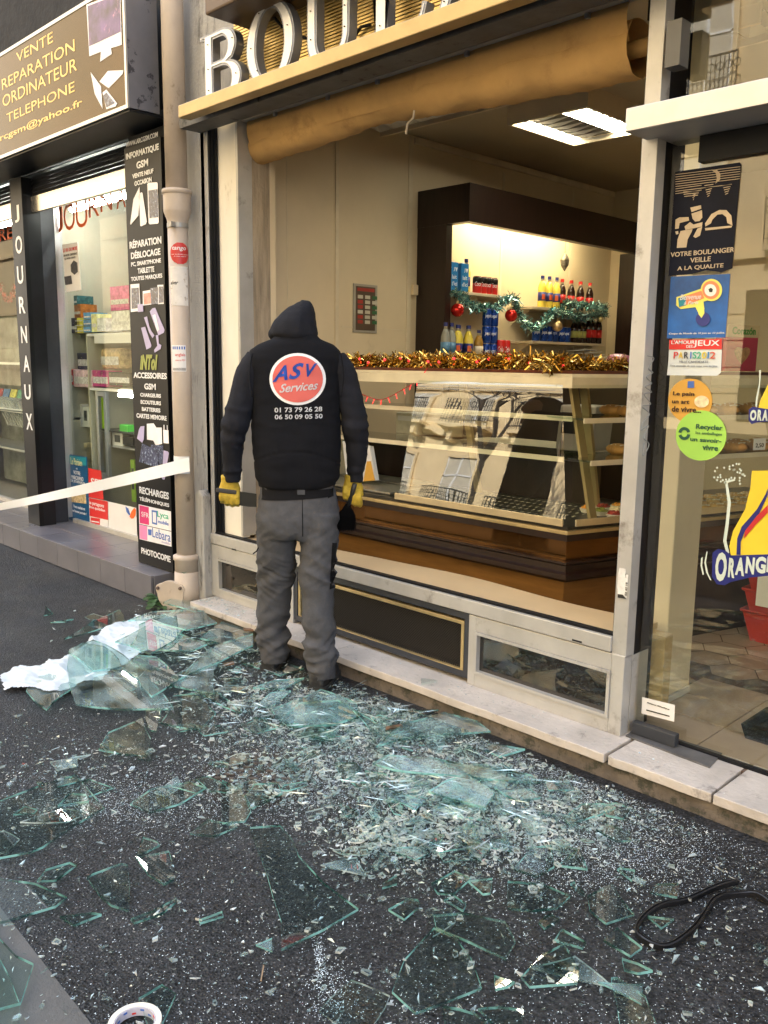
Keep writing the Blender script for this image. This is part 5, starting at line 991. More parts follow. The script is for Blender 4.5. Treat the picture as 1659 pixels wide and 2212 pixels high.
# ================================================================ things seen through the door
rc = thing('shopping_basket', 'red plastic baskets stacked on the bakery floor behind the door', 'basket'); c = PZ((1632, 1380), .1)
rp = M('red plastic', (.45, .03, .02), .4)
cx_, cy_ = c.x + .15, c.y + .06
for k_ in range(3):
    z0 = .1 + k_ * .11; a = MB(); rg_ = []
    for z, s_ in ((z0, .8), (z0 + .16, 1.0), (z0 + .17, 1.05), (z0 + .155, 1.05), (z0 + .15, .97), (z0 + .01, .77)): rg_.append([V((cx_ + .2 * s_ * sx, cy_ + .14 * s_ * sy_, z)) for sx, sy_ in ((-1, -1), (1, -1), (1, 1), (-1, 1))])
    a.loft(rg_).build('basket_shell', rp, rc, bev=.008)
MB().box(cx_ - .13, cx_ + .05, cy_ - .152, cy_ - .150, .30, .46).build('basket_label', paper, rc)
tr_ = thing('boot_tray', 'black plastic tray with a bread crust on the floor by the door', 'tray'); c0 = PZ((1590, 1600), .11); a = MB(); 
cxx, cyy = c0.x + .16, c0.y + .17; rg_ = [[V((cxx + .17 * s_ * sx, cyy + .12 * s_ * sy_, z)) for sx, sy_ in ((-1, -1), (1, -1), (1, 1), (-1, 1))] for z, s_ in ((.102, .9), (.16, 1), (.16, .94), (.125, .86))]
a.loft(rg_).build('tray_shell', blackm, tr_, bev=.006); a = MB().ball((0, 0, 0), 1, 12, sc=(.07, .05, .025)); a.v = [v + V((cxx - .02, cyy + .05, .155)) for v in a.v]; a.build('crust', cup, tr_, smooth=True)
bx_ = thing('cake_box', 'red and cream heart cake box on the counter seen through the door', 'box'); cq = CB + uS * 1.35 - nS * .30; MB().obox(cq + UZ * (ZT_ + .16), uS * .12, nS * .04, UZ * .12).build('carton', M('raspberry print', (.45, .03, .08), .4), bx_, bev=.004); MB().obox(cq + nS * .001 + UZ * (ZT_ + .25), uS * .121, nS * .041, UZ * .032).build('lid', M('cream print', (.62, .5, .32), .5), bx_); place_text('Corazón', cq + nS * .044 + UZ * (ZT_ + .232) - uS * .09, uS, UZ, .18, .04, M('green lettering', (.08, .28, .04), .4), bx_, bold=.03)
hp = [cq + nS * .0415 + UZ * (ZT_ + .13) + uS * (.06 * math.sin(t) ** 3) + UZ * (.045 * (math.cos(t) - .35 * math.cos(2 * t) - .12 * math.cos(3 * t))) for t in [2 * math.pi * k_ / 24 for k_ in range(24)]]; MB().prism(hp, nS * .002).build('heart_window', M('nougat', (.45, .25, .12), .4, var=.4, sc=50), bx_)
# ---- stickers on the door glass
YD = 2.884
def dst(nm, lab, cat='sticker'): return thing(nm, lab, cat, 'stickers on the glass door')
s = dst('baker_sticker', 'tattered dark sticker with a baker figure and French motto'); dkb = M('dark sticker film', (.008, .010, .022), .5, var=.4, sc=4, spec=.12); skin = M('faded sticker beige', (.50, .41, .30), .5, var=.15, sc=20)
card([B4(*p) for p in ((598, 320), (1245, 225), (1262, 250), (1215, 740), (1170, 1290), (1060, 1330), (900, 1310), (760, 1350), (530, 1365), (545, 1120))], YD - .001, dkb, 'film', s)
def C(pts, mt, nm, root, y=YD - .004, f=B4): card([f(*p) for p in pts], y, mt, nm, root, th=.0008)
for k_ in range(9):
    y0 = 345 + k_ * 24; x1 = 1250 if k_ < 6 else (1165 if k_ % 2 else 860); C([(598, y0), (x1, y0 - .11 * (x1 - 598) - 8), (x1, y0 - .11 * (x1 - 598) - 2), (598, y0 + 6)], skin, 'stripe', s)
for (xa, xb, ys, n_) in ((675, 840, 520, 3), (890, 980, 455, 6), (1075, 1160, 455, 5), (765, 800, 555, 3)):
    for k_ in range(n_): C([(xa + k_ * 6, ys + k_ * 22), (xb - k_ * 8, ys + k_ * 22 - 14), (xb - k_ * 8, ys + k_ * 22 - 7), (xa + k_ * 6, ys + k_ * 22 + 7)], skin, 'stripe', s)
C([(958, 300), (1010, 295), (1050, 340), (1045, 400), (1000, 438), (1015, 390), (1005, 335)], skin, 'moon', s)
C([(748, 680), (855, 655), (858, 690), (760, 725)], skin, 'baker_hat', s); C([(760, 740), (865, 705), (868, 780), (840, 815), (795, 820), (770, 790)], skin, 'baker_head', s)
C([(600, 800), (640, 778), (730, 775), (735, 810), (640, 835), (630, 890), (595, 895)], skin, 'baker_arm', s); C([(745, 825), (780, 850), (870, 825), (865, 870), (700, 905), (690, 870)], skin, 'baker_chest', s); C([(650, 915), (770, 895), (760, 925), (720, 1000), (708, 1080), (612, 1085), (620, 1000)], skin, 'baker_body', s); C([(820, 890), (868, 870), (845, 960), (800, 985), (778, 970)], skin, 'baker_arm', s); C([(597, 920), (625, 915), (628, 945), (605, 950)], skin, 'baker_arm', s)
oc = [(900, 870), (895, 840), (960, 745), (1040, 703), (1110, 705), (1160, 760), (1172, 860)]; ic = [(1120, 835), (1110, 775), (1070, 745), (1020, 750), (970, 800), (955, 838)]
C(oc + ic, skin, 'bread_loaf', s); C([(895, 885), (1168, 860), (1160, 880), (900, 910)], skin, 'bread_loaf', s)
TX('VOTRE BOULANGER', B4(548, 1172), B4(1188, 1132), B4(548, 1125), YD - .004, skin, s, bold=.015); TX('VEILLE', B4(745, 1230), B4(950, 1222), B4(745, 1182), YD - .004, skin, s, bold=.01); TX('A LA QUALITE', B4(615, 1320), B4(1078, 1288), B4(615, 1272), YD - .004, skin, s, bold=.01)
s = dst('paris_sticker', 'blue starry sticker welcoming visitors to Paris'); C([(552, 1375), (1150, 1345), (1100, 1985), (512, 1995)], M('starry blue print', (.012, .10, .36), .3, var=.5, sc=5, col2=(.25, .45, .75), c2=.66, w2=.02), 'film', s, YD - .001)
yel, orr = M('yellow glow print', (.75, .75, .15), .4), M('salmon print', (.75, .26, .12), .4)
def circ(cx, cy, r, ry=None, n=24): return [(cx + r * math.cos(2 * math.pi * k_ / n), cy + (ry or r) * math.sin(2 * math.pi * k_ / n)) for k_ in range(n)]
C(circ(960, 1508, 108, 112), yel, 'key_glow', s); C([(610, 1580), (870, 1490), (960, 1600), (880, 1625), (890, 1700), (830, 1740), (800, 1680), (650, 1700), (605, 1660)], yel, 'key_glow', s, YD - .0036)
C(circ(955, 1508, 88, 92), orr, 'key_ring', s, YD - .0045); C([(625, 1590), (860, 1515), (890, 1590), (640, 1685)], orr, 'key_bar', s, YD - .0043); C([(625, 1590), (700, 1570), (705, 1660), (635, 1680)], M('teal print', (.02, .25, .33), .4), 'key_bar', s, YD - .0046); C(circ(950, 1510, 60, 62), white, 'football', s, YD - .005); C([(930, 1500), (955, 1485), (975, 1500), (968, 1530), (940, 1530)], ink, 'football_patch', s, YD - .0055); C(circ(875, 1800, 72, 72), MATS['navy plastic'], 'globe', s, YD - .0045); C([(820, 1650), (880, 1650), (890, 1740), (860, 1790), (830, 1750)], MATS['yellow glow print'], 'beam', s, YD - .0048)
TX('Bienvenue', B4(640, 1640), B4(855, 1570), B4(640, 1585), YD - .006, lt, s, shear=.3, bold=0); TX('à Paris', B4(680, 1675), B4(830, 1630), B4(680, 1640), YD - .006, lt, s, shear=.3, bold=0); TX('Coupe du Monde du 10 juin au 12 juillet.', B4(532, 1960), B4(1092, 1952), B4(532, 1938), YD - .003, lt, s, shear=.2, bold=.01)
s = dst('games_sticker', 'red and white candidate city sticker for the games'); pwh = M('pale print', (.62, .68, .72), .4, var=.04)
C([(492, 0), (980, -8), (968, 300), (930, 330), (470, 325), (485, 180)], pwh, 'film', s, YD - .001, B5); C([(493, -2), (978, -10), (975, 85), (490, 88)], red, 'red_band', s, YD - .003, B5)
def T5(s_, t, bl, br, ty, mt, y=YD - .005, **k_): TX(t, B5(*bl), B5(*br), B5(bl[0], ty), y, mt, s_, **k_)
T5(s, "L'AMOUR", (510, 40), (725, 36), 5, lt); T5(s, 'DES', (648, 75), (705, 73), 48, lt, bold=0); T5(s, 'JEUX', (712, 72), (952, 68), 5, lt)
for ch, x0, x1, c in (('P', 530, 570, (.6, .05, .05)), ('A', 575, 615, (.7, .5, .05)), ('R', 625, 665, (.05, .05, .06)), ('I', 682, 692, (.05, .15, .5)), ('S', 705, 740, (.05, .4, .25)), ('2', 745, 782, (.05, .4, .25)), ('0', 790, 832, (.7, .55, .05)), ('1', 842, 855, (.05, .2, .5)), ('2', 862, 915, (.6, .1, .05))): T5(s, ch, (x0, 172), (x1, 170), 110, M('letter ' + ch + str(x0), c, .5), bold=.01)
T5(s, 'VILLE CANDIDATE', (580, 213), (850, 210), 192, M('grey lettering', (.15, .16, .18), .5), bold=0); T5(s, 'Tous ensemble de tout coeur avec les Jeux', (498, 252), (935, 250), 232, MATS['grey lettering'], bold=0)
s = dst('bread_sticker', 'orange and green figure eight sticker about bread and recycling')
up = [(685 + 205 * math.cos(a_), 560 + 205 * math.sin(a_)) for a_ in [math.radians(-215 + k_ * 12) for k_ in range(0, 23)]]; C(circ(685, 560, 203, 205, 36), M('orange sticker', (.62, .34, .06), .4, var=.06), 'orange_disc', s, YD - .001, B5); C(circ(785, 880, 233, 232, 40), M('lime sticker', (.33, .62, .10), .4, var=.06), 'green_disc', s, YD - .0022, B5)
dkt = M('dark brown print', (.05, .02, .01), .5); dgt = M('dark green print', (.01, .08, .05), .5)
T5(s, 'Le pain', (523, 525), (720, 522), 478, dkt, bold=.02); T5(s, 'un art', (515, 588), (675, 586), 555, dkt, bold=.02); T5(s, 'de vivre...', (512, 665), (783, 668), 612, dkt, bold=.02)
T5(s, 'Recycler', (735, 838), (980, 840), 780, dgt, bold=.02); T5(s, 'les emballages', (733, 878), (975, 885), 845, dgt, bold=0); T5(s, 'un savoir-', (683, 935), (970, 948), 898, dgt, bold=.02); T5(s, 'vivre', (795, 1018), (938, 1020), 968, dgt, bold=.02)
C(circ(790, 568, 68, 55), MATS['cream filling'], 'bread_picture', s, YD - .004, B5); C([(663, 380), (720, 378), (720, 440), (660, 442)], MATS['blue print'], 'guild_badge', s, YD - .004, B5)
for sg2 in (0, math.pi):
    o_ = [(630 + 55 * math.cos(a_ + sg2), 862 + 60 * math.sin(a_ + sg2)) for a_ in [math.radians(10 + k_ * 14) for k_ in range(12)]]; i_ = [(630 + 28 * math.cos(a_ + sg2), 862 + 32 * math.sin(a_ + sg2)) for a_ in [math.radians(10 + k_ * 14) for k_ in range(11, -1, -1)]]; C(o_ + i_, dgt, 'recycling_arrow', s, YD - .0045, B5)
drk = M('yellow sticker print', (.72, .55, .04), .35, var=.05); nav = M('navy sticker print', (.015, .02, .16), .35); rd = M('red sticker print', (.5, .03, .03), .35); pal = M('pale sticker print', (.55, .63, .58), .4)
s = dst('drink_sticker', 'large drink sticker with yellow bottle and pale letters, low on the door')
C([(1255, 1205), (1500, 1200), (1520, 1985), (1060, 1990), (1045, 1900), (1080, 1760), (1190, 1560), (1240, 1360), (1250, 1240)], drk, 'bottle_shape', s, YD - .001, B5)
C([(1400, 1370), (1400, 1430), (1320, 1600), (1190, 1760), (1150, 1860), (1148, 1980), (1110, 1980), (1118, 1830), (1160, 1720), (1300, 1560), (1380, 1420)], nav, 'swirl', s, YD - .003, B5); C([(1400, 1520), (1400, 1590), (1290, 1700), (1180, 1830), (1190, 1760), (1300, 1620)], rd, 'swirl', s, YD - .0032, B5)
C([(890, 1960), (940, 1925), (1010, 1940), (1060, 1985), (1420, 1975), (1440, 2170), (1230, 2190), (1060, 2230), (1000, 2260), (930, 2250), (885, 2180)], nav, 'letter_ground', s, YD - .0042, B5)
for ch, x0, x1, yb_, yt in (('O', 905, 1010, 2225, 1955), ('R', 1030, 1090, 2190, 2010), ('A', 1095, 1180, 2170, 2005), ('N', 1190, 1270, 2155, 2000), ('G', 1280, 1375, 2150, 1995), ('I', 1385, 1410, 2140, 1995), ('N', 1420, 1500, 2140, 1995), ('A', 1510, 1600, 2140, 1995)): T5(s, ch, (x0, yb_), (x1, yb_), yt, pal, y=YD - .006, bold=.045)
for o_, i_ in ((((785, 2010), (800, 2000), (795, 2080), (812, 2160), (800, 2165), (780, 2080)), 0), (((835, 1950), (845, 1950), (830, 2050), (850, 2150), (880, 2215), (868, 2212), (830, 2140), (815, 2050)), 0)): C(o_, pal, 'wave_mark', s, YD - .004, B5)
C([(1005, 1300), (1095, 1280), (1100, 1295), (1030, 1315), (1060, 1500), (1040, 1700), (1018, 1850), (1045, 1960), (1020, 1975), (988, 1850), (1010, 1700), (1030, 1500)], pal, 'bottle_outline', s, YD - .004, B5)
rr = random.Random(6)
for _ in range(34): C(circ(rr.uniform(905, 1200), rr.uniform(1140, 1330), 9, 10, 8), pal, 'bubble', s, YD - .004, B5)
s = dst('drink_sticker', 'smaller drink sticker cut by the right edge, above the large one')
C([(1400, 410), (1500, 400), (1500, 640), (1310, 640), (1330, 560)], drk, 'bottle_shape', s, YD - .001, B5); C([(1225, 640), (1260, 615), (1420, 640), (1420, 750), (1300, 760), (1250, 775), (1222, 740)], nav, 'letter_ground', s, YD - .003, B5)
for ch, x0, x1 in (('O', 1232, 1290), ('R', 1300, 1340), ('A', 1345, 1395), ('N', 1400, 1440)): T5(s, ch, (x0, 745), (x1, 742), 645, pal, y=YD - .005, bold=.045)
C([(1320, 280), (1338, 275), (1330, 400), (1305, 560), (1300, 620), (1285, 610), (1290, 540), (1320, 400)], pal, 'bottle_outline', s, YD - .003, B5)
s = dst('tradesman_sticker', 'small white printed notice at the foot of the glass door'); C([(355, 1148), (628, 1215), (622, 1355), (348, 1285)], paper, 'film', s, YD - .001, B6)
TX('Rideaux Métallique', B6(392, 1215), B6(582, 1250), B6(392, 1200), YD - .003, ink, s, shear=.3); C([(388, 1252), (583, 1305), (583, 1315), (388, 1262)], ink, 'black_bar', s, YD - .003, B6)
s = thing('torn_label', 'torn white paper label on the right window post', 'label'); card([B6(*p) for p in ((165, 65), (215, 75), (215, 120), (238, 125), (225, 320), (200, 320), (185, 290), (150, 300), (145, 220), (155, 110))], YF - .001, M('shredded paper', (.7, .7, .7), .7, col2=(.05, .05, .05), c2=.62, w2=.02, sc=40), 'sheet', s); card([B6(*p) for p in ((150, 285), (190, 290), (220, 325), (150, 315))], YF - .003, ink, 'black_remnant', s)
place_text('02 43 18', V((PY(B6(232, 250), YF).x, YF - .004, PY(B6(232, 300), YF).z)), UZ, V((-1, 0, 0)), .05, .008, ink, s)
s = thing('scratched_graffiti', 'pale scrawled graffiti tag on the dark door post', 'graffiti'); xg = xr1 + .0
gz = [PX(B5(*p), xr1 - .0025) for p in ((280, 145), (340, 170), (290, 260), (330, 300), (270, 340), (320, 400), (260, 430), (320, 480), (250, 500), (310, 590), (230, 610), (300, 680), (250, 740), (220, 830), (290, 790), (245, 900), (295, 960), (240, 1070), (250, 950))]
MB().tube(catm([p + V((.004, 0, 0)) for p in gz], 5), .0018, 4).build('scribble', M('scratched grey', (.3, .32, .33), .7), s)
# ================================================================ the worker, seen from behind
FW = V((-.775, .632, 0)).normalized(); RT = V((.632, .775, 0)).normalized(); M0 = V((-3.05, 2.45, 0))
def BP(p, dep=0):
    d = ray(p); o = M0 + FW * dep; t = (o - EYE).dot(FW) / d.dot(FW); return EYE + d * t
def ring(c, rx, ry, n=28, e=2.2, ax=None, ay=None, ph=0):
    ax = ax or RT; ay = ay or FW; out = []
    for q in range(n):
        a = 2 * math.pi * q / n; ca, sa = math.cos(a), math.sin(a)
        out.append(c + ax * (rx * math.copysign(abs(ca) ** (2 / e), ca)) + ay * (ry * math.copysign(abs(sa) ** (2 / e), sa)))
    return out
def limb(pts, n=20, e=2.0):
    """pts: (centre, radius across, radius deep); rings square to the path"""
    rings = []; N = len(pts)
    for i, (c, rx, ry) in enumerate(pts):
        t = (pts[min(i + 1, N - 1)][0] - pts[max(i - 1, 0)][0]).normalized(); ax = (RT - t * RT.dot(t)).normalized(); ay = t.cross(ax); rings.append(ring(c, rx, ry, n, e, ax, ay))
    return rings
def fuse(mb, voxel, name, mt, parent, smooth_it=2, disp=None):
    """union overlapping closed lofts into one continuous skin, then fold it"""
    o = mb.build(name, mt, None, fixn=True); r = o.modifiers.new('r', 'REMESH'); r.mode = 'VOXEL'; r.voxel_size = voxel; r.use_smooth_shade = True
    s_ = o.modifiers.new('s', 'SMOOTH'); s_.iterations = smooth_it; s_.factor = .5
    dg = bpy.context.evaluated_depsgraph_get(); me = bpy.data.meshes.new_from_object(o.evaluated_get(dg)); bpy.data.objects.remove(o)
    if disp:
        ns = [v.normal.copy() for v in me.vertices]
        for v, n_ in zip(me.vertices, ns): v.co = v.co + n_ * disp(v.co)
    me.materials.clear(); me.materials.append(mt); me.polygons.foreach_set('use_smooth', [True] * len(me.polygons)); me.update()
    o = bpy.data.objects.new(name, me); COL.objects.link(o); o.parent = parent; return o
def nn(p, s, w_=0): return noise.noise(V(p) * s + V((w_, w_ * 2, 0)))
man = thing('person', 'person seen from behind in black vest over dark hoodie, grey work trousers and yellow gloves', 'person')
def cloth(name, col, **k_):
    mt = M(name, col, .92, var=.18, sc=22, bump=.35, bsc=420, spec=.2, **k_); return mt
m_vest = cloth('black fleece vest', (.0065, .007, .010)); m_hood = cloth('charcoal navy sweatshirt', (.015, .016, .022)); m_tr = cloth('grey work trousers cloth', (.075, .077, .086), col2=(.10, .094, .090), c2=.56, w2=.15); m_blk = cloth('black trouser panel', (.008, .008, .010))
m_glove = M('yellow work glove', (.46, .32, .03), .75, var=.25, sc=25, bump=.4, bsc=120, col2=(.32, .2, .02), c2=.6, w2=.1); m_shoe = M('black boot leather', (.012, .012, .013), .6, var=.4, sc=20, bump=.2); m_skin = M('skin', (.45, .27, .19), .5, var=.06)
zc = lambda py: BP((640, py)).z
def L(px_, py_, dep=0): return BP((px_, py_), dep)
# inner body: head with face, neck, trunk, limbs (one continuous mesh, mostly under the clothes)
b = MB()
hc = L(645, 708, .075)
b.loft([ring(hc + UZ * z + FW * f, rx, ry, 20) for z, rx, ry, f in ((-.12, .03, .03, .07), (-.10, .05, .055, .03), (-.05, .066, .082, .005), (0, .072, .092, 0), (.04, .072, .09, -.003), (.075, .055, .07, -.005), (.095, .02, .03, -.005))])
b.loft([ring(hc + FW * (.095 + d) + UZ * z, w_, w_, 8) for z, w_, d in ((-.04, .013, .012), (-.02, .01, .008), (.01, .006, -.004))])
for s_ in (-1, 1): b.ball(hc + RT * .072 * s_ + UZ * -.015, 1, 8, sc=(.012, .018, .03))
b.loft([ring(L(641, y, .02), rx, ry, 20) for y, rx, ry in ((745, .055, .055), (760, .14, .07), (800, .17, .09), (900, .16, .10), (1000, .15, .10), (1060, .155, .11), (1120, .15, .11))])
for lg in (((602, 1120, .04), (596, 1250, .08), (592, 1400, .12)), ((690, 1120, -.02), (690, 1260, -.07), (700, 1440, -.12))): b.loft(limb([(L(*lg[0]), .08, .08), (L(*lg[1]), .055, .055), (L(*lg[2]), .04, .04)]))
for ar in (((545, 790, .02), (510, 905, 0), (503, 1035, .05)), ((738, 790, .02), (768, 900, 0), (768, 1035, .05))): b.loft(limb([(L(*ar[0]), .04, .04), (L(*ar[1]), .035, .035), (L(*ar[2]), .025, .025)]))
fuse(b, .012, 'body', m_skin, man, 3)
# hooded sweatshirt: trunk, sleeves, hood
h = MB()
h.loft([ring(L(cx, y, .03), rx, ry, 28, 2.3) for cx, y, rx, ry in ((641, 735, .07, .07), (639, 752, .15, .09), (638, 772, .185, .10), (640, 850, .18, .115), (641, 950, .175, .12), (641, 1050, .175, .12))])
h.loft(limb([(L(557, 772, .03), .050, .065), (L(541, 800, .03), .062, .075), (L(530, 835, .02), .060, .07), (L(518, 880, .0), .058, .065), (L(508, 915, -.01), .058, .064), (L(503, 950, .01), .052, .057), (L(501, 985, .03), .046, .050), (L(502, 1012, .045), .040, .044), (L(502, 1020, .05), .037, .040), (L(502, 1040, .055), .039, .041)]))
h.loft(limb([(L(722, 772, .03), .050, .065), (L(738, 800, .03), .062, .075), (L(749, 835, .02), .060, .07), (L(760, 880, .0), .058, .065), (L(767, 915, -.01), .058, .064), (L(770, 950, .01), .053, .057), (L(771, 985, .03), .046, .050), (L(769, 1010, .045), .040, .043), (L(768, 1018, .05), .036, .039), (L(767, 1040, .055), .038, .041)]))
h.loft([ring(L(cx, y, dp), rx, ry, 28, 2.0) for cx, y, rx, ry, dp in ((640, 735, .085, .09, .03), (636, 722, .105, .105, .03), (635, 708, .102, .115, .04), (638, 692, .092, .115, .045), (644, 677, .077, .105, .05), (651, 664, .056, .085, .055), (657, 655, .035, .06, .06), (661, 649, .016, .03, .06))])
h.ball(L(596, 722, .05), 1, 12, sc=(.035, .04, .03))
def hood_disp(p):
    q = (p - M0); l_ = q.dot(RT); z = p.z; d = .003 * nn(p, 14) + .0015 * nn(p, 40)
    if abs(l_) > .17 and z < 1.5:                       # sleeve folds round the arm
        w_ = math.exp(-((z - 1.19) / .10) ** 2); d += (.0022 + .0075 * w_) * ((1 - 2.4 * abs(noise.noise(V((p.x * 7, p.y * 7, (z + l_ * .3) * 19))))) - .35)
        d += .006 * math.exp(-((z - .985) / .012) ** 2)
    if z > 1.6: d += .0035 * math.sin(l_ * 60 + z * 20) * (nn(p, 6) + .2)
    if z > 1.6 and abs(l_ - (.036 - (1.74 - z) * .12)) < .0035: d += .002
    return d
fuse(h, .0075, 'hoodie', m_hood, man, 3, hood_disp)
# vest
v = MB()
v.loft([ring(L(cx, y, dp), rx, ry, 36, 2.5) for cx, y, rx, ry, dp in ((640, 712, .080, .088, .035), (640, 722, .088, .094, .035), (639, 733, .108, .098, .033), (638, 745, .168, .108, .03), (637, 757, .200, .116, .03), (637, 775, .208, .124, .03), (639, 830, .200, .134, .03), (640, 900, .200, .14, .025), (641, 960, .200, .143, .02), (642, 1000, .197, .145, .02), (642, 1028, .190, .145, .02), (642, 1046, .168, .140, .02), (643, 1052, .150, .13, .02))])
def vest_disp(p):
    q = p - M0; l_ = q.dot(RT); z = p.z; d = .006 * nn(p, 6) + .004 * nn((p.x, p.y, p.z * 2.2), 13)
    d += .0025 * math.sin(l_ * 40 + z * 12) * (z < 1.2) * nn(p, 5)
    if abs(z - (1.085 - .06 * (l_ / .2) ** 2)) < .006: d -= .003
    return d
vest = fuse(v, .0075, 'vest', m_vest, man, 2, vest_disp)
a = MB(); a.loft([ring(L(639, y, .035), rx, ry, 32, 2.0) for y, rx, ry in ((716, .088, .094), (705, .090, .096), (702, .086, .092), (705, .082, .088))]); a.build('collar', m_vest, man, smooth=True)
for s_, cx in ((-1, 545), (1, 736)):
    pts = [L(cx + s_ * (6 * math.sin(t * 3.1)), 763 + 95 * t, -.055 - .05 * t) for t in [k_ / 12 for k_ in range(13)]]; MB().tube(pts, .004, 6).build('armhole_seam', m_vest, man, smooth=True)
# trousers
t_ = MB()
t_.loft([ring(L(cx, y, dp), rx, ry, 32, 2.4) for cx, y, rx, ry, dp in ((642, 1042, .165, .115, .02), (643, 1060, .172, .12, .02), (644, 1085, .181, .128, .015), (645, 1115, .186, .134, .01), (646, 1140, .180, .13, .01), (646, 1158, .165, .11, .01))])
t_.loft(limb([(L(596, 1110, .03), .088, .115), (L(598, 1150, .04), .091, .11), (L(597, 1190, .055), .088, .10), (L(596, 1230, .08), .088, .092), (L(595, 1270, .10), .083, .084), (L(590, 1310, .115), .076, .082), (L(588, 1350, .125), .074, .082), (L(590, 1380, .13), .077, .085), (L(592, 1405, .135), .072, .083), (L(592, 1422, .14), .066, .082)], 24))
t_.loft(limb([(L(692, 1110, -.01), .086, .115), (L(690, 1150, -.02), .086, .108), (L(688, 1190, -.035), .084, .10), (L(686, 1230, -.05), .082, .09), (L(686, 1270, -.065), .079, .083), (L(688, 1310, -.08), .074, .08), (L(688, 1345, -.09), .072, .08), (L(690, 1385, -.10), .077, .084), (L(693, 1415, -.105), .075, .085), (L(695, 1440, -.11), .066, .083), (L(696, 1464, -.115), .060, .082)], 24))
def tr_disp(p):
    q = p - M0; l_ = q.dot(RT); f_ = q.dot(FW); z = p.z; side = -1 if l_ < .01 else 1
    # horizontal pull and stack folds, strongest behind the knee and above the shoe
    u = z + side * .35 * l_ * (1 + .5 * nn(p, 2.2, 5)) + .05 * nn(p, 5.5)
    amp = .0032 + .0105 * math.exp(-((z - .20) / .10) ** 2) + .0075 * math.exp(-((z - .52) / .09) ** 2) + .004 * math.exp(-((z - .70) / .05) ** 2)
    fr_ = 62 if z < .38 else 48
    tilt_ = l_ * side * 1.1 + .6 * f_
    r1 = 1 - 2.4 * abs(noise.noise(V((l_ * 4.5 + side * 3, f_ * 3.5, (z + tilt_ * .45) * 15)))); r2 = 1 - 2.4 * abs(noise.noise(V((l_ * 8 + 5, f_ * 6, (z - tilt_ * .5) * 27))))
    d = amp * 1.25 * (r1 - .35) + amp * .5 * (r2 - .35) + .005 * nn(p, 9) + .002 * nn(p, 26)
    if z > .82: d *= .4
    return d
trs = fuse(t_, .0075, 'trousers', m_tr, man, 2, tr_disp)
def patch(target, name, f_pts, mt, off, dep0=-.6, parent=man, th=None):
    """lay a cut piece (a mesh in the plane behind the wearer) on the cloth"""
    dg = bpy.context.evaluated_depsgraph_get(); bv = BVHTree.FromObject(target, dg)
    for v_ in f_pts.vertices:
        p = v_.co.copy(); hit = bv.ray_cast(p - FW * .6, (p - EYE).normalized() if False else FW)
        if hit[0] is not None: v_.co = hit[0] - FW * off
        else: v_.co = bv.find_nearest(p)[0] - FW * off
    f_pts.materials.clear(); f_pts.materials.append(mt); o = bpy.data.objects.new(name, f_pts); COL.objects.link(o); o.parent = parent; f_pts.polygons.foreach_set('use_smooth', [True] * len(f_pts.polygons)); return o
def grid_disc(cx, cy, rx, ry, n=28, inner=0):
    me = bpy.data.meshes.new('d'); vs = []; fs = []; R_ = [inner + (1 - inner) * k_ / 6 for k_ in range(7)]
    for r in R_:
        for q in range(n): a_ = 2 * math.pi * q / n; vs.append(BP((cx + rx * r * math.cos(a_), cy + ry * r * math.sin(a_)), -.12))
    for i in range(6):
        for q in range(n): fs.append((i * n + q, i * n + (q + 1) % n, (i + 1) * n + (q + 1) % n, (i + 1) * n + q))
    me.from_pydata(vs, [], fs); return me
lg = grid_disc(643, 819, 61.5, 56.5, 40); patch(vest, 'logo_ring', lg, lt, .0025)
patch(vest, 'logo_disc', grid_disc(643, 819, 55, 50.5, 40), M('coral print', (.62, .12, .10), .7, var=.06), .0045)
def vtext(s, bl, br, ty, mt, off=.0065, **kw):
    A_ = BP(A7(*bl), -.12); B_ = BP(A7(*br), -.12); T_ = BP(A7(bl[0], ty), -.12); ux = (B_ - A_).normalized(); o = place_text(s, A_, ux, UZ, (B_ - A_).length, (T_ - A_).z, mt, None, **kw)
    me = o.data; bm = bmesh.new(); bm.from_mesh(me); bmesh.ops.subdivide_edges(bm, edges=[e for e in bm.edges if e.calc_length() > .02], cuts=1); bmesh.ops.triangulate(bm, faces=bm.faces); bm.to_mesh(me); bm.free()
    bpy.data.objects.remove(o); patch(vest, 'lettering', me, mt, off)
vblue = M('royal blue print', (.02, .10, .55), .6)
vtext('A', (598, 850), (728, 828), 725, vblue, shear=.35, bold=.03); vtext('S', (735, 828), (862, 812), 700, vblue, shear=.35, bold=.03); vtext('V', (880, 805), (975, 800), 695, vblue, shear=.35, bold=.03)
vtext('Services', (658, 938), (980, 908), 865, lt, shear=.35, bold=.02); vtext('01 73 79 26 28', (617, 1102), (1015, 1092), 1060, lt, bold=.025); vtext('06 50 09 05 50', (619, 1158), (1018, 1150), 1118, lt, bold=.025)
def poly_patch(target, name, pts, mt, off, f=A8, nx=10, nz=10):
    me = bpy.data.meshes.new('p'); TL, TR, BR, BL = [BP(f(*p), -.12) for p in pts]; vs = []; fs = []
    for i in range(nz + 1):
        for j in range(nx + 1): u, w_ = j / nx, i / nz; vs.append((TL.lerp(TR, u)).lerp(BL.lerp(BR, u), w_))
    for i in range(nz):
        for j in range(nx): k_ = i * (nx + 1) + j; fs.append((k_, k_ + 1, k_ + nx + 2, k_ + nx + 1))
    me.from_pydata(vs, [], fs); patch(target, name, me, mt, off)
poly_patch(trs, 'waist_panel', [(478, 30), (1142, 30), (1140, 150), (482, 185)], m_blk, .004, nx=24)
poly_patch(trs, 'knee_pocket', [(1098, 525), (1140, 540), (1130, 900), (1075, 905)], m_blk, .004, nz=16)
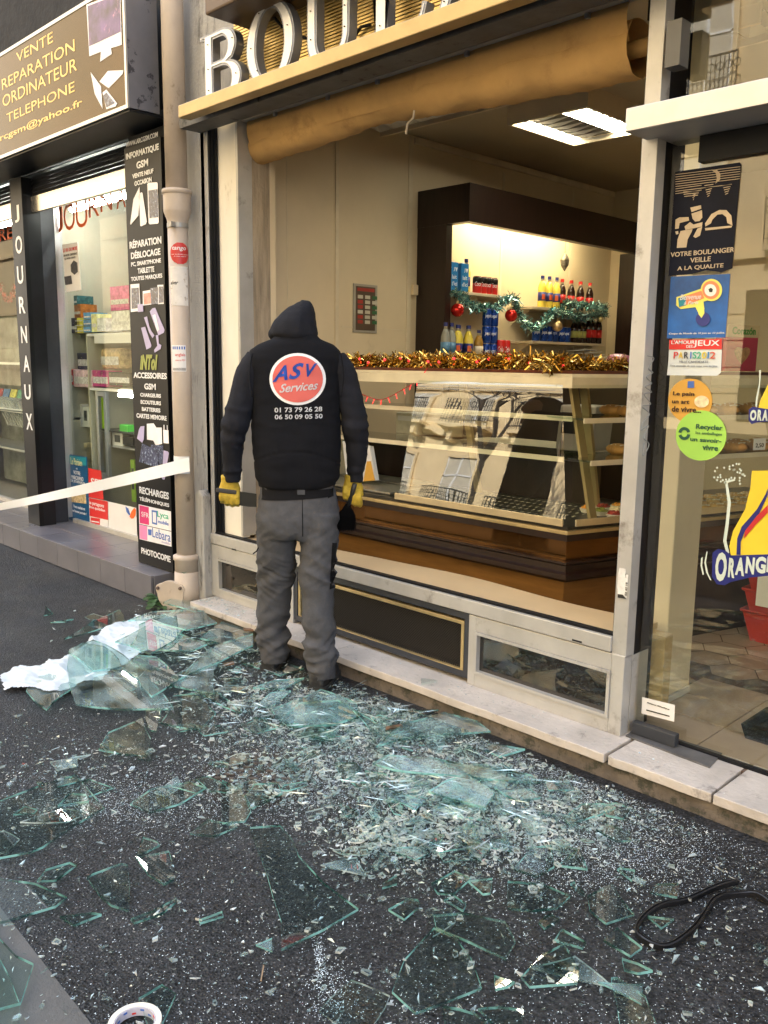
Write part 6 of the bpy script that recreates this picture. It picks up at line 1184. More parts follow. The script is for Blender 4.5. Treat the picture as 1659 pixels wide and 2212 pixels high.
poly_patch(trs, 'belt', [(555, 45), (1120, 60), (1118, 90), (560, 78)], M('grey webbing belt', (.05, .048, .05), .7), .007, nx=24, nz=3); poly_patch(trs, 'belt_loop', [(505, 20), (545, 30), (548, 100), (515, 75)], m_tr, .010, nx=3, nz=5); poly_patch(trs, 'belt_loop', [(805, 60), (870, 60), (870, 125), (808, 125)], m_tr, .010, nx=3, nz=5)
poly_patch(trs, 'seat_seam', [(846, 160), (852, 160), (856, 470), (848, 470)], m_blk, .002, nx=1, nz=14)
MB().tube([BP(A8(*p), -.09) for p in ((485, 560), (470, 590), (440, 612))], .003, 6).build('drawcord', m_blk, man)
# boots
def boot(ankle, heading, nm):
    f_ = heading.normalized(); r_ = V((f_.y, -f_.x, 0)); a = MB(); g_ = V((ankle.x, ankle.y, 0))
    prof = [(-.085, .028, .055), (-.075, .036, .085), (-.04, .040, .10), (.0, .041, .095), (.05, .041, .08), (.10, .045, .065), (.15, .046, .055), (.18, .036, .045), (.195, .02, .03)]
    rings = []
    for d, w_, h_ in prof:
        rings.append([g_ + f_ * d + r_ * (w_ * math.copysign(abs(math.cos(t)) ** .8, math.cos(t))) + UZ * (.022 + (h_ - .0) * (max(0, math.sin(t))) + (0 if math.sin(t) >= 0 else -.0)) for t in [2 * math.pi * q / 20 for q in range(20)]])
    a.loft(rings); a.loft([ring(g_ + f_ * d + UZ * z, rx, ry, 18, 2, r_, f_) for z, rx, ry, d in ((.04, .038, .055, -.02), (.10, .042, .052, -.025), (.145, .044, .052, -.025))])
    o = fuse(a, .006, 'boot', m_shoe, man, 2, lambda p: .0012 * nn(p, 60)); 
    sole = [g_ + f_ * d + r_ * w_ * s_ for s_, seq in ((1, prof), (-1, prof[::-1])) for d, w_, h_ in [(q[0] * 1.03, q[1] * 1.12, 0) for q in seq]]
    s = MB().prism([p + UZ * .006 for p in sole], (0, 0, .022)).build('sole', M('boot sole', (.02, .02, .02), .8), o)
pl, pr = L(588, 1428, .16), L(694, 1470, -.10)
boot(V((pl.x, pl.y, 0)), FW * .9 + V((0, .35, 0)), 'l'); boot(V((pr.x, pr.y, 0)), FW * .8 + V((0, .45, 0)), 'r')
# gloved hands: palm, four curled fingers, thumb
def hand(palm_c, side, axis, curl_dir, nm):
    """fist round a handle that runs along axis; fingers wrap over the outer face"""
    ax = axis.normalized(); up = UZ - ax * UZ.dot(ax); up.normalize(); back = ax.cross(up); back = back if back.dot(FW) < 0 else -back      # towards the viewer
    a = MB()
    wrist = palm_c + UZ * .052
    a.loft([ring(wrist + UZ * .02, .036, .034, 16), ring(wrist - UZ * .005, .036, .032, 16), ring(palm_c + UZ * .015 - back * .004, .046, .032, 16), ring(palm_c - UZ * .012 - back * .008, .044, .026, 16), ring(palm_c - UZ * .03 - back * .01, .032, .018, 16)])
    # fingers: base at lower back of the palm, round the handle
    for k_, (len_, r_) in enumerate(((1.0, .0115), (1.08, .012), (1.02, .0115), (.85, .010))):
        o_ = ax * (.033 - k_ * .0215) + palm_c; p0 = o_ - UZ * .012 + back * .018
        pts = [o_ + UZ * .012 + back * .020, o_ - UZ * .014 + back * .032, o_ - UZ * .038 * len_ + back * .026, o_ - UZ * .050 * len_ + back * .004, o_ - UZ * .040 * len_ - back * .018, o_ - UZ * .020 * len_ - back * .024]
        a.tube(pts, [r_ * 1.05, r_ * 1.1, r_, r_ * .97, r_ * .9, r_ * .75], 10)
    tb = palm_c + ax * (.029) + UZ * .006
    a.tube([tb - ax * .012, tb + ax * .008 + back * .014 - UZ * .006, tb + back * .028 - UZ * .022 - ax * .004, tb + back * .034 - UZ * .036 - ax * .022], [.017, .0155, .0135, .010], 10)
    o = fuse(a, .0042, 'glove', m_glove, man, 2, lambda p: .0018 * nn(p, 55) + .001 * nn(p, 120))
    for v_ in o.data.vertices: v_.co = palm_c + UZ * .03 + (v_.co - palm_c - UZ * .03) * 1.08
    return o, back, ax
lh = L(496, 1062, .06); rh = L(762, 1060, .06)
gl, bk_, ax_ = hand(lh, -1, RT * .96 + UZ * -.1, None, 'l')
kn = thing('scraper_blade', 'dark wide blade scraper held in the left yellow glove', 'scraper'); sd_ = (RT * .985 - UZ * .13).normalized(); uz_ = (UZ - sd_ * UZ.dot(sd_)).normalized()
MB().obox(lh + bk_ * .036 + UZ * .006 - sd_ * .012, sd_ * .046, uz_ * .0095, bk_ * .009).build('handle', M('dark scraper handle', (.03, .028, .028), .5), kn, bev=.004)
bl_pts = [BP(A8(*p), .03) for p in ((330, 95), (470, 115), (470, 224), (400, 222), (290, 205), (330, 175))]; MB().prism(bl_pts, FW * .003).build('blade', M('dark steel blade', (.025, .027, .028), .35, metal=.5), kn)
gr, bk2, ax2 = hand(rh, 1, (RT * .93 - FW * .2 - UZ * .3), None, 'r')
br = thing('hand_brush', 'black bristle dust brush hanging from the right yellow glove', 'brush')
MB().tube([L(766, 1046, -.0), L(762, 1062, .02), L(752, 1092, .03)], [.011, .012, .010], 10).build('handle', M('dark brush handle', (.02, .02, .022), .4), br, smooth=True)
rr = random.Random(9); a = MB(); t0 = L(751, 1092, .03)
a.loft([ring(L(cx, y, .03), rx, rx * .6, 16) for cx, y, rx in ((752, 1088, .012), (749, 1100, .022), (745, 1115, .036), (744, 1130, .044), (743, 1142, .042))])
for k_ in range(900):
    an = rr.uniform(0, 6.28); u = math.sqrt(rr.random()); p = t0 + RT * .012 * u * math.cos(an) + FW * .008 * u * math.sin(an); e = L(744, 1144, .03) + RT * .054 * u * math.cos(an) + FW * .034 * u * math.sin(an) + UZ * rr.uniform(-.008, .02); m1 = p.lerp(e, .45) + (RT * math.cos(an) + FW * math.sin(an)) * .012 * u
    w_ = RT * .0007; a.add([p - w_, p + w_, m1 + w_, m1 - w_], [(0, 1, 2, 3)]); a.add([m1 - w_, m1 + w_, e + w_ * .5, e - w_ * .5], [(0, 1, 2, 3)])
a.build('bristles', M('black bristle', (.003, .003, .0035), .9, spec=.05), br)
# ================================================================ broken glass on the pavement
def glassy(name, tint, refl, milk=0):
    return glass(name, tint, refl, .0, milk, 0, (.72, .93, 1.0))
g_face = glassy('pane of broken glass', (.93, .98, .97), 1.5, .004); g_pile = glassy('stacked broken glass', (.88, .97, .96), 1.8, .10)
def edge_mat(name, c1, c2, es=0):
    mt = bpy.data.materials.new(name); mt.use_nodes = True; n = mt.node_tree.nodes; l = mt.node_tree.links; n.remove(n['Principled BSDF'])
    tc = n.new('ShaderNodeTexCoord'); nz = n.new('ShaderNodeTexNoise'); nz.inputs['Scale'].default_value = 9; nz.inputs['Detail'].default_value = 4; l.new(tc.outputs['Object'], nz.inputs['Vector'])
    cr = n.new('ShaderNodeValToRGB'); e = cr.color_ramp.elements; e[0].position = .43; e[1].position = .55; e[0].color = (*c1, 1); e[1].color = (*c2, 1); l.new(nz.outputs['Fac'], cr.inputs[0])
    df = n.new('ShaderNodeBsdfDiffuse'); l.new(cr.outputs[0], df.inputs[0]); tl = n.new('ShaderNodeBsdfTranslucent'); l.new(cr.outputs[0], tl.inputs[0]); gl = n.new('ShaderNodeBsdfGlossy'); gl.inputs['Roughness'].default_value = .08; gl.inputs[0].default_value = (.8, 1, .95, 1)
    m1 = n.new('ShaderNodeMixShader'); m1.inputs[0].default_value = .35; l.new(df.outputs[0], m1.inputs[1]); l.new(tl.outputs[0], m1.inputs[2]); m2 = n.new('ShaderNodeMixShader'); m2.inputs[0].default_value = .30; l.new(m1.outputs[0], m2.inputs[1]); l.new(gl.outputs[0], m2.inputs[2]); t3 = n.new('ShaderNodeBsdfTransparent'); t3.inputs[0].default_value = (.85, .95, .93, 1); m3 = n.new('ShaderNodeMixShader'); mt_ = n.new('ShaderNodeTexNoise'); mt_.inputs['Scale'].default_value = 14; l.new(tc.outputs['Object'], mt_.inputs['Vector']); mq = n.new('ShaderNodeMapRange'); mq.inputs['From Min'].default_value = .42; mq.inputs['From Max'].default_value = .62; mq.inputs['To Min'].default_value = es * .3; mq.inputs['To Max'].default_value = min(.92, es + .62); l.new(mt_.outputs['Fac'], mq.inputs['Value']); l.new(mq.outputs[0], m3.inputs[0]); l.new(m2.outputs[0], m3.inputs[1]); l.new(t3.outputs[0], m3.inputs[2]); l.new(m3.outputs[0], n['Material Output'].inputs[0]); return mt
g_edge = edge_mat('green glass edge', (.006, .07, .06), (.38, .82, .80), .08); g_edge2 = edge_mat('bright glass edge', (.30, .46, .48), (.82, .94, .98), .25); 
def jag(pts, rr, amp, maxl=.09):
    """long photo edges get conchoidal wobble"""
    out = []; n = len(pts)
    for i in range(n):
        p, q = pts[i], pts[(i + 1) % n]; L_ = (q - p).length; k_ = max(1, int(L_ / maxl)); d = (q - p); nrm = V((-d.y, d.x, 0)).normalized() if d.length > 0 else V((0, 0, 0)); bow = rr.uniform(-1, 1) * L_ * .05
        for j in range(k_): t = j / k_; out.append(p.lerp(q, t) + nrm * (bow * math.sin(t * math.pi) + (rr.uniform(-amp, amp) if j else 0)))
    return out
GR = 'shards of the broken shop window'
SH = [  # zoom map, outline, height above the pavement, tilt towards the eye, pile?, label
 (B7, [(350, 668), (560, 683), (800, 675), (700, 560), (600, 470), (430, 385), (320, 430), (315, 480)], .030, 1, 'broad pane over the lower end of the white sheet, its dark edge to the front'),
 (B7, [(715, 565), (850, 590), (990, 615), (1018, 455), (960, 430), (820, 550)], .040, 1, 'pane with a bright golden streak left of the boots'),
 (B7, [(120, 605), (215, 700), (355, 590), (190, 490)], .018, 1, 'kite shaped pane at the near left end of the white sheet'),
 (B7, [(740, 755), (850, 780), (920, 787), (995, 712), (900, 620), (800, 630), (790, 690)], .014, 0, 'mirroring shard with a thick green front edge in front of the heap'),
 (B7, [(455, 880), (560, 900), (680, 910), (695, 830), (655, 735), (500, 800)], .008, 0, 'lone five sided shard mirroring orange, in front of the heap'),
 (B7, [(672, 690), (690, 790), (720, 795), (742, 700)], .010, 0, 'small upright looking shard between two larger mirroring ones'),
 (B7, [(920, 365), (1025, 395), (1165, 350), (1170, 300), (1050, 265)], .050, 1, 'pane mirroring a golden wall beside the left boot'),
 (B7, [(295, 368), (450, 325), (575, 285), (550, 232), (430, 285)], .012, 0, 'dark thin pane beyond the white sheet'),
 (B7, [(530, 375), (740, 420), (880, 430), (955, 400), (800, 330), (700, 290)], .065, 1, 'clear pane lying on the middle of the white sheet'),
 (B7, [(825, 550), (1015, 470), (1165, 400), (1165, 350), (1000, 400), (900, 480)], .055, 1, 'long pane with a bright cyan edge reaching to the left boot'),
 (B7, [(750, 205), (905, 240), (893, 190), (800, 180)], .075, 1, 'curled thin pane leaning near the weeds'),
 (B7, [(890, 600), (960, 640), (1110, 710), (1010, 620)], .020, 0, 'narrow triangular shard below the golden streak'),
 (B7, [(1290, 740), (1340, 768), (1530, 770), (1655, 735), (1640, 670), (1480, 600), (1250, 690)], .020, 1, 'large dark shard with a long green edge below the right boot'),
 (B7, [(1115, 480), (1290, 540), (1400, 505), (1300, 478)], .006, 1, 'shard trodden under the left boot'),
 (B7, [(1165, 592), (1300, 600), (1402, 552), (1250, 565)], .012, 1, 'slim shard with yellow green edge between the boots'),
 (B7, [(600, 1130), (690, 1170), (830, 1130), (950, 1055), (870, 1030), (700, 1060)], .006, 0, 'long lens shaped shard left of the manhole cover'),
 (B7, [(600, 400), (690, 440), (800, 380), (880, 290), (760, 250), (640, 300)], .080, 1, 'milky pane at the top of the heap'),
 (B7, [(560, 500), (640, 560), (700, 640), (830, 560), (720, 450), (640, 440)], .035, 1, 'green tinted pane in the middle of the heap'),
 (B7, [(700, 280), (860, 330), (1000, 300), (940, 240), (820, 230)], .085, 1, 'tilted pane below the weeds'),
 (B7, [(590, 285), (700, 240), (860, 235), (720, 280)], .060, 1, 'narrow pane at the far side of the heap'),
 (B7, [(315, 430), (430, 520), (560, 500), (480, 400), (380, 385)], .045, 1, 'rounded pane lying on the near part of the white sheet'),
 (B8, [(-90, 440), (0, 430), (130, 405), (185, 383), (310, 295), (450, 212), (380, 130), (330, 70), (190, 110), (-40, 200)], .008, 0, 'largest dark shard at the left edge of the view'),
 (B8, [(-40, 715), (20, 705), (140, 670), (240, 640), (290, 600), (150, 540), (-40, 515)], .007, 0, 'shard with yellow tipped edge at the lower left'),
 (B8, [(375, 515), (430, 590), (480, 635), (555, 658), (552, 460), (520, 455), (400, 500)], .007, 0, 'three cornered shard with curved left side at the lower left'),
 (B8, [(590, 430), (640, 500), (710, 545), (752, 520), (745, 450), (730, 400)], .006, 0, 'rounded shield shaped shard'),
 (B8, [(585, 428), (690, 375), (680, 360), (620, 340)], .006, 0, 'small brownish wedge above the shield shaped shard'),
 (B8, [(1215, 825), (1548, 650), (1400, 540), (1290, 420), (1210, 290), (1080, 300), (1180, 600)], .007, 0, 'tall dark triangle with a long curved right edge, centre of the foreground'),
 (B8, [(600, 1040), (700, 980), (760, 1020), (705, 1141), (640, 1160)], .006, 0, 'shard lying beside the roll of tape'),
 (B8, [(1060, 160), (1090, 215), (1220, 150), (1200, 105), (1100, 110)], .010, 0, 'shard touching the near rim of the manhole cover'),
 (B8, [(960, 95), (960, 280), (1060, 270), (1085, 225), (1040, 130)], .008, 0, 'upright rectangular shard on the manhole rim'),
 (B8, [(820, 325), (930, 335), (1025, 295), (1000, 285), (900, 265)], .006, 0, 'half moon shard below the manhole cover'),
 (B8, [(565, 695), (580, 712), (700, 670), (762, 620), (762, 605), (660, 660)], .006, 0, 'long bright splinter at the lower left'),
 (B8, [(860, 700), (865, 712), (965, 682), (960, 662)], .006, 0, 'short bright splinter left of the dark triangle'),
 (B8, [(260, 685), (320, 722), (440, 675), (400, 668)], .006, 0, 'fan shaped cracked splinter'),
 (B8, [(-60, 640), (0, 780), (70, 855), (145, 890), (90, 1060), (-60, 1100)], .012, 0, 'pane on the smooth kerb with a turquoise edge'),
 (B8, [(-80, 820), (0, 870), (40, 940), (85, 1060), (88, 1180), (-80, 1180)], .020, 0, 'pane corner mirroring cloud, lowest at the left'),
 (B8, [(160, 530), (240, 528), (330, 462), (300, 450), (200, 480)], .006, 0, 'shard with a bright upper edge behind the three cornered one'),
 (B8, [(250, 205), (330, 190), (385, 185), (370, 155), (300, 150)], .014, 0, 'leaf shaped shard lying on the largest dark one'),
 (C1, [(130, 950), (225, 1038), (330, 1000), (420, 965), (495, 935), (455, 820), (385, 725), (300, 690), (180, 820)], .007, 0, 'large rounded shard in the near foreground with a green rim'),
 (C1, [(300, 640), (310, 690), (440, 745), (590, 815), (632, 745), (590, 665), (420, 630)], .013, 0, 'dark shard overlapping the large rounded one'),
 (C1, [(655, 890), (690, 930), (885, 915), (890, 860), (830, 755), (740, 800)], .006, 0, 'bell shaped shard in the near foreground'),
 (C1, [(925, 560), (935, 620), (1000, 672), (1115, 635), (1060, 570), (1025, 512)], .006, 0, 'pentagon shard with a pale stripe left of the rubber strip'),
 (C1, [(990, 740), (1100, 805), (1147, 770), (1045, 690)], .007, 0, 'diamond shard with a pale stripe below the pentagon'),
 (C1, [(625, 450), (720, 480), (790, 440), (775, 355), (700, 360)], .006, 0, 'square cornered shard below the bright heap'),
 (C1, [(805, 435), (925, 450), (890, 368), (845, 400)], .006, 0, 'triangular shard right of the square cornered one'),
 (C1, [(290, 510), (315, 548), (380, 552), (450, 490), (385, 458)], .006, 0, 'shallow five sided shard, left of a touching pair'),
 (C1, [(440, 500), (500, 552), (530, 548), (538, 488)], .010, 0, 'small shard, right of a touching pair'),
 (C1, [(600, 610), (700, 620), (800, 610), (855, 560), (740, 510), (600, 500)], .007, 0, 'shard with a bright golden front edge'),
 (C1, [(115, 615), (180, 655), (245, 600), (235, 575), (195, 572)], .006, 0, 'oval shard left of centre in the foreground'),
 (C1, [(1020, 895), (1045, 1010), (1060, 1110), (1215, 1110), (1160, 970), (1045, 893)], .007, 0, 'tall shard with a wide pale stripe at the bottom edge'),
 (C1, [(1180, 545), (1290, 565), (1295, 510), (1205, 512)], .008, 0, 'pale blue shard above the rubber loop'),
 (C1, [(1168, 642), (1225, 690), (1275, 655)], .008, 0, 'pale blue shard inside the rubber loop'),
 (C1, [(960, 290), (1040, 335), (1100, 335), (1100, 300), (1000, 268)], .007, 0, 'half oval shard below the golden mirroring one'),
 (C1, [(830, 240), (845, 268), (985, 225), (1040, 200), (990, 183), (900, 185)], .008, 0, 'long shard mirroring gold at the right of the heap'),
 (C1, [(990, 190), (1000, 230), (1070, 245), (1100, 200), (1040, 180)], .012, 0, 'pale shard touching the gold mirroring one'),
 (C1, [(335, 1010), (400, 1020), (470, 1040), (540, 1100), (350, 1100)], .012, 0, 'milky white shard cut by the bottom edge'),
 (C1, [(480, 1020), (570, 1012), (665, 1025), (660, 1100), (560, 1100)], .007, 0, 'dark shard cut by the bottom edge'),
 (C1, [(1065, 815), (1075, 860), (1130, 875), (1190, 865), (1130, 835)], .007, 0, 'ribbed shard below the diamond one'),
 (C1, [(545, 885), (550, 940), (600, 930), (628, 912)], .006, 0, 'small shard right of the large rounded one'),
 (C1, [(725, 665), (750, 693), (810, 655), (775, 632)], .006, 0, 'small diamond shard above the bell shaped one'),
 (C1, [(790, 740), (905, 772), (918, 748), (820, 695)], .012, 0, 'shard overlapping the top of the bell shaped one'),
 (C1, [(1045, 450), (1105, 497), (1118, 455), (1060, 445)], .006, 0, 'small shard standing apart at the right'),
 (C1, [(855, 510), (905, 558), (912, 548), (870, 503)], .006, 0, 'clear splinter beside the pentagon'),
 (C1, [(340, 575), (420, 620), (432, 592), (385, 560)], .006, 0, 'small rounded shard above the dark overlapping one'),
 (C1, [(90, 510), (90, 527), (150, 510), (150, 475)], .006, 0, 'small green shard left in the foreground'),
 (C6, [(480, 548), (600, 580), (880, 603), (1100, 625), (1350, 640), (1300, 600), (1000, 560), (800, 520), (560, 505)], .026, 1, 'longest pane in the middle heap, with a dark green front edge'),
 (C6, [(500, 445), (620, 412), (850, 395), (1090, 388), (1020, 330), (850, 280), (640, 330)], .030, 1, 'long pane against the step with a thick green edge'),
 (C6, [(1060, 470), (1140, 508), (1270, 475), (1100, 440)], .012, 1, 'shard mirroring orange close to the stone step'),
 (C6, [(770, 690), (900, 730), (1060, 770), (1115, 695), (960, 600), (850, 640)], .030, 1, 'milky green pane crowning the middle heap'),
 (C6, [(870, 765), (905, 815), (1045, 835), (1040, 765)], .012, 0, 'shard with a golden streak below the milky green pane'),
 (C6, [(950, 870), (945, 960), (1035, 965), (1005, 870)], .008, 0, 'shard with a golden tip standing off the heap'),
 (C6, [(370, 640), (430, 685), (475, 670), (470, 640)], .010, 0, 'cup shaped green shard left of the middle heap'),
 (C6, [(440, 580), (460, 640), (550, 650), (555, 600)], .008, 0, 'shard with a small yellow glint left of the middle heap'),
 (C6, [(285, 540), (325, 640), (420, 575), (395, 540)], .008, 0, 'faint shard right of the manhole cover'),
 (C6, [(560, 710), (640, 715), (700, 690), (690, 668)], .010, 0, 'slim golden streaked shard at the heap front'),
 (C6, [(1140, 690), (1230, 740), (1350, 720), (1300, 680)], .014, 1, 'teal shard right of the milky green pane'),
 (C6, [(1130, 690), (1160, 780), (1240, 820), (1160, 700)], .018, 1, 'narrow shard spearing down from the heap'),
 (C6, [(310, 750), (340, 815), (410, 812), (400, 790)], .006, 0, 'wedge shard alone in front of the heap'),
 (C6, [(0, 330), (80, 348), (240, 345), (430, 300), (300, 220), (100, 230)], .022, 1, 'green rimmed pane just below the right boot'),
 (A6, [(325, 1900), (395, 1885), (335, 1825)], .008, 0, 'small triangular shard far up the pavement'),
 (A6, [(370, 1950), (500, 1945), (545, 1925), (480, 1935)], .008, 0, 'thin splinter far up the pavement'),
]
def shard(pts2, z, mats, tilt, rr, th, name='glass_shard', maxl=.09, amp=.003):
    c = sum(pts2, V((0, 0, 0))) / len(pts2); pts = jag(pts2, rr, amp, maxl); tv = V((rr.uniform(-1, 1), rr.uniform(-1, 1), 0)) * tilt
    P = [p + UZ * (z + (p - c).dot(tv)) for p in pts]; mn = min(p.z for p in P); P = [p + UZ * max(0, .0045 - mn) for p in P]
    return MB().prism(P, UZ * th, 0, 1).build(name, mats, None)
rr = random.Random(21)
for f, pl_, z, pile, lab in SH:
    base_ = [PZ(f(*p), z) for p in pl_]; base_ = [V((p.x, p.y, 0)) for p in base_]
    tag(shard(base_, z, [g_pile if pile else g_face, g_edge], .035 if pile else .004, rr, .0085 if pile else .0075), lab, 'glass shard', GR)
# scattered smaller shards
def blobpoint(rr, blobs):
    tw = sum(b[0] for b in blobs); t = rr.random() * tw
    for w_, cx, cy, sx, sy_ in blobs:
        if t < w_: break
        t -= w_
    for _ in range(30):
        p = (rr.gauss(cx, sx), rr.gauss(cy, sy_)) if sx < 600 else (rr.uniform(-20, 1680), rr.uniform(1500, 2215))
        if p[1] < 1305 or p[1] > 2240: continue
        q = PZ(p, .004)
        if q.y < 2.58: return q
    return None
BL = [(2.2, 430, 1400, 110, 50), (1.6, 620, 1550, 120, 40), (1.4, 780, 1560, 90, 35), (1.6, 640, 1660, 110, 55), (2.4, 990, 1700, 130, 35), (1.3, 830, 1810, 70, 40), (1.6, 1080, 1790, 110, 45), (.7, 150, 1650, 130, 60), (.5, 1000, 1880, 160, 50), (.6, 1000, 1600, 100, 30), (1.2, 0, 0, 900, 900)]
size_w = {True: 'small', False: 'tiny'}
pos_w = lambda q: ('by the stone step' if q.y > 2.15 else 'in the middle of the pavement' if q.y > 1.5 else 'in the near foreground')
n_ = 0
while n_ < 170:
    q = blobpoint(rr, BL)
    if q is None: continue
    s_ = rr.choice((.018, .025, .035, .05, .07)) * rr.uniform(.7, 1.2); k_ = rr.choice((3, 4, 4, 5)); a0 = rr.random() * 6.28; el = rr.uniform(1, 2.6); ang = rr.random() * 3.14
    pts = []
    for i in range(k_):
        a_ = a0 + 6.283 * (i + rr.uniform(-.3, .3)) / k_; x, y = math.cos(a_) * s_ * el ** .5, math.sin(a_) * s_ / el ** .5; pts.append(V((q.x + x * math.cos(ang) - y * math.sin(ang), q.y + x * math.sin(ang) + y * math.cos(ang), 0)))
    dense = q.y > 1.7; z = rr.uniform(.004, .03 if dense else .008)
    tag(shard(pts, z, [g_face if rr.random() < .6 else g_pile, g_edge2 if rr.random() < .65 else g_edge], rr.choice((.05, .15, .4)) if dense else .06, rr, .005, maxl=.03, amp=.001), '%s clear window fragment lying %s' % ('small' if s_ > .03 else 'tiny', pos_w(q)), 'glass shard', '%s window fragments lying %s' % ('small' if s_ > .03 else 'tiny', pos_w(q))); n_ += 1
# crumbs: nobody could count these
g_chip = edge_mat('glass crumb', (.62, .74, .82), (.97, .99, 1), .22); g_chip2 = glassy('clear crumb', (.85, .93, .91), 2.0, .10)
a = MB(); BL2 = BL[:-1] + [(1.7, 0, 0, 900, 900), (3.0, 850, 1560, 190, 40), (1.5, 1250, 1760, 120, 40), (1.5, 620, 1500, 110, 30)]
for _ in range(24000):
    q = blobpoint(rr, BL2)
    if q is None: continue
    s_ = rr.choice((.002, .0025, .003, .003, .0035, .004, .005, .006, .009)) * rr.uniform(.7, 1.2); z = rr.uniform(.001, .006 if s_ < .006 else .014); dx = V((rr.uniform(-1, 1), rr.uniform(-1, 1), rr.uniform(-.3, .3))).normalized() * s_ * rr.uniform(.8, 1.6); dy = UZ.cross(dx).normalized() * s_ * rr.uniform(.3, .9) + UZ * rr.uniform(-.3, .5) * s_; c = V((q.x, q.y, z + s_ * .3)); h_ = UZ * s_ * rr.uniform(.3, .7)
    mi = 0 if rr.random() < .62 else 1
    a.add([c - dx, c + dx * rr.uniform(.6, 1) + dy * .2, c + dy, c - dx + h_, c + dx * .9 + h_, c + dy * .9 + h_], [(0, 2, 1), (3, 4, 5), (0, 1, 4, 3), (1, 2, 5, 4), (2, 0, 3, 5)], mi)
# finger-nail sized fragments in the bright drifts
for _ in range(1500):
    q = blobpoint(rr, [(2.2, 850, 1815, 65, 35), (2, 1040, 1790, 110, 45), (2.2, 640, 1670, 95, 45), (2, 780, 1555, 95, 35), (2.6, 960, 1690, 120, 30), (1, 560, 1500, 90, 30), (.8, 1150, 1740, 90, 35), (1.1, 0, 0, 900, 900)])
    if q is None: continue
    s_ = rr.uniform(.006, .015); k_ = rr.choice((3, 4, 4, 5)); a0 = rr.random() * 6.28; el = rr.uniform(.4, 1); tx_, ty_ = rr.uniform(-.35, .35), rr.uniform(-.35, .35); z = rr.uniform(.004, .02); h_ = rr.uniform(.004, .0075); ro = rr.random() * 3
    P_ = []
    for i in range(k_):
        a_ = a0 + 6.283 * (i + rr.uniform(-.25, .25)) / k_; x, y = math.cos(a_) * s_, math.sin(a_) * s_ * el; x, y = x * math.cos(ro) - y * math.sin(ro), x * math.sin(ro) + y * math.cos(ro); P_.append(V((q.x + x, q.y + y, z + x * tx_ + y * ty_)))
    a.prism(P_, (0, 0, h_), 1, 0)
# slivers thrown over the heaps
for _ in range(520):
    q = blobpoint(rr, [(3, 440, 1395, 110, 45), (2, 640, 1530, 110, 35), (2.4, 1000, 1680, 130, 35), (1, 800, 1560, 90, 30), (1, 1060, 1790, 80, 40)])
    if q is None: continue
    L_ = rr.uniform(.015, .075); an = rr.random() * 3.14; d = V((math.cos(an), math.sin(an), rr.uniform(-.15, .15))).normalized() * L_; s_ = UZ.cross(d).normalized() * rr.uniform(.0008, .0026) + UZ * rr.uniform(.0005, .002); z = rr.uniform(.012, .07 if q.x < -3 and q.y > 2 else .035); c = V((q.x, q.y, z)); a.add([c - d, c + s_, c + d, c - s_], [(0, 1, 2, 3)], 0)
tag(a.build('glass_crumbs', [g_chip, g_chip2]), 'crushed window glass strewn over the pavement', 'glass crumbs', kind='stuff')
# powder: tiny specks, thickest in the middle of the fall
a = MB(); BL3 = [(2.5, 640, 1660, 150, 60), (3, 1000, 1650, 200, 50), (1.2, 250, 1730, 160, 40), (2, 1150, 1720, 200, 50), (.07, 690, 2070, 7, 32), (.12, 715, 2140, 28, 35), (2, 1300, 1830, 180, 60), (1.6, 0, 0, 900, 900), (1.5, 760, 1540, 160, 40)]
for _ in range(60000):
    q = blobpoint(rr, BL3)
    if q is None: continue
    s_ = rr.uniform(.0007, .0023); an = rr.random() * 6.28; d1 = V((math.cos(an), math.sin(an), .15)) * s_; d2 = V((-math.sin(an), math.cos(an), .3)) * s_ * .7; c = V((q.x, q.y, .0035)); a.add([c - d1, c - d2 * .6, c + d1, c + d2], [(0, 1, 2, 3)])
tag(a.build('glass_powder', M('glass powder', (.72, .84, .98), .4)), 'fine white glass powder dusting the asphalt', 'glass powder', kind='stuff')
# crumbs on the step and in the shop front
a = MB()
for _ in range(520):
    x = rr.uniform(-4.1, -1.0) if rr.random() < .5 else rr.gauss(-4.0, .2); x = min(max(x, -4.2), 1); y = rr.uniform(2.63, 2.78); s_ = rr.uniform(.002, .010 if x < -3.5 else .006); c = V((x, y, .101 + s_ * .3)); d1 = V((rr.uniform(-1, 1), rr.uniform(-1, 1), 0)).normalized() * s_; d2 = UZ.cross(d1) * .5; a.add([c - d1, c + d2, c + d1, c - d2 + UZ * s_ * .4], [(0, 1, 2), (0, 2, 3)], rr.choice((0, 1)))
tag(a.build('step_crumbs', [g_chip, g_chip2]), 'glass crumbs scattered on the stone step', 'glass crumbs', kind='stuff')
p = PZ(B3(495, 812), .11); tag(MB().prism([PZ(B3(*q), .112) for q in ((497, 790), (500, 815), (580, 800), (560, 795))], (0, 0, .008)).build('glass_shard', [g_face, g_edge2]), 'single shard lying on the stone step below the vent', 'glass shard')
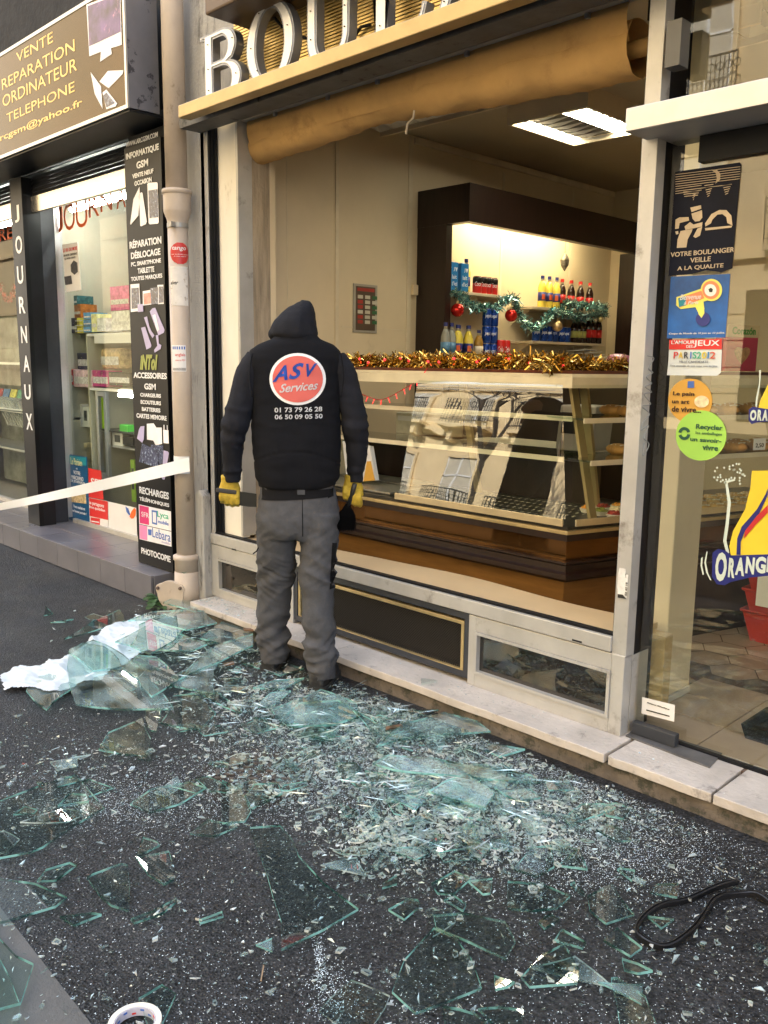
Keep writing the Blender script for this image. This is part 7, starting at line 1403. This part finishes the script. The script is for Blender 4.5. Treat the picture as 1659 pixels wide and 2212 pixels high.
# ================================================================ white sheet under the glass
def sheet():
    out = [B7(*p) for p in ((0, 545), (90, 480), (190, 485), (290, 430), (380, 382), (445, 345), (500, 300), (560, 290), (640, 262), (780, 252), (860, 300), (760, 380), (620, 430), (540, 490), (460, 545), (350, 575), (280, 600), (210, 610), (160, 585), (90, 580), (20, 588))]
    P = [PZ(p, .03) for p in out]; n = 46; us = []; xs_ = [p.x for p in P]; ys_ = [p.y for p in P]
    def inside(x, y):
        c = False; j = len(P) - 1
        for i in range(len(P)):
            if (P[i].y > y) != (P[j].y > y) and x < (P[j].x - P[i].x) * (y - P[i].y) / (P[j].y - P[i].y) + P[i].x: c = not c
            j = i
        return c
    s_ = .008; x0, x1, y0, y1 = min(xs_), max(xs_), min(ys_), max(ys_); nx, ny = int((x1 - x0) / s_) + 1, int((y1 - y0) / s_) + 1; a = MB(); idx = {}; vs = []; fs = []
    def vid(i, j):
        if (i, j) not in idx:
            x, y = x0 + i * s_, y0 + j * s_; q = V((x, y, 0)); r1_ = 1 - abs(noise.noise(q * 4.2 + V((3, 1, 0)))) * 2; r2_ = 1 - abs(noise.noise(q * 9 + V((7, 2, 0)))) * 2
            idx[(i, j)] = len(vs); vs.append(V((x, y, .008 + .030 * max(0, r1_) ** 1.6 + .006 * max(0, r2_) ** 2 + .004 * noise.noise(q * 40))))
        return idx[(i, j)]
    for i in range(nx):
        for j in range(ny):
            if inside(x0 + (i + .5) * s_, y0 + (j + .5) * s_): fs.append((vid(i, j), vid(i + 1, j), vid(i + 1, j + 1), vid(i, j + 1)))
    a.add(vs, fs); return tag(a.build('white_sheet', M('white cloth', (.60, .66, .72), .8, var=.06, bump=.2, bsc=30), smooth=True), 'crumpled white sheet lying under the heap of glass', 'sheet')
sheet()
# ================================================================ manhole cover
mc = PZ((545, 1690), 0); hole = thing('manhole_cover', 'round cast iron manhole cover half buried in broken glass', 'manhole cover'); iron = M('rusty cast iron', (.028, .022, .02), .6, metal=.3, var=.4, sc=15, bump=.2)
mr = .5 * (PZ(B7(1500, 1000), 0) - PZ(B7(915, 1000), 0)).length; mr = min(mr, .33); mc = (PZ(B7(1500, 990), 0) + PZ(B7(915, 1000), 0)) / 2
MB().lathe([(mr, 0), (mr, .003), (mr - .012, .0035), (mr - .014, .002), (.001, .002)], mc, 48).build('frame_ring', iron, hole)
a = MB()
for i in range(-7, 8):
    for j in range(-7, 8):
        x, y = i * .042, j * .042 + (i % 2) * .02
        if math.hypot(x, y) < mr - .05: a.obox(mc + V((x, y, .005)), V((.014, .012 * (-1) ** i, 0)), V((-.004 * (-1) ** i, .005, 0)), V((0, 0, .0022)))
a.build('tread_pattern', M('worn iron tread', (.11, .09, .08), .45, metal=.4, var=.3), hole)
# ================================================================ rubber strip, tape roll, wood, leaves
rub = [PZ(C1(*p), .015) for p in ((1535, 492), (1440, 520), (1330, 560), (1230, 590), (1150, 640), (1125, 690), (1160, 735), (1230, 750), (1300, 730), (1350, 690), (1400, 620), (1440, 570), (1500, 542), (1580, 538), (1640, 560), (1700, 600))]
pth = catm(rub, 8); rings = []
for i, p in enumerate(pth):
    t = (pth[min(i + 1, len(pth) - 1)] - pth[max(i - 1, 0)]); t.z = 0; t.normalize(); n1 = V((-t.y, t.x, 0)); lift = .004 * math.sin(i * .3) + .004; rings.append([V((p.x, p.y, 0)) + n1 * u + UZ * (h_ + lift) for u, h_ in ((-.0045, .0), (.0045, .0), (.006, .015), (.0025, .017), (.0015, .012), (-.0015, .012), (-.0025, .017), (-.006, .015))])
tag(MB().loft(rings).build('rubber_strip', M('black rubber seal', (.010, .010, .012), .42, var=.2), None), 'black rubber glazing seal coiled in a loop at the right', 'rubber seal')
tr_ = thing('tape_roll', 'roll of cream masking tape lying at the bottom edge', 'tape roll'); c = PZ((291, 2225), .0); ro_, ri_ = .058, .043; h_ = .027
zz = .005; cr_ = (PZ((291, 2206), h_)); cc = V((cr_.x, cr_.y, 0))
MB().lathe([(ri_ + .003, zz), (ro_, zz), (ro_, h_), (ri_ + .003, h_), (ri_ + .003, zz)], cc, 48, cap=False).build('tape_coil', M('cream masking tape', (.76, .74, .66), .7, var=.05), tr_)
MB().lathe([(ri_ + .002, zz), (ri_ + .002, h_ - .001), (ri_, h_ - .001), (ri_, zz)], cc, 48, cap=False).build('card_core', M('white core', (.5, .5, .6), .6), tr_)
for k_ in range(14):
    a_ = k_ * .449; c0 = cc + V((math.cos(a_), math.sin(a_), 0)) * (ri_ - .0006) + UZ * (.010 + .008 * (k_ % 2)); tx = V((-math.sin(a_), math.cos(a_), 0)) * -1; MB().obox(c0 + UZ * .002, tx * .0045, UZ * .002, V((math.cos(a_), math.sin(a_), 0)) * .0004).build('core_mark', MATS['blue print'] if k_ % 3 else red, tr_)
def woodbit(pts, f, lab, z=.01, th=.006, col=(.16, .09, .05)): tag(MB().prism([PZ(f(*p), z) for p in pts], (0, 0, th)).build('wood_splinter', M('wood %.2f' % col[0], col, .7, var=.3, sc=30)), lab, 'wood splinter')
woodbit([(547, 352), (550, 365), (637, 350), (635, 338)], C6, 'brown wood splinter beside the stone step', .02)
woodbit([(1125, 955), (1130, 957), (1142, 892), (1136, 890)], B8, 'thin upright looking twig in the foreground', .006, .003, (.28, .2, .13))
woodbit([(1030, 480), (1035, 490), (1080, 482), (1075, 472)], B7, 'dark wood chip in front of the left boot', .03)
woodbit([(1120, 318), (1125, 328), (1168, 330), (1168, 320)], B7, 'brown stick lying across the pane by the left boot', .07)
leafm = M('dark green leaf', (.035, .085, .022), .5, var=.35, sc=30); rr = random.Random(12)
wd = thing('weeds', 'dark green weeds growing at the foot of the drainpipe', 'weeds')
def leaf(p, d, L_, w_, mt=leafm):
    d = d.normalized(); s_ = d.cross(UZ).normalized(); a = MB(); vs = [p]; 
    for t, q in ((.15, .5), (.35, .9), (.55, 1), (.8, .6)): c = p + d * L_ * t - UZ * L_ * t * t * .35; vs += [c - s_ * w_ * q + UZ * w_ * .25, c, c + s_ * w_ * q + UZ * w_ * .25]
    vs.append(p + d * L_ - UZ * L_ * .35); fs = [(0, 1, 2), (0, 2, 3)]
    for k_ in range(3): b_ = 1 + 3 * k_; fs += [(b_, b_ + 3, b_ + 4, b_ + 1), (b_ + 1, b_ + 4, b_ + 5, b_ + 2)]
    fs += [(10, 13, 11), (11, 13, 12)]; a.add(vs, fs); return a
a = MB()
for k_ in range(26):
    c = PZ((rr.uniform(322, 365), rr.uniform(1290, 1325)), .01) + V((.02, 0, 0)); c.y = min(c.y, 2.6); q = leaf(c + UZ * rr.uniform(.01, .05), V((rr.uniform(-1, 1), rr.uniform(-1, .4), rr.uniform(.2, .7))), rr.uniform(.05, .10), rr.uniform(.018, .035)); a.add(q.v, q.f)
a.build('broad_leaves', leafm, wd, smooth=True)
a = MB()
for k_ in range(70):
    c = PZ((rr.uniform(370, 435), rr.uniform(1272, 1292)), .01); q = leaf(V((c.x, min(c.y, 2.7), .005)), V((rr.uniform(-1, 1), rr.uniform(-1, .3), rr.uniform(.4, 1.4))), rr.uniform(.05, .12), rr.uniform(.002, .005)); a.add(q.v, q.f)
a.build('grass_blades', M('grass blade', (.07, .11, .03), .6, var=.3), wd)
tag(leaf(PY((398, 1238), PYY - .10), V((.3, -.2, .2)), .05, .018).build('fallen_leaf', leafm, None), 'single green leaf stuck on the pipe cover plate', 'leaf')
for p in ((92, 1545 - 60), ): pass
